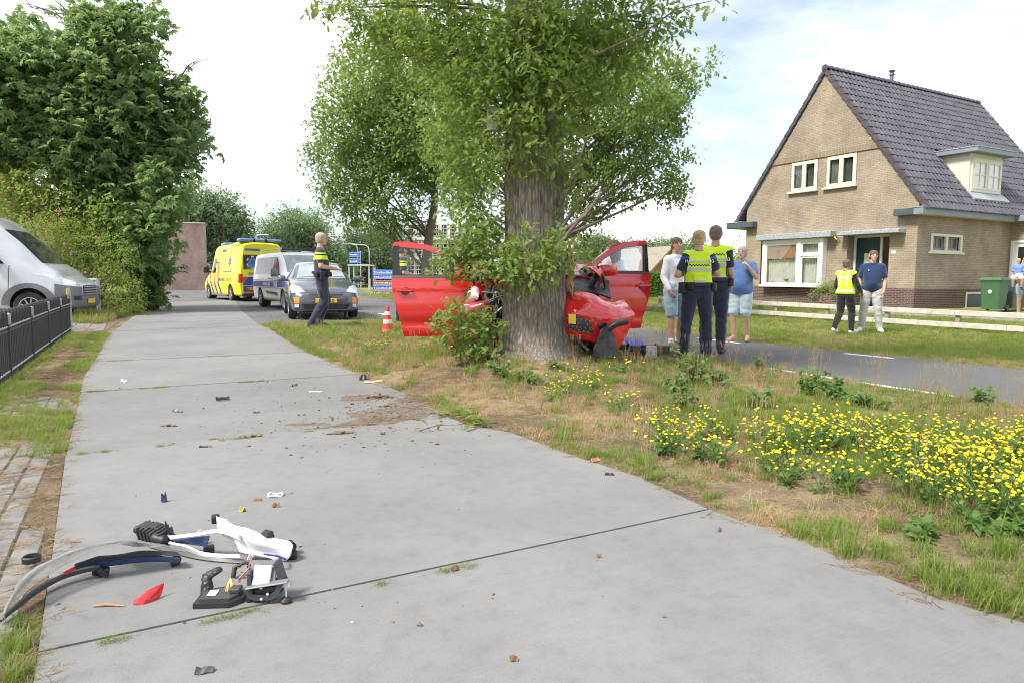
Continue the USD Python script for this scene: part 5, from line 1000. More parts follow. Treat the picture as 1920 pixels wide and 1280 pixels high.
# ---- yellow ambulance, seen from behind on its left
a_, b_ = np.array(at(437, 563, 31)), np.array(at(394, 559, 34)); hv = b_-a_; hd = math.atan2(hv[1], hv[0]); un = hv[:2]/np.linalg.norm(hv[:2]); lf_ = np.array([-un[1], un[0]])
fr = a_[:2]+un*(3.64+1.0)-lf_*.9
amb = thing('ambulance', 'yellow ambulance with red and blue stripes parked beyond the white van', 'ambulance', (fr[0], fr[1], -.03), hd)
c = Car(vanrows(6.0, 2.04, 2.62, 1.0, -1.05, -1.95, zh=1.12, zbelt=1.2, roofw=.80), rads=VR); WP = [(-1.0, .88), (-1.0, -.88), (-4.64, .88), (-4.64, -.88)]; arches(c, amb, WP, .41, 1.02)
part(amb, 'body', totm(c.B), 'yellow_paint', 32); put_wheels(amb, .355, .23, [(-1.0, .9), (-1.0, -.9), (-4.64, .9), (-4.64, -.9)], None, spokes=8)
part(amb, 'windscreen', c.panel(prism([(-.78, 1.36), (.78, 1.36), (.72, 2.0), (-.72, 2.0)], -2.0, -.95, 'x')), 'car_glass', 32)
def star(cx, cz, r):
    out = []
    for k in range(3):
        a = k*PI/3; d = np.array([math.sin(a), math.cos(a)]); n = np.array([d[1], -d[0]])*r*.22; out.append([tuple(np.array([cx, cz])+d*r+n), tuple(np.array([cx, cz])+d*r-n), tuple(np.array([cx, cz])-d*r-n), tuple(np.array([cx, cz])-d*r+n)])
    return out
for s in (1, -1):
    Y = sorted((s*.6, s*1.25))
    part(amb, 'side_window', c.panel(prism([(-1.5, 1.28), (-2.3, 1.28), (-2.3, 1.95), (-1.92, 1.95)], *Y)), 'car_glass', 32)
    for k in range(4):
        x = -.62-.62*k; part(amb, 'orange_stripe', c.panel(prism([(x, 1.28 if k < 3 else 1.75), (x-.22, 1.28 if k < 3 else 1.75), (x-.42, .86), (x-.20, .86)], *Y)), 'stripe_orange', 32); part(amb, 'blue_stripe', c.panel(prism([(x-.12, .90), (x-.34, .90), (x-.72, .32), (x-.50, .32)], *Y), .003), 'stripe_blue', 32)
    st_ = union([prism(p, *Y) for p in star(-4.4, 1.78, .24)]); part(amb, 'star_emblem', c.panel(st_), 'star_blue', 32)
    part(amb, 'window_band', c.panel(prism([(-3.1, 2.22), (-3.7, 2.22), (-3.7, 2.34), (-3.1, 2.34)], *Y)), 'car_glass', 32); part(amb, 'door_rail', c.panel(prism([(-3.55, 1.30), (-4.75, 1.30), (-4.75, 1.345), (-3.55, 1.345)], *Y), .01), 'bumper_grey')
    part(amb, 'side_lettering', moved(stand(text('AMBULANCE', .13, .004)), (-3.3, s*1.035, .98), PI if s > 0 else 0), 'bumper_grey'); part(amb, 'side_lettering', moved(stand(text('02-121', .13, .004)), (-4.5, s*1.035, .98), PI if s > 0 else 0), 'bumper_grey')
    part(amb, 'crest', c.panel(prism([(-3.72, 1.72), (-3.64, 1.9), (-3.72, 2.0), (-3.80, 1.86)], *Y)), 'stripe_red', 32); part(amb, 'logo_lettering', moved(stand(text('ambulance', .09, .004)), (-2.95, s*1.03, 1.75), PI if s > 0 else 0), 'bumper_grey')
    part(amb, 'door_seam', c.panel(prism([(-2.42, .35), (-2.42, 2.05), (-2.44, 2.05), (-2.44, .35)], *Y), .0015), 'bumper_grey'); part(amb, 'door_seam', c.panel(prism([(-3.5, .75), (-3.5, 2.05), (-3.52, 2.05), (-3.52, .75)], *Y), .0015), 'bumper_grey')
    mirror(amb, -1.45, s*1.0, 1.42, s, 'black_plastic', 1.1, .3); part(amb, 'sill', cbox(-4.1, -1.55, min(s*.9, s*1.03), max(s*.9, s*1.03), .22, .30, .02), 'bumper_grey')
    part(amb, 'tail_lamp', c.panel(prism([(s*.86, .84), (s*1.02, .84), (s*1.02, 1.22), (s*.86, 1.22)], -6.1, -5.85, 'x'), .012), 'lamp_red', 32)
XR = (-6.1, -5.9)
for k, (y0, y1) in enumerate(((-.82, -.03), (.03, .82))):
    w_ = part(amb, 'rear_window', c.panel(prism(rect(y0, y1, 1.42, 2.05), *XR, 'x')), 'car_glass', 32); m_ = (y0+y1)/2
    part(w_, 'star_emblem', c.panel(union([prism(p, *XR, 'x') for p in star(m_, 1.73, .27)]), .010), 'pure_white'); part(w_, 'star_emblem', c.panel(union([prism(p, *XR, 'x') for p in star(m_, 1.73, .235)]), .014), 'star_blue')
part(amb, 'rear_band', c.panel(prism(rect(-.85, .85, .72, 1.10), *XR, 'x')), 'stripe_blue', 32)
for a in (-.85, -.1, .65): part(amb, 'red_chevron', c.panel(prism([(a, 1.10), (a+.28, 1.10), (a+.62, .72), (a+.2, .72)], *XR, 'x') ^ Manifold.cube([1, 1.7, 1]).translate([-6.5, -.85, .5]), .008), 'stripe_red', 32)
part(amb, 'lower_band', c.panel(prism(rect(-.85, .85, .45, .70), *XR, 'x')), 'stripe_blue', 32); part(amb, 'orange_band', c.panel(prism(rect(-.85, .85, .40, .46), *XR, 'x'), .008), 'stripe_orange', 32); part(amb, 'rear_bumper', cbox(-6.1, -5.9, -.9, .9, .26, .40, .03), 'black_plastic'); part(amb, 'rear_lettering', moved(stand(text('AMBULANCE', .10, .004)), (-6.012, .2, 1.24), -PI/2), 'star_blue')
part(amb, 'top_marker', c.panel(prism(rect(.1, .75, 2.22, 2.32), *XR, 'x')), 'star_blue'); plate(amb, (-6.03, .45, .58), -PI/2, 'KZ-046-G')
lb = part(amb, 'light_bar', cbox(-5.85, -5.45, -.92, .92, 2.61, 2.76, .05), 'lamp_blue'); part(lb, 'bar_ends', cat([cbox(-5.87, -5.43, y, y+.14, 2.605, 2.77, .04) for y in (-.3, .22)]), 'black_gloss')
part(amb, 'roof_fairing', totm(hull([((-5.5, y, 2.5), .12) for y in (-.75, .75)]+[((-4.7, y, 2.5), .1) for y in (-.75, .75)])), 'yellow_paint', 50); part(amb, 'front_light_bar', totm(hull([((-2.2, y, 2.60), .08) for y in (-.6, .6)]+[((-2.6, y, 2.60), .09) for y in (-.6, .6)])), 'lamp_blue', 50)

# ---- silver delivery van, nose over the path on the left
hd = math.radians(15.5); fc_ = np.array(at(157, 590, 16.6))[:2]; nose = fc_+np.array([-math.sin(hd), math.cos(hd)])*.55
sv = thing('delivery_van', 'silver high roofed van with its nose behind the iron railing', 'van', (nose[0], nose[1], tz(*nose)+.01), hd)
c = Car(vanrows(5.6, 2.05, 2.5, .62, -.62, -1.85, zh=1.10, zbelt=1.28, roofw=.78, zb=.30), rads=VR); WP = [(-.96, -.9), (-.96, .9), (-4.5, -.9), (-4.5, .9)]; arches(c, sv, WP, .41, 1.025)
part(sv, 'body', totm(c.B), 'silver_paint', 32); put_wheels(sv, .345, .22, [(-.96, -.9), (-.96, .9), (-4.5, -.9), (-4.5, .9)], None, spokes=9, rim='alloy')
part(sv, 'windscreen', c.panel(prism([(-.80, 1.36), (.80, 1.36), (.74, 2.12), (-.74, 2.12)], -1.9, -.5, 'x')), 'car_glass', 32)
for s in (-1, 1):
    Y = sorted((s*.6, s*1.3))
    part(sv, 'side_window', c.panel(prism([(-1.42, 1.33), (-1.78, 1.33), (-1.80, 1.76)], *Y)), 'car_glass', 32); part(sv, 'side_window', c.panel(prism([(-1.86, 1.33), (-2.75, 1.33), (-2.75, 2.02), (-2.05, 2.02), (-1.86, 1.80)], *Y)), 'car_glass', 32)
    ring = [(-.96+.56*math.cos(a), .40+.50*math.sin(a)) for a in np.linspace(0, PI, 16)]+[(-.96+.42*math.cos(a), .38+.42*math.sin(a)) for a in np.linspace(PI, 0, 16)]
    part(sv, 'arch_moulding', c.panel(prism(ring, *Y), .012), 'bumper_grey', 32); part(sv, 'arch_moulding', c.panel(prism([(-.44, .32), (-.44, .88), (.1, .80), (.1, .32)], *Y), .010), 'bumper_grey', 32)
    part(sv, 'headlight', c.panel(prism([(s*.58, .76), (s*.96, .80), (s*1.0, 1.12), (s*.80, 1.0)], -.85, .1, 'x')), 'lamp_clear', 32); mirror(sv, -1.62, s*.98, 1.46, s, 'black_plastic', 1.15, .34)
    part(sv, 'door_seam', c.panel(prism([(-1.36, .5), (-1.32, 1.3), (-1.34, 1.3), (-1.38, .5)], *Y), .0015), 'bumper_grey'); part(sv, 'door_seam', c.panel(prism([(-2.84, .5), (-2.84, 2.1), (-2.86, 2.1), (-2.86, .5)], *Y), .0015), 'bumper_grey')
    part(sv, 'fog_recess', c.panel(prism(rect(*sorted((s*.66, s*.92)), .50, .60), -.5, .1, 'x'), .012), 'black_plastic', 32)
part(sv, 'front_bumper', c.panel(prism(rect(-1.1, 1.1, .25, .62), -.42, .1, 'x'), .008), 'bumper_grey', 32)
g_ = part(sv, 'grille', c.panel(prism(rect(-.5, .5, .60, .84), -.5, .1, 'x'), .012), 'black_plastic', 32)
for z in (.63, .69, .75, .81): part(g_, 'grille_bar', c.panel(prism(rect(-.48, .48, z-.012, z+.012), -.5, .1, 'x'), .022), 'alloy', 32)
plate(sv, (.028, 0, .46), PI/2, None, blue=False); part(sv, 'wiper', cat([tube([(-1.0, -.75, 1.36), (-1.2, -.15, 1.5)], .012, 5)]), 'black_plastic')
# ================================================================ the crashed red car
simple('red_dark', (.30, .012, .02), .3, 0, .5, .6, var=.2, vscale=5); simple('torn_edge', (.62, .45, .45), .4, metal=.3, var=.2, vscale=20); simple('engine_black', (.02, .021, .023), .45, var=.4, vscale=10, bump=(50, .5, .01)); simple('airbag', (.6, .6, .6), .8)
simple('grey_metal', (.25, .25, .26), .45, metal=.6, var=.25, vscale=12)
PSI = math.radians(12); CC = np.array([.535, 7.72]); CZ = .055
rcar = thing('crashed_car', 'red hatchback with both front doors wide open, its front wrapped round the oak', 'car', (CC[0], CC[1], CZ), math.atan2(-math.cos(PSI), math.sin(PSI)))
RCM = np.eye(4); ca, sa = math.sin(PSI), -math.cos(PSI); RCM[:3, :3] = [[ca, -sa, 0], [sa, ca, 0], [0, 0, 1]]; RCM[:3, 3] = [CC[0], CC[1], CZ]; RCI = np.linalg.inv(RCM)
def tocar(p): p = np.asarray(p, float); return p@RCI[:3, :3].T+RCI[:3, 3]
def roll(m, a=math.radians(2.6)):
    return moved(m, (0, 0, .02), 0, a)
RW = [(.0, .24, .60, .45, .72, .62, .66, .68, .5, .70), (-.15, .2, .74, .5, .82, .72, .74, .80, .55, .82), (-.5, .18, .78, .55, .85, .86, .80, .92, .62, .94), (-.95, .17, .79, .6, .86, .93, .82, 1.02, .66, 1.05), (-1.4, .17, .79, .62, .86, .96, .83, 1.22, .62, 1.25), (-1.9, .17, .79, .64, .86, .98, .83, 1.40, .57, 1.44), (-2.4, .17, .79, .64, .86, 1.0, .83, 1.43, .55, 1.475), (-3.1, .18, .79, .64, .85, 1.03, .82, 1.38, .54, 1.42), (-3.7, .22, .76, .64, .82, 1.05, .76, 1.2, .50, 1.24), (-3.95, .3, .68, .6, .72, .95, .66, 1.05, .45, 1.08)]
def crush(V):
    x = V[..., 0]; V[..., 0] = np.where(x > -1.0, -1.0+(x+1.0)*.12-.25*np.exp(-((V[..., 1]+.2)/.45)**2)*np.clip((x+1.0), 0, 1), x); return V
c = Car(RW, crush=crush)
for s in (-1, 1): c.cut(prism([(-1.15, .34), (-2.15, .34), (-2.25, 1.0), (-2.2, 1.36), (-1.75, 1.34), (-1.2, .98)], *sorted((s*.5, s*1.0))))
for s in (-1, 1):
    a_ = np.linspace(0, 2*PI, 24, endpoint=False); c.cut(prism(np.c_[-3.2+.34*np.cos(a_), .30+.34*np.sin(a_)], *sorted((s*.55, s*1.0))))
part(rcar, 'body', roll(totm(c.B)), 'red_paint', 32)
part(rcar, 'windscreen', roll(c.panel(prism([(-.68, 1.04), (.68, 1.04), (.50, 1.38), (-.50, 1.38)], -1.95, -1.0, 'x'))), 'car_glass_light', 32)
for s in (-1, 1):
    part(rcar, 'windscreen_pillar', roll(tube([(-.98, s*.72, 1.04), (-1.4, s*.64, 1.25), (-1.85, s*.555, 1.42)], [.035, .03, .03], 8)), 'black_gloss')
    part(rcar, 'rear_side_window', roll(c.panel(prism([(-2.35, 1.03), (-3.2, 1.08), (-2.9, 1.35), (-2.35, 1.38)], *sorted((s*.3, s*1.))))), 'car_glass', 32)
    part(rcar, 'doorway_trim', roll(cbox(-2.2, -1.18, min(s*.48, s*.495), max(s*.48, s*.495), .34, 1.34, .004)), 'black_plastic')
ty_, ri, bk = wheel(.31, .2, 7)
for x, y in ((-3.2, -.74), (-3.2, .74), (-.95, .70), (-1.0, -.68)):
    rz = 0 if y < 0 else PI; o = part(rcar, 'wheel', roll(moved(ty_, (x, y, .31), rz)), 'tyre_rubber', 35); part(o, 'rim', roll(moved(ri, (x, y, .31), rz)), 'alloy', 35)
def sheet(name, g, m, t=.004, na=18, nb=26, smooth=40, amp=0., seed=0, parent=None, label=None):
    """A piece of bent panel through measured points (pixel, pixel, distance), brought into the car's frame."""
    P = np.array([[tocar(at(*q)) for q in row] for row in g]); s = thick(grid(dense(P, na, nb)), t)
    if amp: s = rumple(s, amp, 9., seed)
    return part(parent or rcar, name, s, m, smooth, label)
fas = sheet('front_bumper', [[(1058, 553, 8.05), (1085, 547, 7.98), (1110, 551, 7.98), (1135, 565, 8.02), (1150, 567, 8.15), (1168, 561, 8.3)], [(1058, 573, 7.88), (1085, 570, 7.80), (1110, 574, 7.78), (1140, 580, 7.85), (1160, 581, 7.96), (1180, 577, 8.2)], [(1060, 590, 7.82), (1085, 590, 7.72), (1108, 594, 7.72), (1140, 600, 7.80), (1165, 597, 7.93), (1190, 590, 8.15)],
    [(1060, 608, 7.8), (1085, 610, 7.73), (1110, 612, 7.73), (1135, 618, 7.81), (1160, 615, 7.95), (1183, 608, 8.15)], [(1062, 622, 7.82), (1085, 627, 7.75), (1110, 634, 7.75), (1130, 636, 7.83), (1155, 634, 7.95), (1173, 630, 8.15)], [(1064, 629, 7.86), (1085, 634, 7.8), (1110, 640, 7.8), (1130, 643, 7.86), (1150, 648, 7.98), (1160, 651, 8.15)]], 'red_paint', .006, 40, 44, 30, .011, 3)
gr = sheet('grille', [[(1064, 591, 7.77), (1085, 594, 7.70), (1102, 602, 7.70)], [(1064, 606, 7.77), (1085, 608, 7.69), (1110, 613, 7.70)], [(1066, 618, 7.78), (1085, 621, 7.70), (1112, 626, 7.71)]], 'black_plastic', .01, 10, 14, 40, parent=fas)
hx = []
for r in range(4):
    for k in range(6):
        px, py = 1067+8.2*k+(4.1 if r % 2 else 0), 597+7*r+.14*8.2*k
        if px > 1108: continue
        q = tocar(at(px, py, 7.685)); w, h = .019, .010
        o = [(a*w, b*h) for a, b in ((-1, 0), (-.5, 1), (.5, 1), (1, 0), (.5, -1), (-.5, -1), (-1, 0))]
        hx.append(tube([q+[0, a, b] for a, b in o], .0028, 4))
part(fas, 'grille_mesh', cat(hx), 'grey_metal', kind='stuff')
sheet('fog_lamp_recess', [[(1118, 606, 7.75), (1137, 606, 7.79)], [(1122, 612, 7.74), (1137, 612, 7.79)], [(1124, 617, 7.75), (1134, 616, 7.79)]], 'black_gloss', .01, 8, 8, 40, parent=fas)
sheet('tow_cover', [[(1101, 588, 7.705), (1106, 589, 7.70)], [(1101, 593, 7.70), (1106, 594, 7.70)]], 'red_paint', .004, 5, 5, 40, parent=fas)
sheet('number_plate', [[(1066, 589, 7.69), (1080, 590, 7.675)], [(1066, 607, 7.69), (1080, 608, 7.675)]], 'plate_yellow', .004, 4, 4, 20)
sheet('bonnet', [[(1030, 490, 8.75), (1070, 491, 8.7), (1100, 492, 8.7), (1120, 499, 8.75), (1131, 512, 8.8)], [(1030, 492, 8.45), (1066, 497, 8.4), (1090, 496, 8.4), (1114, 500, 8.5), (1131, 520, 8.65)], [(1030, 500, 8.2), (1060, 503, 8.15), (1080, 511, 8.12), (1098, 501, 8.2), (1124, 519, 8.5)]], 'red_paint', .008, 24, 34, 60, .010, 5, label='buckled red bonnet')
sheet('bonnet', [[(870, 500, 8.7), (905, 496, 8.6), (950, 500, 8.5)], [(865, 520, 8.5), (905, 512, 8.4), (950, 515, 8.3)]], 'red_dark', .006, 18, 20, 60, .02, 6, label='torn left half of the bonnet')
sheet('cowl', [[(1055, 516, 8.9), (1100, 520, 8.9), (1142, 530, 8.9)], [(1055, 534, 8.6), (1100, 538, 8.6), (1142, 545, 8.65)], [(1055, 551, 8.35), (1100, 550, 8.35), (1145, 562, 8.4)]], 'engine_black', .02, 16, 20, 40, .02, 7)
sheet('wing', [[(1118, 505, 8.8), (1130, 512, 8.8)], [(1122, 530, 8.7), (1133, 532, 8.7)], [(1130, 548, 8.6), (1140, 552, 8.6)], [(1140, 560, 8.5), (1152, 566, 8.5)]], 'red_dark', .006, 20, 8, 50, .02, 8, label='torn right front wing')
sheet('wing', [[(878, 548, 8.5), (890, 538, 8.45), (899, 548, 8.4)], [(877, 558, 8.4), (888, 553, 8.35), (897, 558, 8.3)], [(880, 570, 8.45), (888, 566, 8.4), (896, 562, 8.4)]], 'torn_edge', .006, 16, 16, 50, .012, 9, label='torn left front wing')
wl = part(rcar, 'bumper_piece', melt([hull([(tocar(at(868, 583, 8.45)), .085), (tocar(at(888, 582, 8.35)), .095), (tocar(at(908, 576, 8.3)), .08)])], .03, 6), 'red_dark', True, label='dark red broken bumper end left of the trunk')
sheet('sill_piece', [[(836, 622, 8.5), (848, 618, 8.5)], [(838, 640, 8.45), (854, 640, 8.45)], [(843, 657, 8.4), (850, 650, 8.4)]], 'red_paint', .006, 10, 8, 40, .01, 2, label='red body piece hanging below the left door')
sheet('wing', [[(822, 596, 8.55), (836, 600, 8.5)], [(826, 612, 8.5), (842, 616, 8.45)], [(834, 626, 8.45), (846, 622, 8.4)]], 'red_paint', .006, 10, 8, 40, .015, 4, label='crumpled red strip behind the oak shoots')
rng = np.random.default_rng(21); eb = []
for k in range(46):
    q = tocar(at(rng.uniform(893, 948), rng.uniform(545, 618), rng.uniform(8.35, 8.75))); s = rng.uniform(.02, .07, 3); m = cbox(-s[0], s[0], -s[1], s[1], -s[2], s[2], .008); eb.append(moved(m, q, *rng.uniform(-1, 1, 3)))
part(rcar, 'engine_block', cat(eb), 'engine_black', kind='stuff')
hoses = []
for k in range(9):
    q = np.array([tocar(at(rng.uniform(897, 946), rng.uniform(545, 605), 8.3)) for _ in range(4)]); hoses.append(tube(PchipInterpolator([0, 1, 2, 3], q)(np.linspace(0, 3, 12)), .008 if k % 2 else .014, 6))
for k, h in enumerate(hoses): part(rcar, 'hose', h, 'engine_black' if k % 3 else 'grey_metal')
for k in range(6):
    q = tocar(at(rng.uniform(1112, 1138), rng.uniform(505, 556), 8.6)); part(rcar, 'broken_bracket', moved(cbox(-.015, .015, -.02, .02, -.10, .10, .006), q, *rng.uniform(-.8, .8, 3)), 'engine_black')
# wheel-arch liner hanging out at the right
sheet('wheel_arch_liner', [[(1138, 613, 7.72), (1155, 602, 7.7), (1177, 597, 7.75)], [(1140, 617, 7.66), (1156, 607, 7.64), (1178, 602, 7.69)], [(1143, 622, 7.7), (1158, 612, 7.68), (1178, 608, 7.73)]], 'black_plastic', .008, 10, 20, 40, .006, 2)
sheet('wheel_arch_liner', [[(1127, 620, 7.7), (1137, 613, 7.75), (1145, 618, 7.85)], [(1118, 640, 7.62), (1134, 634, 7.75), (1152, 630, 7.9)], [(1113, 656, 7.60), (1132, 652, 7.7), (1155, 650, 7.85)], [(1114, 670, 7.62), (1132, 670, 7.66), (1154, 670, 7.8)]], 'black_plastic', .008, 26, 22, 45, .02, 3, label='crumpled black liner resting on the grass')
for a, b in (((1070, 628, 7.85), (1104, 657, 7.6)), ((1082, 640, 7.8), (1092, 660, 7.65))):
    part(rcar, 'undertray_strut', tube([tocar(at(*a)), tocar((at(*a)+at(*b))/2+[0, 0, .01]), tocar(at(*b))], [.022, .025, .018], 6), 'black_plastic')
sheet('door_gap_strip', [[(1124, 524, 8.75), (1128, 523, 8.75)], [(1132, 545, 8.65), (1136, 544, 8.65)], [(1142, 562, 8.55), (1146, 560, 8.55)]], 'torn_edge', .005, 12, 4, 40, .01, 3)

def car_door(s, ang, hinge, zoff, label):
    """A front door, built flat (a along the door from its hinge, z up) and swung open."""
    out = [(.0, .42), (.10, .36), (.93, .35), (.985, .60), (1.06, .85), (1.085, 1.10), (1.075, 1.50), (1.05, 1.545), (.92, 1.552), (.65, 1.517), (.38, 1.425), (.18, 1.30), (-.06, 1.12), (-.04, .9)]
    win = [(1.00, 1.125), (1.015, 1.47), (.98, 1.485), (.66, 1.452), (.42, 1.365), (.24, 1.265), (.10, 1.155), (.10, 1.125)]
    def bul(v):
        a, z = v[:, 0], v[:, 2]; return .05*np.sin(np.clip((z-.35)/.77, 0, 1)*PI)**.7+.014*np.exp(-((z-.98)/.035)**2)-.10*np.clip(z-1.1, 0, 1)*.9-.02*np.exp(-((z-.52)/.06)**2)-.02*(a/1.08-.5)**2*4
    def skin(M, off=0.):
        m = totm(M.refine_to_length(.045)); v = np.array(m.vertices); v[:, 1] = v[:, 1]-bul(v)+off; return tm(v, m.faces)
    T = np.eye(4); d = np.array(ang); ydir = np.array([-d[1], d[0]])*s      # inner side
    base_ = np.array([hinge[0], hinge[1], zoff])
    def place(m):
        v = np.array(totm(m).vertices); w = base_+np.c_[v[:, 0:1]*d[None]+v[:, 1:2]*ydir[None], v[:, 2]]; f = np.asarray(totm(m).faces)
        return tm(tocar(w), f if s < 0 else f[:, ::-1])
    red = prism(out, 0, .045)-prism(win, -1, 1)-prism([(.945, 1.105), (1.2, 1.105), (1.2, 1.50), (.985, 1.50)], -1, 1)
    dr_ = part(rcar, 'front_door', place(skin(red)), 'red_paint', 35, label)
    part(dr_, 'door_lining', place(skin(prism([(.02, .42), (.92, .40), (1.04, .85), (1.06, 1.08), (-.02, 1.08)], .05, .12))), 'black_plastic', 35)
    part(dr_, 'pillar_trim', place(skin(prism([(.95, 1.107), (1.078, 1.107), (1.066, 1.498), (.99, 1.498)], 0.002, .04)-prism(win, -1, 1))), 'black_gloss', 35)
    part(dr_, 'window_seal', place(skin((prism([(.02, 1.095), (1.08, 1.095), (1.08, 1.122), (.03, 1.122)], -.004, .02)))), 'black_plastic', 35)
    wi = np.array(win); cw_ = wi.mean(0); seal = prism(wi, -.002, .03)-prism(cw_+(wi-cw_)*.955, -1, 1); part(dr_, 'window_seal', place(skin(seal)), 'black_plastic', 35)
    part(dr_, 'pane', place(skin(prism(cw_+(wi-cw_)*.99, .018, .023))), 'clear_pane', 35)
    part(dr_, 'handle_recess', place(moved(revolve([(.001, .0), (.045, .0), (.055, .006)], 16, 'y'), (.91, -.0535, .93))), 'red_dark', 35)
    hn_ = melt([hull([((.82, -.075, .93), .013), ((1.0, -.072, .935), .015)]), hull([((1.0, -.072, .935), .015), ((1.01, -.045, .935), .014)]), hull([((.82, -.075, .93), .013), ((.81, -.05, .93), .013)])], .012, 4)
    part(dr_, 'handle', place(hn_), 'red_paint', True)
    mr = melt([hull([((.10, -.15, 1.10), .045), ((.10, -.15, 1.16), .045), ((.28, -.17, 1.11), .05), ((.28, -.17, 1.17), .05), ((.19, -.20, 1.14), .07)]), hull([((.06, -.02, 1.08), .03), ((.11, -.14, 1.09), .03)])], .03, 5)
    part(dr_, 'door_mirror', place(mr), 'red_paint', True)
    return dr_
fo = math.radians(77); al, ar = fo+PSI, math.radians(58)
HL, HR = np.array([-.45, 8.80]), np.array([.985, 9.05])
car_door(-1, (-math.sin(al), math.cos(al)), HL, .0, 'left front door swung wide open, leaves before it')
car_door(1, (math.sin(ar), math.cos(ar)), HR, .075, 'right front door swung open with its mirror')
# ================================================================ people
simple('skin', (.50, .30, .22), .55, var=.06, vscale=14); simple('skin_tan', (.44, .25, .17), .55, var=.06, vscale=14); simple('hair_blond', (.42, .31, .17), .7, var=.3, vscale=60); simple('hair_brown', (.12, .075, .045), .7, var=.3, vscale=60); simple('hair_short', (.17, .125, .10), .8, var=.2, vscale=90); simple('hair_grey', (.36, .29, .25), .8, var=.15, vscale=80)
simple('eye_dark', (.03, .025, .02), .3); simple('lip', (.36, .14, .12), .5)
def cloth(n, c, v=.12, s=0.3): simple(n, c, .85, var=v, vscale=7, bump=(260, .25, .002), sheen=s, spec=.2)
cloth('navy_cloth', (.030, .036, .062)); cloth('black_cloth', (.016, .017, .019)); cloth('hivis', (.62, .86, .03), .05); cloth('hivis_band', (.5, .52, .55), .08); cloth('white_cloth', (.72, .73, .77), .05); cloth('denim_light', (.30, .40, .50), .2); cloth('denim_pale', (.40, .50, .53), .15); cloth('grey_jean', (.43, .44, .44), .22); cloth('tee_blue', (.09, .16, .36), .1); cloth('tee_navy', (.018, .035, .095), .1); cloth('child_blue', (.13, .25, .62), .1); cloth('shoe_olive', (.18, .17, .12), .2); cloth('shoe_white', (.7, .7, .72), .1); cloth('police_blue', (.03, .12, .45), .1); cloth('sock', (.7, .7, .7), .05); cloth('reflect', (.62, .62, .62), .1); cloth('grey_top', (.58, .60, .63), .06)
simple('leather_black', (.014, .014, .015), .45, var=.2)
def V(*a): return np.array(a, float)
BASE = dict(head=V(0, .015, 1.695), neck=V(0, -.005, 1.50), chest=V(0, 0, 1.31), waist=V(0, .0, 1.10), pelvis=V(0, 0, .97), shR=V(.165, -.01, 1.435), shL=V(-.165, -.01, 1.435), elR=V(.222, -.04, 1.15), elL=V(-.222, -.04, 1.15), wrR=V(.232, .05, .91), wrL=V(-.232, .05, .91),
            hipR=V(.095, 0, .93), hipL=V(-.095, 0, .93), knR=V(.11, .03, .51), knL=V(-.11, .03, .51), anR=V(.115, -.02, .085), anL=V(-.115, -.02, .085), toR=V(.15, .15, .035), toL=V(-.15, .15, .035))
def hand(wr, d, palm, side, grip=.5):
    """Palm, four unequal fingers bent by grip, and a thumb off the side of the palm near its base."""
    d = d/np.linalg.norm(d); palm = palm-d*(palm@d); palm /= np.linalg.norm(palm); w = np.cross(d, palm)*side
    k = wr+d*.095; ms = [hull([(wr, .026), (wr+d*.03+w*.02, .02), (wr+d*.03-w*.02, .02), (k+w*.030, .0135), (k-w*.030, .0125)])]
    for i, (o, L) in enumerate(((.030, .07), (.011, .08), (-.009, .075), (-.029, .06))):
        p = k+w*o; a = grip*.6; v1 = d*math.cos(a)+palm*math.sin(a); v2 = d*math.cos(a*2.2)+palm*math.sin(a*2.2); v3 = d*math.cos(a*3)+palm*math.sin(a*3)
        q1 = p+v1*L*.45; q2 = q1+v2*L*.32; q3 = q2+v3*L*.25
        ms += [hull([(p-d*.01, .0105), (q1, .0098)]), hull([(q1, .0098), (q2, .009)]), hull([(q2, .009), (q3, .008)])]
    t0 = wr+d*.025+w*.026; t1 = t0+(d*.5+w*.75+palm*.35)*.04; t2 = t1+(d*.8+w*.2+palm*.5)*.035
    ms += [hull([(t0, .016), (t1, .012)]), hull([(t1, .012), (t2, .0095)])]
    return melt(ms, .008, 3)
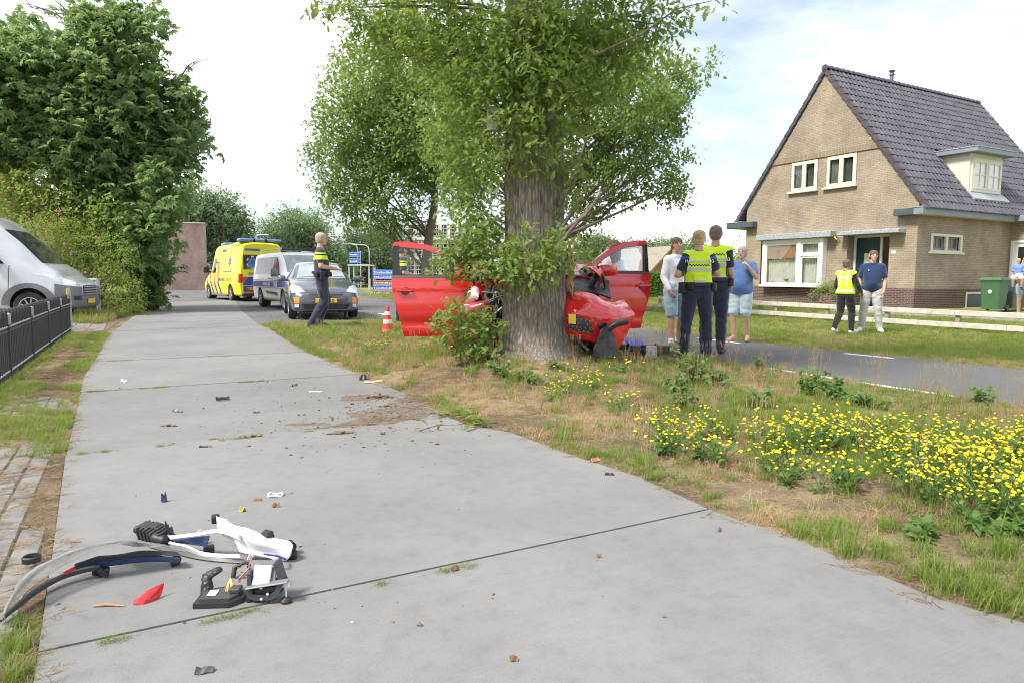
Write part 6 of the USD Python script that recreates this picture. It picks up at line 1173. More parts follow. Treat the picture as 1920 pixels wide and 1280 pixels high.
def person(label, loc, face, H, pose=None, build=1.0, belly=0., skin='skin', look=0., tops=None, sleeve='short', sleeve_mat=None, legs=None, leg_len='long', shoe=('leather_black', .0), hair=('hair_short', 'short'), vest=None, grp=None, female=False, grips=(.6, .6), bare=False, socks=None, loose=0., foot_z=0.):
    t = thing('person', label, 'person', loc, math.atan2(face[1], face[0])-PI/2, grp); k = H/1.8
    J = {a: b.copy() for a, b in BASE.items()}
    for a, b in (pose or {}).items(): J[a] = J[a]+V(*b) if a[0] != '=' else V(*b)
    for a, b in list(J.items()):
        if a[0] == '=': J[a[1:]] = b; del J[a]
    sw = .92 if female else 1.0; b = build
    for s in ('shR', 'shL'): J[s] = J[s]*[sw, 1, 1]
    lk = np.array([[math.cos(look), -math.sin(look), 0], [math.sin(look), math.cos(look), 0], [0, 0, 1]])
    hp = lambda x, y, z: J['head']+lk@V(x, y, z)
    up = J['neck']-J['waist']; up = up/np.linalg.norm(up)
    def torso(e, top=True, low=True):
        c, w, p = J['chest'], J['waist'], J['pelvis']; xr = (J['shR']-J['shL']); xr = xr/np.linalg.norm(xr)
        hx = (J['hipR']-J['hipL']); hx = hx/np.linalg.norm(hx)
        up_ = [(c+xr*.066*b, .102*b+e), (c-xr*.066*b, .102*b+e)]; mid_ = [(w+xr*.05*b, .093*b+e+belly*.3), (w-xr*.05*b, .093*b+e+belly*.3)]
        if belly: mid_ += [(w+V(0, .05+belly*.5, -.02), .10+e+belly*.5)]
        lo_ = [(p+hx*.075*b, .108*b+e), (p-hx*.075*b, .108*b+e)]
        o = []
        if top: o += [hull([(J['shR'], .058*b+e), (J['shL'], .058*b+e)]+up_), hull([(J['neck']-up*.01, .058+e*.5), (J['shR']*[.7,1,1], .05*b+e), (J['shL']*[.7,1,1], .05*b+e)])]
        o += [hull(up_+mid_)]
        if low: o += [hull(mid_+lo_)]
        if female and top: o.append(hull([(c+xr*.075+V(0, .075, -.0), .062+e), (c-xr*.075+V(0, .075, 0), .062+e)]))
        return o
    def arm(s, e, to=2, frac=1.):
        A, B, C = J['sh'+s], J['el'+s], J['wr'+s]; o = []
        if to == 1: return [hull([(A, .062*b+e), (A+(B-A)*frac, .052*b+e)])]
        return [hull([(A, .058*b+e), (B, .042*b+e)]), hull([(B, .042*b+e), (B+(C-B)*.3, .041*b+e), (C, .028*b+e)])]
    def leg(s, e, frac=1.0, full=True):
        A, B, C = J['hip'+s], J['kn'+s], J['an'+s]
        o = [hull([(A, .098*b+e), (A+(B-A)*.35, .086*b+e), (A+(B-A)*(.97 if full else frac), (.058 if full else .074)*b+e)])]
        if full: o += [hull([(B, .058*b+e), (B+(C-B)*.3+V(0, -.012, 0), .056*b+e), (C, .038*b+e)])]
        return o
    # body: one continuous surface from head to feet
    ms = torso(0)+arm('R', 0)+arm('L', 0)+leg('R', 0)+leg('L', 0)
    ms += [hull([(J['neck']-up*.04, .062*b), (J['neck']+up*.05, .056*b), (hp(0, -.02, -.06), .055)])]
    ms += [hull([(hp(0, -.022, .025), .086), (hp(0, .012, .030), .078), (hp(0, .022, -.02), .070)]), hull([(hp(0, .022, -.02), .068), (hp(0, .045, -.075), .046), (hp(0, .062, -.10), .028)]), hull([(hp(0, .085, .005), .012), (hp(0, .108, -.028), .014)])]
    ms += [hull([(hp(s*.082, -.01, .01), .014), (hp(s*.080, -.005, -.03), .011)]) for s in (-1, 1)]
    for s in ('R', 'L'):
        A, T = J['an'+s], J['to'+s]; ms += [hull([(A+V(0, -.035, -.045), .032), (A, .036), (A+(T-A)*.6+V(0, 0, .005), .034), (T, .026)]), hull([(T, .028), (T+(T-A)*V(1, 1, 0)*.28, .019)])]
    bm = melt(ms, .021, 6)
    for s, sd, g in (('R', 1, grips[0]), ('L', -1, grips[1])):
        d = J['wr'+s]-J['el'+s]; inn = V(-sd, .25, 0) if abs(d[2]) > .6*np.linalg.norm(d) else V(-sd*.3, .1, -1.)
        h = hand(J['wr'+s]+d/np.linalg.norm(d)*.012, d, inn, sd, g)
        try: bm = totm(toman(bm)+toman(h))
        except Exception: bm = cat([bm, h])
    sc = lambda m: (lambda q: tm(np.array(q.vertices)*k+[0, 0, foot_z], q.faces))(totm(m))
    body_ = part(t, 'body', sc(bm), skin, 60)
    for s in (-1, 1): part(body_, 'eye', sc(moved(trimesh.creation.icosphere(1, .0105), hp(s*.031, .083, .008))), 'eye_dark', True)
    part(body_, 'mouth', sc(hull([(hp(-.018, .088, -.066), .0055), (hp(.018, .088, -.066), .0055)])), 'lip')
    # hair
    hm, st = hair
    if st != 'bald':
        cap = hull([(hp(0, -.026, .030), .094), (hp(0, .010, .036), .085)])+hull([(hp(0, -.030, -.03), .082), (hp(0, -.024, .02), .09)])
        fr = hull([(hp(0, .12, -.05), .092), (hp(0, .14, -.12), .1), (hp(0, .17, .0), .075)])+hull([(hp(0, .0, -.13), .085), (hp(0, .08, -.15), .09)])
        parts_ = [cap-fr]
        if st == 'bun': parts_ += [hull([(hp(0, -.115, .055), .042), (hp(0, -.12, .04), .04)]), hull([(hp(.02, -.12, .07), .03)])]
        if st == 'long': parts_ += [hull([(hp(sx*.05, -.06, .0), .065), (hp(sx*.085, -.055, -.12), .055), (hp(sx*.075, -.06, -.25), .045)]) for sx in (-1, 0, 1)]
        hm_ = melt(parts_, .02, 3); hm_ = rumple(rumple(hm_, .014 if st in ('bun', 'long') else .006, 22, 4), .005, 70, 6); part(body_, 'hair', sc(hm_), hm, True)
    rn = int(abs(hash(label)) % 97) if False else len(label)
    # clothes
    made = {}
    if tops:
        ts = torso(.016+loose)
        fr = 1.0
        if sleeve == 'short': ts += arm('R', .016+loose*.6, 1, .62)+arm('L', .016+loose*.6, 1, .62)
        elif sleeve == 'long': ts += [m for s in 'RL' for m in arm(s, .013+loose*.4)]
        tb = rumple(rumple(melt(ts, .024, 6), .013, 6, rn), .006, 16, rn+1, (1, 1, .6)); made['top'] = tb; part(t, 'shirt', sc(tb), tops, True)
    if legs:
        full = leg_len == 'long'
        hem = {'long': 1, 'short': .86, 'brief': .45}[leg_len]
        e = .020+loose*.5 if full else .028
        J2 = dict(J); ls = leg('R', e, hem, full)+leg('L', e, hem, full)+[hull([(J['pelvis']+V(.07*b, 0, .03), .113*b+e*.7), (J['pelvis']-V(.07*b, 0, -.03), .113*b+e*.7), (J['hipR'], .102*b+e*.6), (J['hipL'], .102*b+e*.6)])]
        lm_ = rumple(rumple(melt(ls, .024, 6), .015, 8, rn+3, (1, 1, 1.8)), .006, 20, rn+5, (1, 1, 1.5)); part(t, 'trousers' if full else 'shorts', sc(lm_), legs, True)
    for s in ('R', 'L'):
        A, T = J['an'+s], J['to'+s]
        if not bare:
            so = shoe[1]; m = melt([hull([(A+V(0, -.04, -.048), .040), (A+V(0, 0, -.01), .044), (A+(T-A)*.55, .044), (T, .036)]), hull([(T, .038), (T+(T-A)*V(1, 1, 0)*.30, .028)])], .016, 4); v = np.array(m.vertices)
            part(t, 'shoe', sc(m), shoe[0], True)
            if shoe[0] in ('shoe_white', 'shoe_olive'): part(t, 'shoe_sole', sc(hull([(A+V(0, -.05, -.062), .034), (T+(T-A)*V(1, 1, 0)*.30+V(0, 0, -.016), .024)])), 'shoe_white')
        if socks: part(t, 'sock', sc(hull([(A+V(0, 0, .0), .042), (A+V(0, 0, .05), .045)])), 'sock')
    if vest:
        vm_ = rumple(melt(torso(.034+loose, True, True), .026, 6), .008, 7, rn); ve = toman(vm_)
        zc = J['waist'][2]
        low = Manifold.cube([2, 2, 2]).translate([-1, -1, J['pelvis'][2]+vest.get('hem', .04)]) if True else None
        armh = [hull([(J['sh'+s]+(J['el'+s]-J['sh'+s])*q*1.0, .105) for q in (.12, 1.0)]) for s in 'RL']
        cutn = hull([(J['neck']+up*.03+V(0, .0, .02), .085), (J['neck']+up*.2, .12)])
        ve = ve ^ low
        for q in armh: ve = ve-q
        ve = ve-cutn; part(t, 'vest', sc(ve), 'hivis', 50)
        for (z0, z1, mm) in vest['bands']: 
            sh_ = (toman(puff(vm_, .005)) ^ Manifold.cube([2, 2, z1-z0]).translate([-1, -1, z0]))-toman(puff(vm_, -.01))
            for q in armh: sh_ = sh_-q
            part(t, 'vest_band', sc(sh_), mm, 50)
        if vest.get('straps'):
            for sx in (-.11, .07):
                sh_ = (toman(puff(vm_, .004)) ^ Manifold.cube([.045, 2, .42]).translate([sx, -1, zc+.05]))-toman(puff(vm_, -.01)); part(t, 'vest_band', sc(sh_-cutn), 'hivis_band', 50)
        if vest.get('text'):
            tx_ = text(vest['text'], vest.get('th', .055), .006); vv = np.array(tx_.vertices); vy = np.array(vm_.vertices); bk_ = vy[vm_.vertex_normals[:, 1] < -.25]; kt = cKDTree(bk_[:, [0, 2]])
            X = vv[:, 0]; Z = vest['tz']+vv[:, 1]; s_ = bk_[(np.abs(bk_[:, 2]-vest['tz']) < .08) & (np.abs(bk_[:, 0]) < .17)]; cf = np.linalg.lstsq(np.c_[np.ones(len(s_)), s_[:, 0]**2, s_[:, 2]], s_[:, 1], rcond=None)[0]; y = cf[0]+cf[1]*X**2+cf[2]*Z-.012-vv[:, 2]
            part(t, 'vest_lettering', sc(tm(np.c_[X, y, Z], tx_.faces)), vest.get('tm', 'reflect'))
        if vest.get('check'):
            z = vest['check']; ck = []
            for i in range(14):
                for j in range(2):
                    if (i+j) % 2: ck.append(Manifold.cube([.02, 2, .013]).translate([-.14+.02*i, -1.4, z+.013*j]) ^ Manifold.cube([2, 1.4, 2]).translate([-1, -1.4, 0]))
            part(t, 'vest_check', sc((toman(puff(vm_, .0065)) ^ union(ck))-toman(puff(vm_, .002))), 'navy_cloth')
    t_ = dict(path=t, J=J, k=k, sc=sc, made=made, b=b); return t_
def belt(P, items, m='leather_black'):
    J, sc = P['J'], P['sc']; w = J['pelvis']+V(0, 0, .085); a = np.linspace(0, 2*PI, 25); rx, ry = .205*P['b'], .145*P['b']
    ring = np.array([w+V(rx*math.cos(q), ry*math.sin(q), 0) for q in a])
    L = np.array([ring+[0, 0, -.025], ring*1+[0, 0, .025]]); part(P['path'], 'belt', sc(thick(grid(L), -.012)), m)
    for ang, h, w_, d_, name in items:
        c = w+V((rx+.03)*math.cos(ang), (ry+.03)*math.sin(ang), -h*.35); part(P['path'], name, sc(moved(cbox(-d_, d_, -w_, w_, -h/2, h/2, .015), c, ang)), m)
def band_on(P, mesh, z0, z1, m, name='chest_band', x=None):
    b_ = Manifold.cube([2 if x is None else x[1]-x[0], 2, z1-z0]).translate([-1 if x is None else x[0], -1, z0]); part(P['path'], name, P['sc']((toman(puff(mesh, .004)) ^ b_)-toman(puff(mesh, -.008))), m, 50)
def stand_at(px, py, D):
    p = at(px, py, D); return (p[0], p[1], tz(p[0], p[1])+.012)
# officer standing beside the dark car, looking away to the right
P = person('police officer in dark uniform with yellow chest bands before the dark car, head turned away', stand_at(603, 606, 13.9), (.93, .36), 1.88, dict(anR=(-.02, -.19, .01), anL=(.0, -.02, 0), toR=(-.02, -.20, .0), toL=(0, -.02, 0), knR=(0, .02, 0), knL=(0, .08, .02), elR=(-.0, .02, .02), elL=(.0, .03, .02), **{'=wrR': (.12, .27, 1.13), '=wrL': (-.08, .29, 1.13)}, head=(0, .01, 0)), 1.08, .02, look=-.25, tops='navy_cloth', legs='navy_cloth', hair=('hair_grey', 'short'))
for z0, z1 in ((1.30, 1.375), (1.405, 1.43)): band_on(P, P['made']['top'], z0, z1, 'hivis')
belt(P, [(0., .17, .04, .03, 'holster'), (-.6, .10, .035, .02, 'pouch'), (.7, .10, .03, .02, 'pouch'), (2.4, .10, .03, .02, 'pouch'), (1.3, .09, .03, .02, 'pouch')])
part(P['path'], 'holster_strap', P['sc'](cbox(.155, .195, -.04, .04, .60, .84, .01)), 'leather_black'); part(P['path'], 'torch', P['sc'](cyl((.10, .17, .78), (.10, .17, .92), .018)), 'stripe_yellow'); part(P['path'], 'radio', P['sc'](cbox(-.02, .02, .14, .18, 1.3, 1.40, .006)), 'leather_black')
ph = at(645, 503, 13.72); o = solo('phone', cbox(-.037, .037, -.005, .005, -.075, .075, .004), 'black_gloss', 'dark phone held in the hands of the police officer by the dark car', 'phone', None, False, ph, .6)
P = person('police officer with yellow shoulder bands half hidden behind the open left car door', stand_at(752, 608, 15.6), (.85, .5), 1.78, dict(elR=(-.02, .04, .02), **{'=wrR': (.14, .30, 1.12), '=wrL': (-.08, .3, 1.12)}, head=(0, .03, -.01)), 1.0, look=.2, tops='navy_cloth', legs='black_cloth', hair=('hair_brown', 'short'))
for z0, z1 in ((1.32, 1.385), (1.41, 1.435)): band_on(P, P['made']['top'], z0, z1, 'hivis')
belt(P, [(0., .17, .05, .035, 'holster'), (2.6, .16, .06, .04, 'pouch'), (3.4, .12, .05, .03, 'pouch')]); part(P['path'], 'radio', P['sc'](cbox(.20, .25, -.05, .03, .78, .90, .01)), 'stripe_yellow')
P = person('woman with long curly brown hair in a grey top behind the open right car door', stand_at(1146, 640, 11.0), (-.55, .83), 1.70, None, .92, female=True, tops='grey_top', sleeve='long', legs='denim_light', hair=('hair_brown', 'long'), look=.3)
P = person('man in white long sleeved shirt and denim shorts facing the two vested officers', stand_at(1262, 650, 11.5), (.55, -.8), 1.80, dict(knR=(.02, .04, 0), anR=(.05, .12, 0), toR=(.05, .12, 0), anL=(-.08, -.06, 0), toL=(-.10, -.06, 0), knL=(-.05, .0, 0), **{'=wrR': (.24, .10, .96), '=wrL': (-.14, .20, .98)}), .98, tops='white_cloth', sleeve='long', legs='denim_light', leg_len='short', shoe=('shoe_olive', 0), socks=True, hair=('hair_brown', 'short'), look=-.35, skin='skin_tan', loose=.008)
P = person('blond woman officer with a hair bun in yellow vest seen from behind', stand_at(1304, 668, 9.55), (.12, 1), 1.74, dict(anR=(.05, 0, 0), anL=(-.05, .02, 0), toR=(.07, 0, 0), toL=(-.07, 0, 0), knR=(.03, 0, 0), knL=(-.03, 0, 0), **{'=elR': (.27, -.02, 1.20), '=elL': (-.29, -.04, 1.18), '=wrR': (.12, .2, 1.20), '=wrL': (-.12, .2, 1.22)}), 1.05, .01, female=True, tops='navy_cloth', legs='navy_cloth', hair=('hair_blond', 'bun'), vest=dict(hem=.10, bands=[(1.235, 1.285, 'hivis_band')], text='HANDHAVING', tz=1.375, th=.042, check=1.305), look=-.1)
belt(P, [(3.6, .16, .06, .04, 'holster'), (4.2, .10, .05, .02, 'pouch'), (-.5, .12, .04, .03, 'pouch')]); band_on(P, P['made']['top'], 1.41, 1.44, 'police_blue', 'collar_band')
part(P['path'], 'vest_pocket', P['sc'](cbox(-.085, .085, -.185, -.165, 1.10, 1.2, .008)), 'hivis'); part(P['path'], 'vest_pocket', P['sc'](cbox(-.075, .075, -.190, -.17, 1.075, 1.115, .006)), 'hivis_band')
P = person('tall short haired officer in yellow vest behind the blond officer', stand_at(1335, 658, 10.5), (.35, .94), 1.90, dict(elR=(.0, .03, .0), **{'=wrR': (.22, .2, .98), '=wrL': (-.22, .18, 1.0)}), 1.06, tops='navy_cloth', legs='navy_cloth', hair=('hair_short', 'short'), vest=dict(hem=.08, bands=[(1.22, 1.28, 'hivis_band'), (1.06, 1.10, 'hivis_band')], text='HANDHAVING', tz=1.33, th=.045, check=1.39))
belt(P, [(3.4, .14, .05, .03, 'holster'), (-.3, .12, .04, .03, 'pouch')])
P = person('barefoot man in blue t-shirt and pale shorts walking, hand raised to chest', stand_at(1386, 648, 13.3), (-.62, -.78), 1.80, dict(anR=(-.02, .06, 0), toR=(-.02, .06, 0), anL=(-.0, -.10, 0), toL=(0, -.10, 0), knR=(0, .06, 0), **{'=elL': (-.30, .05, 1.22), '=wrL': (-.20, .18, 1.40), '=elR': (.33, .06, 1.2), '=wrR': (.40, .18, .98)}), 1.06, .06, tops='tee_blue', legs='denim_pale', leg_len='short', bare=True, hair=('hair_grey', 'short'), loose=.022, grips=(.5, 1.0))
P = person('person in yellow vest and black clothes with white slippers turned towards the man in navy', stand_at(1581, 634, 15.5), (.80, .60), 1.62, dict(anR=(.0, .16, .0), toR=(.0, .16, 0), anL=(0, -.22, .05), toL=(0, -.20, -.01), knR=(0, .12, 0), knL=(0, -.02, 0), **{'=wrR': (.25, .26, 1.02), '=elR': (.28, .04, 1.17), '=wrL': (-.2, .2, 1.0)}), 1.02, tops='black_cloth', sleeve='long', legs='black_cloth', shoe=('shoe_white', 0), hair=('hair_brown', 'short'), vest=dict(hem=.0, bands=[(1.02, 1.065, 'hivis_band'), (1.36, 1.39, 'hivis_band')], straps=True), loose=.012, skin='skin_tan')
P = person('man in navy t-shirt and grey jeans standing before the house door', stand_at(1630, 629, 15.7), (-.45, -.9), 1.82, dict(anR=(.06, 0, 0), toR=(.08, 0, 0), anL=(-.07, .0, 0), toL=(-.09, 0, 0), knR=(.03, 0, 0), knL=(-.03, 0, 0), elR=(.03, 0, 0), elL=(-.03, 0, 0)), 1.04, .02, tops='tee_navy', legs='grey_jean', shoe=('shoe_white', 0), hair=('hair_brown', 'short'), loose=.012, look=.3)
hr = P; part(P['path'], 'chest_badge', P['sc'](cbox(.07, .095, .135, .15, 1.36, 1.375, .003)), 'pure_white')
P = person('woman in denim shorts holding a small child at the right edge', stand_at(1917, 598, 19.3), (-.75, -.66), 1.68, {'=elR': (.25, .06, 1.17), '=wrR': (.04, .25, 1.10), '=elL': (-.24, .06, 1.17), '=wrL': (-.02, .26, 1.16)}, .98, female=True, tops='child_blue', legs='denim_light', leg_len='brief', shoe=('shoe_white', 0), hair=('hair_blond', 'long'))
q = stand_at(1902, 598, 19.0); P = person('small blond child in blue shirt carried on the arm of the woman in denim shorts', (q[0], q[1], q[2]+.66), (-.5, -.8), .98, {'knR': (.08, .25, .28), 'knL': (-.08, .25, .28), 'anR': (.06, .18, .30), 'anL': (-.06, .18, .30), 'toR': (.06, .22, .22), 'toL': (-.06, .22, .22), '=wrR': (.22, .2, 1.2), '=wrL': (-.22, .2, 1.2)}, 1.1, tops='child_blue', legs='grey_jean', leg_len='short', shoe=('leather_black', 0), hair=('hair_blond', 'short'))
# ================================================================ debris on the path
def gpt(px, py, dz=.014): return onground(px, py, dz)
simple('lens_plastic_tint', (.5, .5, .5), .1)
mat('lens_clear', {'f': ('fresnel', {'IOR': 1.45}), 't': ('transparent_bsdf', {'color': (.86, .87, .86)}), 'g': ('glossy_bsdf', {'color': (1, 1, 1), 'roughness': .12}), 'd': ('diffuse_bsdf', {'color': (.75, .76, .76)}), 'm': ('math', {'math_type': 'multiply_add', 'value2': 1.5, 'value3': .05, 'use_clamp': True}), 'x': ('mix_closure', {}), 'y': ('mix_closure', {'fac': .10})},
    [('f.fac', 'm.value1'), ('m.value', 'x.fac'), ('t.BSDF', 'x.closure1'), ('g.BSDF', 'x.closure2'), ('x.closure', 'y.closure1'), ('d.BSDF', 'y.closure2')], 'y.closure')
simple('white_plastic', (.56, .57, .58), .35, var=.05); simple('navy_plastic', (.02, .035, .09), .25, var=.15); simple('dark_grey_plastic', (.05, .054, .06), .45, var=.15); simple('mid_grey_plastic', (.16, .17, .18), .5, var=.1); simple('soil_clod', (.17, .115, .075), .95, var=.4, vscale=40, bump=(120, .8, .006)); simple('dry_leaf', (.20, .095, .05), .8, var=.3, vscale=30); simple('yellow_leaf', (.42, .36, .05), .7, var=.3, vscale=30); simple('copper_wire', (.55, .27, .05), .4, var=.2); simple('pink_wire', (.6, .3, .33), .4); simple('lid_blue', (.03, .06, .62), .4, var=.05); simple('cone_orange', (.78, .13, .04), .5, var=.05); simple('cone_red', (.50, .03, .03), .45, var=.08); simple('cone_white', (.62, .70, .60), .4, var=.08); simple('wood_chip', (.55, .36, .2), .8, var=.2, vscale=30)
def pix(name_of_thing, origin, rows, m, t=.004, na=14, nb=20, amp=0., seed=0, name='shell', label=None, smooth=45):
    """A bent sheet through points given as (pixel, pixel, height above the ground below it)."""
    P = []
    for row in rows:
        r = []
        for px, py, h in row:
            r.append(gpt(px, py, .014+h)-origin)                          # the ray meets the level h above the ground
        P.append(r)
    s = thick(grid(dense(np.array(P), na, nb)), t)
    if amp: s = rumple(s, amp, 14., seed)
    return part(name_of_thing, name, s, m, smooth, label)
# long torn headlamp cover with clear lens
o = gpt(170, 1075); t = thing('headlamp_cover', 'torn headlamp cover with clear curved lens and dark trim on the left path edge', 'car part', o)
pix(t, o, [[(2, 1160, .01), (60, 1100, .03), (140, 1050, .06), (230, 1022, .08), (330, 1030, .07)], [(8, 1150, .05), (50, 1085, .10), (130, 1035, .13), (220, 1016, .14), (300, 1022, .10)], [(30, 1095, .07), (80, 1055, .12), (150, 1025, .13), (215, 1018, .12), (260, 1026, .10)]], 'lens_clear', .003, 16, 40, .003, 1, 'lens')
pix(t, o, [[(2, 1166, .0), (60, 1120, .01), (120, 1085, .02), (190, 1068, .03)], [(0, 1160, .012), (56, 1113, .03), (116, 1079, .04), (186, 1061, .05)]], 'dark_grey_plastic', .008, 6, 26, .002, 2, 'lower_trim')
pix(t, o, [[(140, 1062, .05), (200, 1047, .07), (262, 1040, .07), (338, 1044, .05)], [(145, 1070, .03), (202, 1058, .04), (264, 1050, .04), (336, 1052, .03)]], 'navy_plastic', .008, 10, 26, .004, 3, 'reflector_housing')
pix(t, o, [[(142, 1056, .06), (200, 1040, .09), (262, 1032, .09), (330, 1036, .06)], [(140, 1062, .05), (200, 1047, .07), (262, 1040, .07), (338, 1044, .05)]], 'black_plastic', .006, 8, 26, .003, 4, 'trim')
pix(t, o, [[(118, 1072, .06), (140, 1060, .07)], [(124, 1076, .05), (141, 1064, .06)]], 'lamp_red', .004, 5, 8, .0, 1, 'red_reflector')
for k, (px, py) in enumerate([(182, 1070), (196, 1072), (330, 1052)]): part(t, 'clip', moved(cbox(-.015, .015, -.012, .012, -.02, .02, .005), gpt(px, py, .03)-o, .5*k, .3, .2), 'black_plastic')
part(t, 'hook', tube([gpt(172, 1062, .05)-o, gpt(188, 1068, .045)-o, gpt(198, 1076, .03)-o, gpt(190, 1078, .02)-o], [.010, .012, .010, .006], 6), 'black_plastic')
# white and black lamp bracket
o = gpt(400, 1030); t = thing('lamp_bracket', 'broken white and black headlamp bracket lying on the path', 'car part', o)
hb_ = [gpt(250, 995, .03)-o, gpt(335, 1018, .035)-o]; ha = math.atan2(hb_[1][1]-hb_[0][1], hb_[1][0]-hb_[0][0]); hm_ = (hb_[0]+hb_[1])/2
part(t, 'housing', moved(cat([cbox(-.075, .085, -.028, .03, -.02, .02, .006), cbox(-.09, -.02, -.018, .034, .0, .042, .008), cbox(.0, .08, -.03, .012, .005, .04, .006), cbox(-.105, -.07, -.02, .012, -.012, .018, .005), cbox(-.03, .02, .0, .04, .015, .05, .008)]), hm_, ha, .25, .05), 'black_plastic')
for k in range(7): part(t, 'housing_rib', moved(cbox(-.0025, .0025, -.032, .036, -.018, .046, .001), hm_+np.array([math.cos(ha), math.sin(ha), 0])*(-.07+.024*k), ha, .25, .05), 'dark_grey_plastic')
part(t, 'broken_tab', moved(totm(prism([(-.03, 0), (.0, .01), (.03, -.004), (.01, .03), (-.02, .022)], -.003, .003)), hm_-np.array([math.cos(ha), math.sin(ha), -.02])*.10, ha+.4, .5), 'black_plastic'); part(t, 'broken_tab', moved(totm(prism([(-.02, 0), (.02, .0), (.012, .04), (-.004, .03), (-.016, .046)], -.003, .003)), hm_+np.array([math.cos(ha), math.sin(ha), .4])*.085, ha-.3, .1), 'black_plastic')
for px, py, r in ((258, 992, .017), (275, 993, .02), (292, 1008, .02), (308, 1003, .018)): part(t, 'housing_lug', totm(hull([(gpt(px, py, .05)-o, r), (gpt(px+14, py+4, .045)-o, r)])), 'black_plastic', 50)
pix(t, o, [[(268, 1015, .01), (330, 1032, .01), (400, 1046, .01), (462, 1050, .01)], [(270, 1022, .0), (330, 1040, .0), (400, 1053, .0), (460, 1056, .0)]], 'dark_grey_plastic', .012, 6, 26, .002, 6, 'lower_rail')
pix(t, o, [[(318, 1004, .06), (370, 998, .09), (412, 993, .11), (450, 1001, .11)], [(322, 1011, .05), (372, 1004, .08), (414, 1000, .10), (452, 1012, .09)]], 'white_plastic', .008, 8, 26, .002, 7, 'upper_arm')
pix(t, o, [[(405, 971, .14), (425, 976, .13), (455, 990, .12), (490, 1004, .09), (540, 1018, .06)], [(408, 985, .12), (430, 990, .11), (458, 1004, .10), (495, 1020, .07), (548, 1028, .05)], [(412, 994, .10), (436, 1003, .09), (455, 1018, .07), (492, 1032, .04), (545, 1040, .03)], [(440, 1016, .06), (452, 1022, .05), (455, 1032, .04), (488, 1044, .02), (530, 1046, .01)]], 'white_plastic', .010, 26, 30, .005, 8, 'bracket_plate')
pix(t, o, [[(318, 1014, .05), (345, 1020, .05), (385, 1034, .03), (450, 1040, .02)], [(322, 1020, .03), (350, 1028, .03), (390, 1042, .015), (450, 1047, .01)]], 'white_plastic', .008, 8, 26, .002, 9, 'lower_arm')
pix(t, o, [[(325, 1010, .06), (360, 1006, .08), (394, 1003, .09)], [(330, 1014, .05), (355, 1018, .05), (388, 1024, .05)]], 'navy_plastic', .006, 8, 14, .0, 1, 'inner_face')
part(t, 'clip', moved(cbox(-.02, .02, -.015, .015, -.025, .025, .006), gpt(392, 1033, .03)-o, .4, .2), 'black_plastic'); part(t, 'clip', moved(cbox(-.015, .015, -.012, .012, -.02, .02, .005), gpt(404, 972, .14)-o, .4, .5), 'black_plastic'); part(t, 'clip', moved(cbox(-.022, .022, -.018, .018, -.022, .022, .006), gpt(502, 1005, .10)-o, -.5, .3), 'black_plastic'); part(t, 'connector', moved(cbox(-.022, .022, -.022, .022, -.02, .02, .005), gpt(546, 1043, .02)-o, .2), 'black_plastic'); part(t, 'pipe_end', moved(revolve([(.012, -.02), (.018, -.02), (.018, .02), (.012, .02), (.012, -.02)], 14, 'y'), gpt(545, 1022, .05)-o, .6), 'black_plastic', 40)
for k, (px, py, h) in enumerate([(470, 1012, .09), (486, 1018, .075), (502, 1022, .065), (470, 1030, .05), (488, 1034, .045), (520, 1026, .055)]): part(t, 'bracket_rib', moved(cbox(-.003, .003, -.02, .02, -.012, .014, .001), gpt(px, py, h)-o, .3, .2), 'white_plastic')
for k, (px, py) in enumerate([(410, 999), (448, 1020), (470, 1046), (372, 1001)]): part(t, 'broken_tab', moved(totm(prism([(-.015, 0), (.015, .002), (.01, .02), (.002, .012), (-.008, .026)], -.002, .002)), gpt(px, py, .06)-o, .5*k, .3), 'white_plastic')
for k, (m, a, b) in enumerate((('pink_wire', (498, 1006), (488, 1030)), ('copper_wire', (496, 1010), (492, 1034)), ('pink_wire', (494, 1036), (534, 1046)), ('stripe_blue', (494, 1038), (536, 1048)))): part(t, 'wire', tube([gpt(*a, .09)-o, gpt((a[0]+b[0])/2+3, (a[1]+b[1])/2-2, .08)-o, gpt(*b, .04)-o], .0035, 5), m)
# control unit with its lead
o = gpt(408, 1130); t = thing('control_unit', 'black electronic control box with orange wires lying on the path', 'car part', o, scale=(1., 1., .62))
U = .00118  # metres per pixel hereabouts
part(t, 'base', moved(totm(prism([(-.065, -.03), (.05, -.035), (.085, .0), (.085, .05), (.02, .10), (-.06, .075)], 0, .03, 'z')), (-.0, -.01, .002), .12), 'black_plastic'); part(t, 'raised_lid', moved(totm(prism([(-.05, -.02), (.045, -.022), (.07, .01), (.07, .05), (.0, .06), (-.05, .05)], .031, .045, 'z')), (0, -.005, .0), .12), 'dark_grey_plastic'); lbl = part(t, 'paper_label', moved(cbox(-.018, .012, -.022, .022, .0, .0015, .0005), (-.018, .015, .0465), .1), 'white_plastic')
part(lbl, 'print_line', cat([moved(box(-.014, .004, y, y+.003, .0016, .002), (-.018, .015, .0465), .1) for y in (-.016, -.008, .004, .012)]), 'mid_grey_plastic')
part(t, 'socket', moved(cbox(-.018, .018, -.02, .02, .045, .07, .004), (.05, .03, 0), .1), 'dark_grey_plastic'); part(t, 'torn_boot', rumple(melt([hull([((-.058, .05, .03), .02), ((-.062, .07, .10), .018)]), hull([((-.062, .07, .10), .018), ((-.03, .075, .13), .016)])], .008, 3), .007, 60, 2), 'black_plastic', True)
for k in range(6): part(t, 'wire', tube([(.01+.006*k, .03, .045), (.012+.004*k, .045, .075), (.022, .06, .10), (.028+.002*k, .07, .13), (.05, .08, .15)], .0028, 5), 'copper_wire' if k % 3 else 'black_plastic')
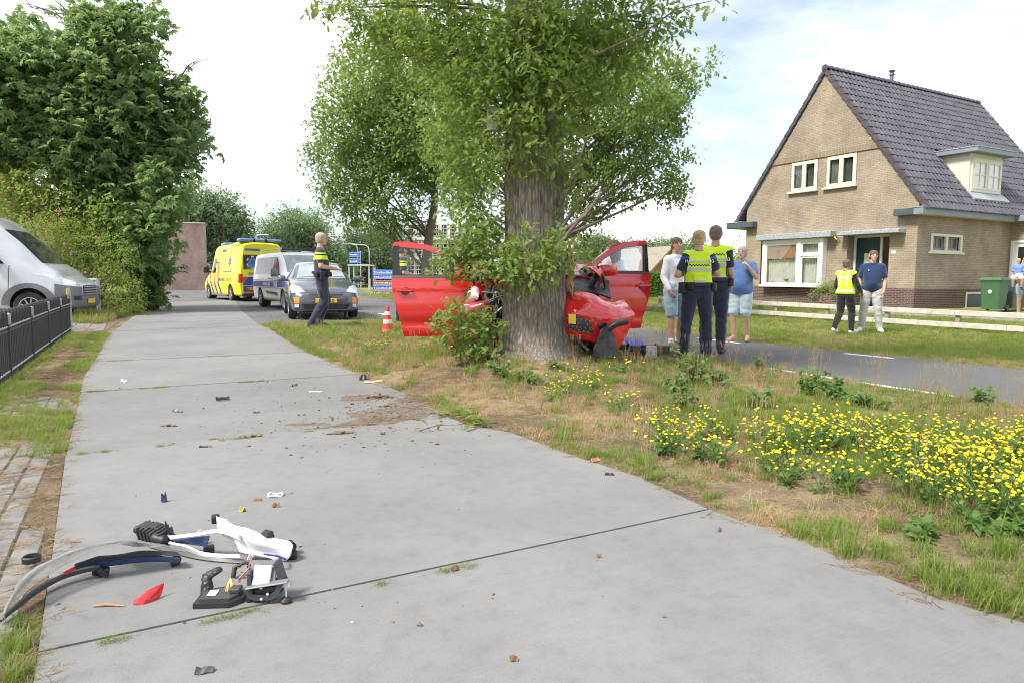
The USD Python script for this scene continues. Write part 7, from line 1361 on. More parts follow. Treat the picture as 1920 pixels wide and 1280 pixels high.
part(t, 'loom', tube([(.03, .06, .10), (.03, .075, .15), (.06, .09, .165), (.1, .10, .15)], [.008, .009, .008, .012], 7), 'black_plastic', True); part(t, 'plug', rumple(melt([hull([((.085, .10, .135), .022), ((.12, .11, .14), .024)])], .008, 3), .006, 50, 4), 'black_plastic', True)
part(t, 'flat_strip', moved(cbox(-.07, .07, -.012, .012, -.004, .004, .003), (.08, .085, .09), .05, .3), 'mid_grey_plastic')
# lamp motor
o = gpt(500, 1124); t = thing('lamp_motor', 'dark headlamp motor assembly with silver plate standing on the path', 'car part', o, scale=(.84, .84, .70))
part(t, 'frame', totm(prism([(-.06, .0), (-.075, .045), (-.055, .05), (-.04, .02), (.02, .012), (.045, .035), (.06, .075), (.08, .07), (.06, .015), (.03, -.008), (-.03, -.012)], -.04, .03).translate([0, 0, .03])), 'dark_grey_plastic')
part(t, 'housing', melt([hull([((-.03, .0, .05), .03), ((.035, .01, .06), .035), ((.0, .03, .08), .03)])], .012, 3), 'black_plastic', True); part(t, 'silver_plate', moved(cbox(-.035, .035, -.004, .004, -.04, .05, .003), (-.012, -.012, .125), .0, -.35, .05), 'white_plastic'); part(t, 'plate_rim', moved(cbox(-.052, .05, -.003, .004, -.05, .065, .003), (-.01, .002, .125), 0, -.35), 'mid_grey_plastic')
part(t, 'wing', moved(cbox(-.008, .008, -.03, .03, -.05, .05, .004), (-.062, .0, .10), .1), 'dark_grey_plastic'); part(t, 'wing', moved(cbox(-.006, .006, -.03, .03, -.06, .06, .004), (.052, .02, .13), -.1, .0, -.25), 'dark_grey_plastic'); part(t, 'shelf', moved(cbox(-.08, .09, -.02, .02, -.004, .004, .003), (.01, -.03, .095), .05, 0, -.18), 'mid_grey_plastic')
for x, z in ((-.005, .085), (.02, .055), (-.005, .03)): part(t, 'screw', cyl((x, -.043, z), (x, -.046, z), .006, n=10), 'white_plastic')
part(t, 'adjuster_shaft', cyl((.085, -.02, .03), (.085, -.02, .085), .004), 'white_plastic'); part(t, 'adjuster_gear', revolve([(.001, 0), (.02, .0), (.024, .012), (.018, .022), (.008, .03), (.001, .03)], 12), 'black_plastic', label=None); part(t, 'nylon_clip', cbox(.07, .10, -.025, -.012, .075, .10, .003), 'cone_white'); part(t, 'pin', moved(cyl((-.06, -.02, -.005), (-.06, -.02, .05), .012), (0, 0, .0)), 'black_plastic')
g_ = stage.GetPrimAtPath(t+'/adjuster_gear'); UsdGeom.Xformable(g_).AddTranslateOp().Set(Gf.Vec3d(.085, -.02, .0))
for k in range(5): part(t, 'wire', tube([(-.05, .03, .09), (-.045-.01*k, .05, .15+.01*k), (-.09, .06, .13), (-.13, .05, .06+.005*k)], .0028, 5), ('copper_wire', 'pink_wire', 'black_plastic')[k % 3])
# red shard
o = gpt(270, 1128); t = solo('red_shard', cat([thick(grid(dense([[(-.03, -.02, .0), (-.012, -.026, .006), (.006, -.022, .0)], [(-.026, -.004, .012), (-.008, -.004, .016), (.012, .0, .012)], [(-.022, .004, .004), (.0, .012, .028), (.018, .016, .022)]], 10, 10)), .003), thick(grid(dense([[(.004, -.022, .0), (.012, -.012, .02), (.006, .004, .034)], [(.02, -.004, .0), (.028, .01, .022), (.022, .026, .04)], [(.036, .03, .004), (.04, .04, .02), (.042, .052, .044)]], 10, 10)), .003)]), 'red_paint', 'bright red splinter of car paint on the path near the headlamp cover', 'car part', loc=o)
# small scattered pieces
rng = np.random.default_rng(5)
def chunk(seed, sx, sy, sz, jag=.35):
    r = np.random.default_rng(seed); p = r.normal(0, 1, (14, 3)); p /= np.linalg.norm(p, axis=1, keepdims=True); p *= np.array([sx, sy, sz])*r.uniform(1-jag, 1, (14, 1)); p[:, 2] += sz*.7; return totm(Manifold.hull_points(p))
def shardy(seed, L, W, T):
    r = np.random.default_rng(seed); n = 5; x = np.linspace(-L/2, L/2, n); w = W/2*r.uniform(.5, 1, n); z = r.uniform(0, T*1.5, n)
    return thick(grid(np.array([np.c_[x, -w, z*.3], np.c_[x+r.normal(0, L*.04, n), w*.2, z+T], np.c_[x, w*r.uniform(.6, 1, n), z*.4]])), T*.4)
SM = [('plastic_shard', 'long black plastic shard on the far middle of the path', 418, 750, .13, .04, .03, 'black_plastic', .5), ('plastic_shard', 'grey black clip lying left of the long black shard', 333, 771, .11, .035, .02, 'dark_grey_plastic', -.3), ('plastic_shard', 'flat black rectangular piece beside the grassy slab joint', 385, 838, .085, .03, .015, 'black_plastic', .2), ('plastic_shard', 'thin curved dark sliver standing near the lamp bracket', 308, 940, .03, .04, .05, 'navy_plastic', .5), ('plastic_shard', 'small dark sliver right of the long black shard', 481, 773, .07, .02, .01, 'dark_grey_plastic', .2),
      ('plastic_shard', 'black strip lying in the bare soil of the verge', 1312, 879, .085, .02, .008, 'black_plastic', -.7), ('plastic_shard', 'black notched piece on the right edge of the path', 1143, 890, .06, .03, .014, 'black_plastic', .0), ('plastic_shard', 'dark grey wedge near the bottom edge of the path', 384, 1257, .055, .045, .012, 'dark_grey_plastic', .15), ('plastic_shard', 'grey ribbed strip on the path below the fallen oak leaves', 851, 869, .075, .018, .008, 'mid_grey_plastic', .4), ('plastic_shard', 'white sliver beside the soil smear', 592, 734, .13, .045, .006, 'white_plastic', .2), ('plastic_shard', 'black crumpled piece at the grass edge left of the soil smear', 683, 711, .12, .08, .05, 'black_plastic', .3), ('glass_shard', 'pale grey lens fragment in the verge left of the oak', 793, 700, .13, .09, .02, 'white_plastic', -.2), ('plastic_shard', 'tiny black crumb pair on the path beyond the long black shard', 551, 723, .09, .03, .02, 'black_plastic', .1),
      ('wood_chip', 'long pale wood chip at the grass edge', 700, 716, .22, .05, .02, 'wood_chip', .4), ('bark_chip', 'orange bark chip on the right edge of the path', 1115, 864, .10, .045, .02, 'splinter_wood', .8), ('dry_leaf', 'brown dry leaf below the white ring', 483, 938, .045, .02, .012, 'dry_leaf', .1), ('dry_leaf', 'curled brown leaf near the white ring', 517, 950, .035, .025, .02, 'dry_leaf', .4), ('dry_leaf', 'orange brown leaf near the slab joint', 853, 1068, .035, .025, .02, 'dry_leaf', .6), ('dry_leaf', 'small brown leaf by the bottom edge of the path', 963, 1237, .026, .02, .016, 'dry_leaf', .2), ('dry_leaf', 'reddish leaf on the right part of the path', 1123, 1044, .018, .014, .012, 'dry_leaf', .1), ('dry_leaf', 'brown leaf by the right slab joint end', 1349, 995, .022, .02, .02, 'dry_leaf', 1.), ('fallen_leaf', 'curved yellow leaf above the lamp bracket', 455, 958, .02, .055, .02, 'yellow_leaf', -.3), ('clip', 'pale plastic crumb at the left path edge', 232, 716, .06, .04, .03, 'white_plastic', .3)]
for i, (nm, lb, px, py, L, W, T, m, a) in enumerate(SM): solo(nm, shardy(i, L*.85, W*.8, T*.5), m, lb, {'plastic_shard': 'car part', 'glass_shard': 'car part', 'clip': 'car part'}.get(nm, nm.replace('_', ' ')), loc=gpt(px, py, .016), rz=a)
o = gpt(516, 930); solo('white_ring', rumple(tube([(.035*math.cos(a), .028*math.sin(a), .008+.005*math.sin(3*a)) for a in np.linspace(0, 2*PI*1.02, 26)], .006, 6), .003, 60, 1), 'white_plastic', 'crumpled white plastic ring on the path', 'car part', loc=o)
o = gpt(60, 1062); t = solo('round_cap', revolve([(.001, .0), (.03, .0), (.032, .02), (.026, .024), (.022, .008), (.001, .008)], 16), 'black_plastic', 'round black cap lying in the left verge beside the headlamp cover', 'car part', loc=o+np.array([0, 0, .02]), rz=.4)
o = gpt(203, 1139); solo('twig', tube([(-.05, 0, .006), (-.01, .006, .01), (.05, .004, .006)], [.003, .005, .002], 5), 'splinter_wood', 'thin brown twig left of the red splinter', 'twig', loc=o)
for i, (px, py, s, lb) in enumerate([(706, 745, .10, 'large clod of loose soil at the head of the soil smear'), (472, 819, .055, 'reddish soil clod by the green tuft in the slab joint'), (636, 814, .075, 'soil clod at the end of the smear'), (316, 799, .04, 'pair of small soil clods on the far left of the path'), (690, 797, .05, 'flat soil clod on the slab joint'), (463, 1147, .014, 'brown crumb below the control box'), (722, 762, .05, 'soil clump within the smear'), (400, 824, .03, 'round soil crumb left of the clod')]):
    c = cat([moved(chunk(100+i*7+k, s*f, s*f*.8, s*f*.35, .6), (dx*s, dy*s, 0), k) for k, (f, dx, dy) in enumerate([(.9, 0, 0), (.6, .9, .2), (.55, -.8, -.2), (.35, .3, .7), (.3, 1.5, -.2), (.25, -1.5, .1)])]); solo('soil_clod', rumple(c, s*.1, 40, i), 'soil_clod', lb, 'soil', loc=gpt(px, py, .012))
# crumbs and soil smear, too many to count
cr = []
for k in range(1150):
    if k < 960: px, py = ((rng.normal(735, 45), rng.normal(770, 18)) if k % 3 == 0 else (rng.normal(700, 120), rng.normal(785, 42)))
    else: px, py = rng.uniform(180, 1250), rng.uniform(690, 1180)
    p = gpt(px, py, .012)
    if not PATH.buffer(-.05).contains(Point(p[0], p[1])): continue
    s = rng.lognormal(-5.0 if k < 960 else -5.5, .5); cr.append(moved(chunk(1000+k, s, s*.8, s*.5, .5), p, rng.uniform(0, 6)))
tag(struct('soil_crumbs', cat(cr), 'soil_clod', kind='stuff'), 'fine dark soil crumbs strewn over the path', 'soil')
sm = []
for (px, py, a, b, c_) in [(735, 775, .55, .22, .5), (700, 790, .5, .12, .45), (770, 755, .35, .25, .3), (640, 800, .35, .06, .35), (690, 745, .4, .14, .1), (580, 645+150, .25, .04, .2), (800, 740, .3, .3, .0)]:
    n = 60; ang = np.linspace(0, 2*PI, n, endpoint=False); r_ = 1+.55*(meshkit.fbm(np.c_[np.cos(ang)*1.6, np.sin(ang)*1.6, np.full(n, px*.1)], 4)-.5)*2.; o = gpt(px, py, .012)
    x = a*.62*r_*np.cos(ang); y = b*1.25*r_*np.sin(ang); P_ = np.c_[o[0]+x*math.cos(c_)-y*math.sin(c_), o[1]+x*math.sin(c_)+y*math.cos(c_)]
    rings = np.array([np.c_[o[0]+(P_[:, 0]-o[0])*f, o[1]+(P_[:, 1]-o[1])*f, terrain(P_[:, 0], P_[:, 1])+.0135+.010*(1-f**2)+.006*(meshkit.fbm(np.c_[P_*14*f, np.zeros(n)], 3)-.5)*(1-f)] for f in (1, .85, .6, .35, .1)]); rings = np.concatenate([rings, rings[:, :1]], 1); sm.append(grid(rings[:, ::-1]) if True else None)
mat('soil_dust', {'g': ('geometry', {}), 'n': ('noise_texture', {'scale': 26., 'detail': 8., 'roughness': .8}), 'r': ('rgb_ramp', {'ramp': [(.44, (0, 0, 0)), (.58, (.9, .9, .9))]}), 'd': ('diffuse_bsdf', {'color': (.19, .135, .095)}), 't': ('transparent_bsdf', {}), 'x': ('mix_closure', {})}, [('g.position', 'n.vector'), ('n.fac', 'r.fac'), ('r.color', 'x.fac'), ('t.BSDF', 'x.closure1'), ('d.BSDF', 'x.closure2')], 'x.closure')
for m in sm:
    if m.face_normals[:, 2].mean() < 0: m.invert()
tag(struct('soil_smear', cat(sm), 'soil_dust', True, kind='stuff'), 'thin smear of soil across the slabs before the oak', 'soil')
# heap of black car parts beside the bumper, with the blue lid and the white panel
o = onground(1190, 668, .02); t = thing('car_part_heap', 'heap of black broken car parts on the road edge beside the red bumper', 'car part', o)
def lo_(px, py, D): return at(px, py, D)-o
Dh = o[1]
part(t, 'tray', moved(cbox(-.26, .34, -.10, .12, .02, .07, .02), (.05, .05, .05), -.15, .1, .06), 'black_plastic'); part(t, 'tray_rim', moved(cbox(-.25, .45, -.02, .01, .09, .13, .008), (.05, .10, .03), -.08, .1, .02), 'dark_grey_plastic')
for k in range(22):
    r = rng.uniform(.02, .06, 3); part(t, 'broken_piece', moved(cbox(-r[0], r[0], -r[1], r[1], -r[2], r[2], .008), (rng.uniform(-.22, .45), rng.uniform(-.08, .14), rng.uniform(.02, .12)), *rng.uniform(-1, 1, 3)), ('black_plastic', 'dark_grey_plastic', 'engine_black')[k % 3])
part(t, 'flap', thick(grid(dense([[(.42, .0, .14), (.5, .05, .10), (.62, .05, .03)], [(.40, -.1, .03), (.5, -.08, .02), (.64, -.06, .0)]], 8, 10)), .006), 'black_plastic', 45)
q = at(1221, 659, Dh-.16); t = thing('socket_panel', 'small square white panel with a dark slot leaning on the heap of black parts', 'car part', q, .05)
part(t, 'plate', cbox(-.075, .075, -.012, .012, -.082, .082, .008), 'white_plastic'); part(t, 'frame_line', cat([box(-.058, .058, -.0145, -.0125, z, z+.004) for z in (-.06, .056)]+[box(x, x+.004, -.0145, -.0125, -.056, .056) for x in (-.058, .054)]), 'dark_grey_plastic'); part(t, 'slot', cat([box(-.018, .0, -.0145, -.0125, z, z+.005) for z in (-.04, .005)]+[box(x, x+.005, -.0145, -.0125, -.04, .01) for x in (-.018, -.003)]), 'ink')
q = at(1189, 641, Dh+.05); t = thing('blue_lid', 'round bright blue lid lying on the heap of black parts', 'lid', q)
part(t, 'disc', moved(revolve([(.001, .012), (.10, .012), (.118, .008), (.128, -.006), (.122, -.012), (.001, -.004)], 36), (0, 0, 0), 0, .35, .12), 'lid_blue', 40); part(t, 'rim', moved(tube([(.124*math.cos(a), .124*math.sin(a), .0) for a in np.linspace(0, 2*PI, 37)], .007, 6), (0, 0, 0), 0, .35, .12), 'lid_blue', True)
# traffic cone
q = at(727, 617, 12.9); cz_ = tz(q[0], q[1])+.02; H_ = .50; t = thing('traffic_cone', 'red and white banded traffic cone at the end of the grass', 'traffic cone', (q[0], q[1], cz_), .2)
part(t, 'base', totm(union([Manifold.hull_points(np.array([(a, b, z) for z, s in ((0, .16), (.035, .15)) for a, b in ((-s, -s*.8), (s, -s*.8), (-s*.8, -s), (s*.8, -s), (-s, s*.8), (s, s*.8), (-s*.8, s), (s*.8, s))]))])), 'black_plastic')
zs = [.035, .09, .19, .265, .345, .415, H_]; rf_ = lambda z: .115-(z-.035)/(H_-.035)*.085
for k, m in enumerate(('cone_orange', 'cone_red', 'cone_white', 'cone_red', 'cone_white', 'cone_red')):
    e = .002 if 'white' in m else 0; part(t, 'cone_band', revolve([(rf_(zs[k])+e, zs[k]), (rf_(zs[k+1])+e, zs[k+1])], 24), m, True)
part(t, 'tip', revolve([(rf_(H_), H_), (rf_(H_)*.8, H_+.012), (.001, H_+.014)], 24), 'cone_red', True)

# splinters of clear, white and black plastic round the broken lamp
for nm, m, k0, lb in (('glass_crumbs', 'lens_clear', 0, 'tiny clear splinters of lens about the broken headlamp'), ('plastic_crumbs', 'black_plastic', 1, 'tiny black splinters of plastic about the broken headlamp')):
    sp = []
    for k in range(90):
        p = gpt(rng.normal(400, 150), rng.normal(1070, 60), .013)
        if PATH.contains(Point(p[0], p[1])): s_ = rng.uniform(.002, .008 if k % 6 else .014); sp.append(moved(chunk(5000+200*k0+k, s_, s_*.6, s_*.3, .5), p, rng.uniform(0, 6), rng.normal(0, .4)))
    tag(struct(nm, cat(sp), m, kind='stuff'), lb, 'car part')
# ================================================================ grass, weeds and flowers
leafmat('grass_green', [(.14, .21, .04), (.20, .28, .055), (.27, .335, .085)], .5, .42); leafmat('grass_dry', [(.36, .27, .15), (.46, .36, .21), (.56, .46, .29)], .7, .25, .2); leafmat('grass_olive', [(.19, .22, .065), (.27, .28, .09), (.38, .345, .15)], .6, .3); leafmat('weed_leaf', [(.12, .21, .06), (.17, .265, .08), (.22, .31, .10)], .5, .45); leafmat('flower_yellow', [(.84, .68, .015), (.86, .74, .03), (.84, .64, .015)], .6, .25)
def blades(n, L, w, spread, lean, rng, seg=3, r0=.03):
    Vs, Fs = [], []
    for k in range(n):
        a = rng.uniform(0, 2*PI); d = np.array([math.cos(a), math.sin(a), 0]); s = np.array([-d[1], d[0], 0]); l = L*rng.uniform(.5, 1.15); ln = lean*rng.uniform(.3, 1.3); b = np.array([*rng.normal(0, spread, 2), 0]); ww = w*rng.uniform(.7, 1.2)
        t = np.linspace(0, 1, seg+1); c = b+d*(l*ln*t**1.7)[:, None]+np.c_[np.zeros((seg+1, 2)), l*t*(1-.35*ln*t)]
        wd = ww*(1-t**1.6)*.5+.0004; v = np.concatenate([c-s*wd[:, None], c+s*wd[:, None]]); o = sum(len(q) for q in Vs); Vs.append(v)
        for i in range(seg): Fs += [(o+i, o+i+1, o+seg+2+i), (o+i, o+seg+2+i, o+seg+1+i)]
    return tm(np.vstack(Vs), np.array(Fs))
def instancer(name, label, protos, pos, which, scale, rng, tilt=.12, kind='stuff', cat_='grass'):
    path = numbered('/World', name); pi = UsdGeom.PointInstancer.Define(stage, path); rel = []
    for k, (m, mt) in enumerate(protos):
        p = f'{path}/tuft_{k:03d}' if k else f'{path}/tuft'; usdkit.mesh(stage, p, m, MATS[mt], True); rel.append(Sdf.Path(p))
    pi.CreatePrototypesRel().SetTargets(rel); n = len(pos); a = rng.uniform(0, 2*PI, n); tx_, ty_ = rng.normal(0, tilt, n)/2, rng.normal(0, tilt, n)/2
    q = np.stack([np.cos(a/2), tx_, ty_, np.sin(a/2)], 1); q /= np.linalg.norm(q, axis=1, keepdims=True)
    pi.CreatePositionsAttr(Vt.Vec3fArray.FromNumpy(np.asarray(pos, np.float32))); pi.CreateProtoIndicesAttr(Vt.IntArray.FromNumpy(np.asarray(which, np.int32)))
    pi.CreateOrientationsAttr(Vt.QuathArray([Gf.Quath(float(w), float(x), float(y), float(z)) for w, x, y, z in q])); pi.CreateScalesAttr(Vt.Vec3fArray.FromNumpy(np.repeat(np.asarray(scale, np.float32)[:, None], 3, 1)))
    return tag(path, label, cat_, None, kind)
rng = np.random.default_rng(77)
PRO = [(blades(34, .13, .0045, .035, .7, rng), 'grass_green'), (blades(26, .19, .005, .04, .6, rng), 'grass_green'), (blades(30, .10, .003, .05, 1.3, rng), 'grass_dry'), (blades(22, .16, .003, .05, .9, rng), 'grass_dry'), (blades(34, .11, .004, .05, .8, rng), 'grass_olive'), (blades(14, .06, .010, .03, 1.0, rng, 2), 'weed_leaf'), (blades(26, .07, .0035, .06, 1.7, rng), 'grass_dry')]
def sample(poly, dens, rng):
    x0, y0, x1, y1 = poly.bounds; n = int((x1-x0)*(y1-y0)*dens); p = np.c_[rng.uniform(x0, x1, n), rng.uniform(y0, y1, n)]; return p[shapely.contains_xy(poly, p[:, 0], p[:, 1])]
view = Polygon([(-.6, .9), (2.0, 1.2), (70, 80), (-70, 80)])
pos, wh, sc = [], [], []
vg = VERGE.buffer(-.02).intersection(view)
for poly_, dens, big in ((vg.intersection(shapely.box(-20, 0, 20, 4.2)), 420, 1.0), (vg.intersection(shapely.box(-20, 4.2, 20, 7.5)), 250, 1.1), (vg.intersection(shapely.box(-20, 7.5, 20, 20)), 150, 1.35)):
    p = sample(poly_, dens, rng); z = vergez(p[:, 0], p[:, 1]); s_, n_ = p@UV, p@VV
    f1 = meshkit.fbm(np.c_[p*.9, p[:, 0]*0+3], 4, 31); f2 = meshkit.fbm(np.c_[p*2.3, p[:, 0]*0+8], 4, 32); f3 = meshkit.fbm(np.c_[p*1.5, p[:, 0]*0+1], 3, 36)
    e = shapely.distance(shapely.points(p), PATH); er = np.abs(n_-6.8); far = np.clip((s_-7.3)/1.5, 0, 1)
    green = np.clip((f1-.44)*4.5, 0, 1)*.85+np.exp(-((e-.12)/.16)**2)*np.clip((f3-.38)*5, 0, 1)+np.exp(-(er/.35)**2)*.25+np.exp(-((n_-5.0)/1.1)**2)*np.clip((5.2-s_)/1.5, 0, 1)*.8
    green *= 1-.85*np.exp(-((p[:, 0]-TREE[0])**2+(p[:, 1]-TREE[1])**2)/1.2); bare = np.clip((f2-.52)*6, 0, 1)*(1-far)
    u = rng.random(len(p)); keep = u > np.clip(bare*1.1-green*.55, 0, .93); q = rng.random(len(p))
    w = np.where(q < green*(1-.35*far), rng.choice([0, 0, 1, 4, 5], len(p)), np.where(q < green+.25+.35*far, rng.choice([4, 4, 3, 0], len(p)) if True else 4, rng.choice([2, 3, 6, 6], len(p))))
    w = np.where((far < .5) & (w == 4) & (rng.random(len(p)) < .55), 6, w)
    hp_ = onground(1195, 672, .02); keep &= ~((np.hypot(p[:, 0]-hp_[0], p[:, 1]-hp_[1]+.25) < .42) & (rng.random(len(p)) < .85))
    pos.append(np.c_[p, z][keep]); wh.append(w[keep]); sc.append((rng.uniform(.3, .8, len(p))*big*np.where(np.isin(w, [0, 1]), 1., .8))[keep])
instancer('verge_grass', 'dry and green grass growing over the verge', PRO, np.vstack(pos), np.concatenate(wh), np.concatenate(sc), rng)
# left strip
pos, wh, sc = [], [], []
st = Polygon([tuple(x) for x in L2[:8]]+[tuple(sn(15.7, -.5)), tuple(sn(15.7, -1.25)), tuple(sn(8.2, -1.5)), tuple(sn(0, -1.9))]).buffer(-.01).intersection(view)
p = sample(st, 620, rng); s_, n_ = p@UV, p@VV; f1 = meshkit.fbm(np.c_[p*1.2, p[:, 0]*0+5], 4, 41); e = shapely.distance(shapely.points(p), PATH)
g = np.clip((f1-.44)*5, 0, 1)*np.clip((s_-4.9)/1.2, .0, 1)+np.exp(-((n_+1.12)/.13)**2)*.6*(s_ > 7)+np.exp(-((e-.07)/.09)**2)*np.clip((f1-.45)*7, 0, 1)+np.clip((f1-.56)*7, 0, 1)*.55*(s_ < 4.9)
keep = rng.random(len(p)) < np.clip(g, 0, .95); p, s_ = p[keep], s_[keep]
w = rng.choice([0, 4, 4, 5, 1], len(p), p=[.34, .2, .2, .2, .06]); pos = np.c_[p, terrain(p[:, 0], p[:, 1])+.0]; instancer('left_verge_grass', 'short grass and moss along the left edge of the path', PRO, pos, w, rng.uniform(.28, .65, len(p)), rng)
# grass in the slab joints, as small patches
pos = []
for j, (s, spans) in enumerate(((2.3, [(.15, .35), (.72, .76), (.95, 1.12), (-.12, -.05)]), (4.9, [(-.35, -.1), (.1, .2), (.45, .75), (1.0, 1.1)]), (7.55, [(-.4, -.1), (.05, .3), (.9, 1.2)]), (10.1, [(-.3, 0), (.9, 1.2)]))):
    for a, b in spans:
        for k in range(int((b-a)*130)+3): q = sn(s+rng.normal(0, .008)+.02*0, rng.uniform(a, b)); pos.append((q[0]+.0, q[1], tz(*q)+.004))
pos = np.array(pos); instancer('joint_grass', 'tiny green tufts growing in the joints between the slabs', [PRO[5], PRO[0]], pos, rng.integers(0, 2, len(pos)), rng.uniform(.16, .32, len(pos)), rng)
# lawn before the house, and the far roadside
lawn = Polygon([sn(-3, 10.3), sn(3.5, 10.3), sn(9, 10.4), sn(14, 10.7), sn(22, 11.2), sn(40, 11.0), sn(50, 24), sn(24, 26), sn(18, 23.2), sn(8, 20.5), sn(-3, 22)]).difference(Polygon([sn(8.5, 21.5), sn(18, 21.5), sn(18, 34), sn(8.5, 34)])).intersection(view)
pos, wh, sc = [], [], []
for poly_, dens, big in ((lawn.intersection(shapely.box(-5, 0, 30, 14)), 110, 1.), (lawn.intersection(shapely.box(-15, 14, 30, 22)), 60, 1.25), (lawn.intersection(shapely.box(-40, 22, 30, 60)), 14, 2.2)):
    p = sample(poly_, dens, rng); n_ = p@VV; f1 = meshkit.fbm(np.c_[p*.6, p[:, 0]*0], 4, 51); dry = np.exp(-((n_-10.5)/.7)**2)*.95+np.clip((.56-f1)*3.5, 0, .7); q = rng.random(len(p))
    w = np.where(q < dry, rng.choice([2, 6, 4], len(p)), rng.choice([4, 4, 0, 0], len(p))); pos.append(np.c_[p, terrain(p[:, 0], p[:, 1])-.035]); wh.append(w); sc.append(rng.uniform(.55, .95, len(p))*big)
instancer('lawn_grass', 'mown grass of the lawn before the house', PRO, np.vstack(pos)+[0, 0, .0], np.concatenate(wh), np.concatenate(sc), rng)
# fringe under the hedges on the left and round the tower
fr = Polygon([sn(17.8, -.6), sn(22, -.1), sn(29, .9), sn(29, -1.5), sn(20, -2.2)]); p = sample(fr, 60, rng); instancer('hedge_foot_grass', 'tall grass at the foot of the rose hedge', PRO, np.c_[p, terrain(p[:, 0], p[:, 1])], rng.choice([0, 1, 4, 3], len(p)), rng.uniform(.9, 2., len(p)), rng)
# yellow flowering weeds, plant by plant
def ragwort(name_, label, loc, seed, H_):
    r = np.random.default_rng(seed); t = thing('flowering_weed', label, 'flower', loc, r.uniform(0, 6), 'yellow flowering weeds in the verge')
    stems, lv, heads = [], [], []
    for k in range(r.integers(5, 9)):
        a = r.uniform(0, 2*PI); tip = np.array([math.cos(a)*r.uniform(.03, .21), math.sin(a)*r.uniform(.03, .21), H_*r.uniform(.65, 1.05)]); m_ = tip*[.4, .4, .5]; stems.append(tube([(0, 0, 0), m_, tip], [.003, .0025, .0015], 4))
        for j in range(4):
            f = r.uniform(.05, .9); b = m_*2*f if f < .5 else m_+(tip-m_)*(f-.5)*2; d = r.normal(0, 1, 3)*[1, 1, .4]+[0, 0, .3]; lv.append((b, d/np.linalg.norm(d)))
        for j in range(1 if r.random() < .7 else 2):
            e = tip+r.normal(0, .022, 3)+[0, 0, .012]; stems.append(tube([tip-[0, 0, .02], e], [.0014, .001], 3)); heads.append(e)
    part(t, 'stems', cat(stems), 'weed_leaf'); Pl = np.array([q[0] for q in lv]); Dl = np.array([q[1] for q in lv]); part(t, 'leaves', scatter(LEAF_SIX, Pl, frames(Dl, np.array([0, 0, 1.])+r.normal(0, .3, Dl.shape), r, .2), r.uniform(.025, .055, len(Pl))), 'weed_leaf', kind='stuff')
    disc = []
    for e in heads:
        n_ = r.normal(0, .35, 3)+[0, -.2, 1]; n_ /= np.linalg.norm(n_); u_ = np.cross(n_, [1, .2, 0]); u_ /= np.linalg.norm(u_); w_ = np.cross(n_, u_); an = np.linspace(0, 2*PI, 10, endpoint=False); R_ = r.uniform(.0075, .0125)
        ring = e+(u_*np.cos(an)[:, None]+w_*np.sin(an)[:, None])*(R_*np.where(np.arange(10) % 2, .75, 1.))[:, None]; disc.append(tm(np.vstack([ring, e+n_*.006, e-n_*.006]), [(i, (i+1) % 10, 10) for i in range(10)]+[((i+1) % 10, i, 11) for i in range(10)]))
    part(t, 'flower_heads', cat(disc), 'flower_yellow', kind='stuff'); return t
spots = []
for k in range(5200):
    px, py = rng.uniform(1230, 1960), rng.uniform(745, 1010)
    mid = 800+(px-1250)*.11; hw_ = 22+(px-1230)*.115
    if abs(py-mid-12) > hw_*rng.uniform(.55, 1.05): continue
    if meshkit.fbm(np.array([[px/70., py/45., 3.]]), 3, 61)[0] < .42: continue
    spots.append((px, py+24))
    if len(spots) >= 170: break
spots += [(1068, 742), (1085, 738), (1100, 744), (1060, 728), (1092, 728), (1110, 730), (1045, 745), (1030, 752), (1160, 770), (1172, 760), (1235, 815), (1225, 800), (1880, 985), (1905, 1000), (1890, 960), (1165, 700)]
LB = 'yellow flowering weed in the flower patch of the verge'
protos = []
for i, (px, py) in enumerate(spots):
    p = onground(px, py, .03); p[2] = vergez(p[:1], p[1:2])[0]-.005
    if len(protos) < 7: protos.append(ragwort('flowering_weed', LB, p, 300+i, rng.uniform(.14, .24)))
    else: copy(protos[i % 7], p, rng.uniform(0, 6), LB, 'yellow flowering weeds in the verge', float(rng.uniform(.75, 1.2)))
for i, (px, py) in enumerate([(rng.uniform(660, 800), rng.uniform(632, 668)) for _ in range(16)]):
    p = onground(px, py, .03); p[2] = vergez(p[:1], p[1:2])[0]-.005; copy(protos[i % 7], p, rng.uniform(0, 6), 'small yellow flowering weed in the grass below the open left car door', 'small yellow weeds below the left car door', float(rng.uniform(.6, .9)))
# broad leafy weeds
def weed(label, px, py, H_, W_, n, seed, group=None):
    r = np.random.default_rng(seed); p = onground(px, py, .03); p[2] = (vergez(p[:1], p[1:2])[0] if VERGE.buffer(.1).contains(Point(p[0], p[1])) else tz(p[0], p[1]))-.01; t = thing('leafy_weed', label, 'weed', p, 0, group); st_, P, D = [], [], []
    for k in range(n):
        tip = np.array([r.normal(0, W_*.45), r.normal(0, W_*.35), H_*r.uniform(.55, 1.05)]); b = np.array([r.normal(0, W_*.15), r.normal(0, W_*.12), 0]); m_ = (b+tip)/2*[.8, .8, 1]; st_.append(tube([b, m_, tip], [.004, .003, .0015], 4))
        for j in range(26):
            f = r.uniform(.12, 1.); q = b+(m_-b)*f*2 if f < .5 else m_+(tip-m_)*(f-.5)*2; d = r.normal(0, 1, 3)*[1, 1, .5]+[0, 0, .15]; P.append(q); D.append(d/np.linalg.norm(d))
    P, D = np.array(P), np.array(D); part(t, 'stems', cat(st_), 'weed_leaf'); part(t, 'leaves', scatter(LEAF_SIX, P, frames(D, np.array([0, 0, 1.])+r.normal(0, .35, D.shape), r, .25), r.uniform(.035, .075, len(P))), 'weed_leaf', kind='stuff')
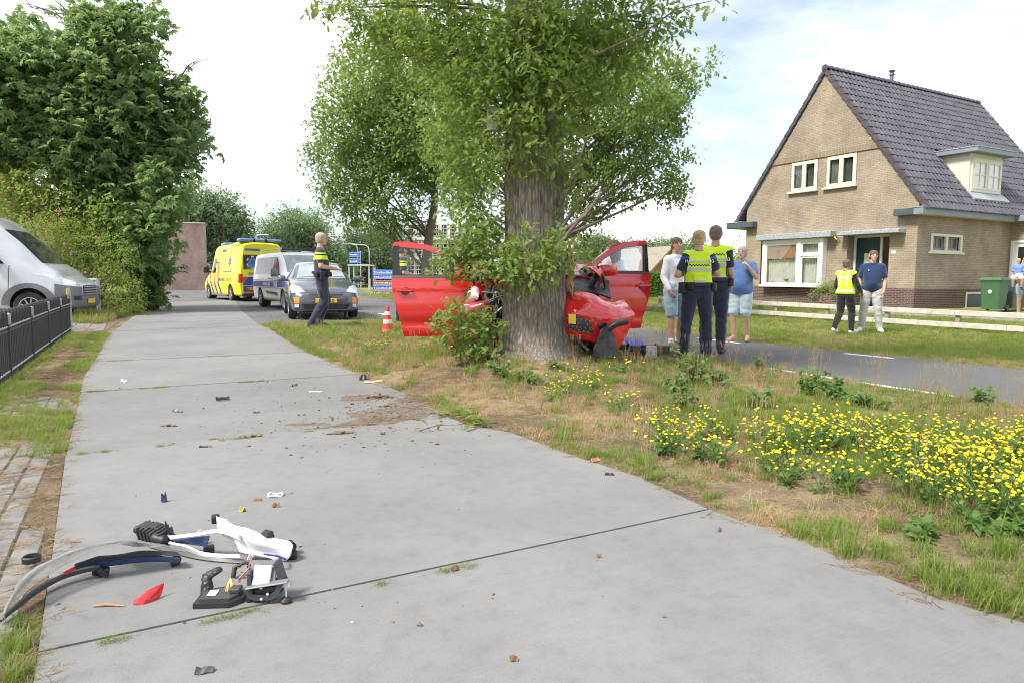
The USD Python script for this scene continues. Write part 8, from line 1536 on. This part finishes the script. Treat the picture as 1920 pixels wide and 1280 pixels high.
for i, (lb, px, py, h, w_, n) in enumerate([('tallest leafy weed, before the feet of the vested officers', 1305, 722, .36, .32, 16), ('low leafy weed left of the tallest weed', 1268, 738, .2, .22, 8), ('leafy weed right of the tallest weed', 1345, 728, .22, .26, 9), ('bright leafy weed at the road edge beside the white line', 1515, 742, .26, .2, 10), ('spreading leafy weed right of the bright one at the road edge', 1570, 752, .2, .24, 10), ('low weed at the road edge near the flower patch', 1625, 765, .15, .26, 8), ('small weed before the foot of the oak', 945, 708, .16, .2, 7), ('low leafy weed right below the oak foot', 985, 718, .12, .22, 7), ('small weed amid dry grass behind the flower patch', 1420, 765, .16, .14, 5), ('leafy weed on the left of the flower patch', 1272, 770, .2, .16, 7), ('dandelion like weed at the right edge of the verge', 1880, 1010, .1, .2, 9), ('low weed in bare soil on the right', 1730, 1008, .06, .14, 6), ('tall thin weed at the road edge on the right', 1850, 758, .2, .16, 6), ('small weed on the road edge by the blue shirted man', 1424, 692, .17, .10, 4), ('weed at the right foot of the oak', 1040, 694, .08, .16, 6)]): weed(lb, px, py, h, w_, n, 500+i)
# seed stalks standing above the verge
stalk = cat([tube([(x*.2, 0, 0), (x*.6, y*.5, .22), (x, y, .42)], [.0016, .0013, .0008], 3) for x, y in rng.normal(0, .05, (6, 2))]+[tube([(x, y, .36), (x*1.05, y, .43)], [.003, .001], 4) for x, y in rng.normal(0, .05, (6, 2))])
p = sample(VERGE.buffer(-.1).intersection(shapely.box(-6, 3, 10, 12)), 6, rng); instancer('seed_stalks', 'thin dry seed stalks rising from the verge', [(stalk, 'grass_dry')], np.c_[p, vergez(p[:, 0], p[:, 1])], np.zeros(len(p), int), rng.uniform(.4, 1., len(p)), rng)
# straw and litter lying on the soil
lit = cat([moved(tube([(-.03, 0, .003), (0, .004, .006), (.03, 0, .003)], [.0012, .0015, .001], 3), (x, y, 0), a) for x, y, a in np.c_[rng.normal(0, .06, (14, 2)), rng.uniform(0, 6, 14)]])
p = np.vstack([sample(VERGE.buffer(.07).intersection(shapely.box(-6, 0, 10, 9)), 110, rng), sample(STRIP.buffer(.05).intersection(view), 110, rng)]); zz_ = np.where(shapely.contains_xy(VERGE, p[:, 0], p[:, 1]), vergez(p[:, 0], p[:, 1]), terrain(p[:, 0], p[:, 1])+.013); instancer('straw_litter', 'dry straw and bits of stalk lying on the soil', [(lit, 'grass_dry'), (lit, 'dry_leaf')], np.c_[p, zz_], (rng.random(len(p)) < .1).astype(int), rng.uniform(.35, .85, len(p)), rng)
# oak sprigs broken off on the edge of the path
def sprig(label, px, py, n, seed, s=.11):
    r = np.random.default_rng(seed); p = onground(px, py, .02); t = thing('oak_sprig', label, 'oak sprig', p+np.array([0, 0, .012]), r.uniform(0, 6)); part(t, 'twig', tube([(-.14, 0, .0), (0, .02, .02), (.16, -.01, .01)], [.004, .003, .0015], 5), 'branch_bark')
    P = np.c_[r.uniform(-.16, .18, n), r.normal(0, .04, n), r.uniform(.0, .05, n)]; D = r.normal(0, 1, (n, 3))*[1, 1, .25]; D /= np.linalg.norm(D, axis=1, keepdims=True); R_ = frames(D, np.array([0, 0, 1.])+r.normal(0, .25, D.shape), r, .1); S_ = r.uniform(.7, 1.2, n)*s
    for k in range(n): part(t, 'leaf', scatter(LEAF_OAK, P[k:k+1], R_[k:k+1], S_[k:k+1]), 'oak_leaf')
sprig('torn oak sprig with green leaves at the path edge', 860, 778, 22, 1); sprig('second oak sprig, nearest the camera at the path edge', 892, 795, 16, 2); sprig('small flat oak sprig on the slab right of the soil', 822, 806, 6, 3, .07); sprig('oak sprig lying in the grass under the car door', 790, 690, 8, 4)
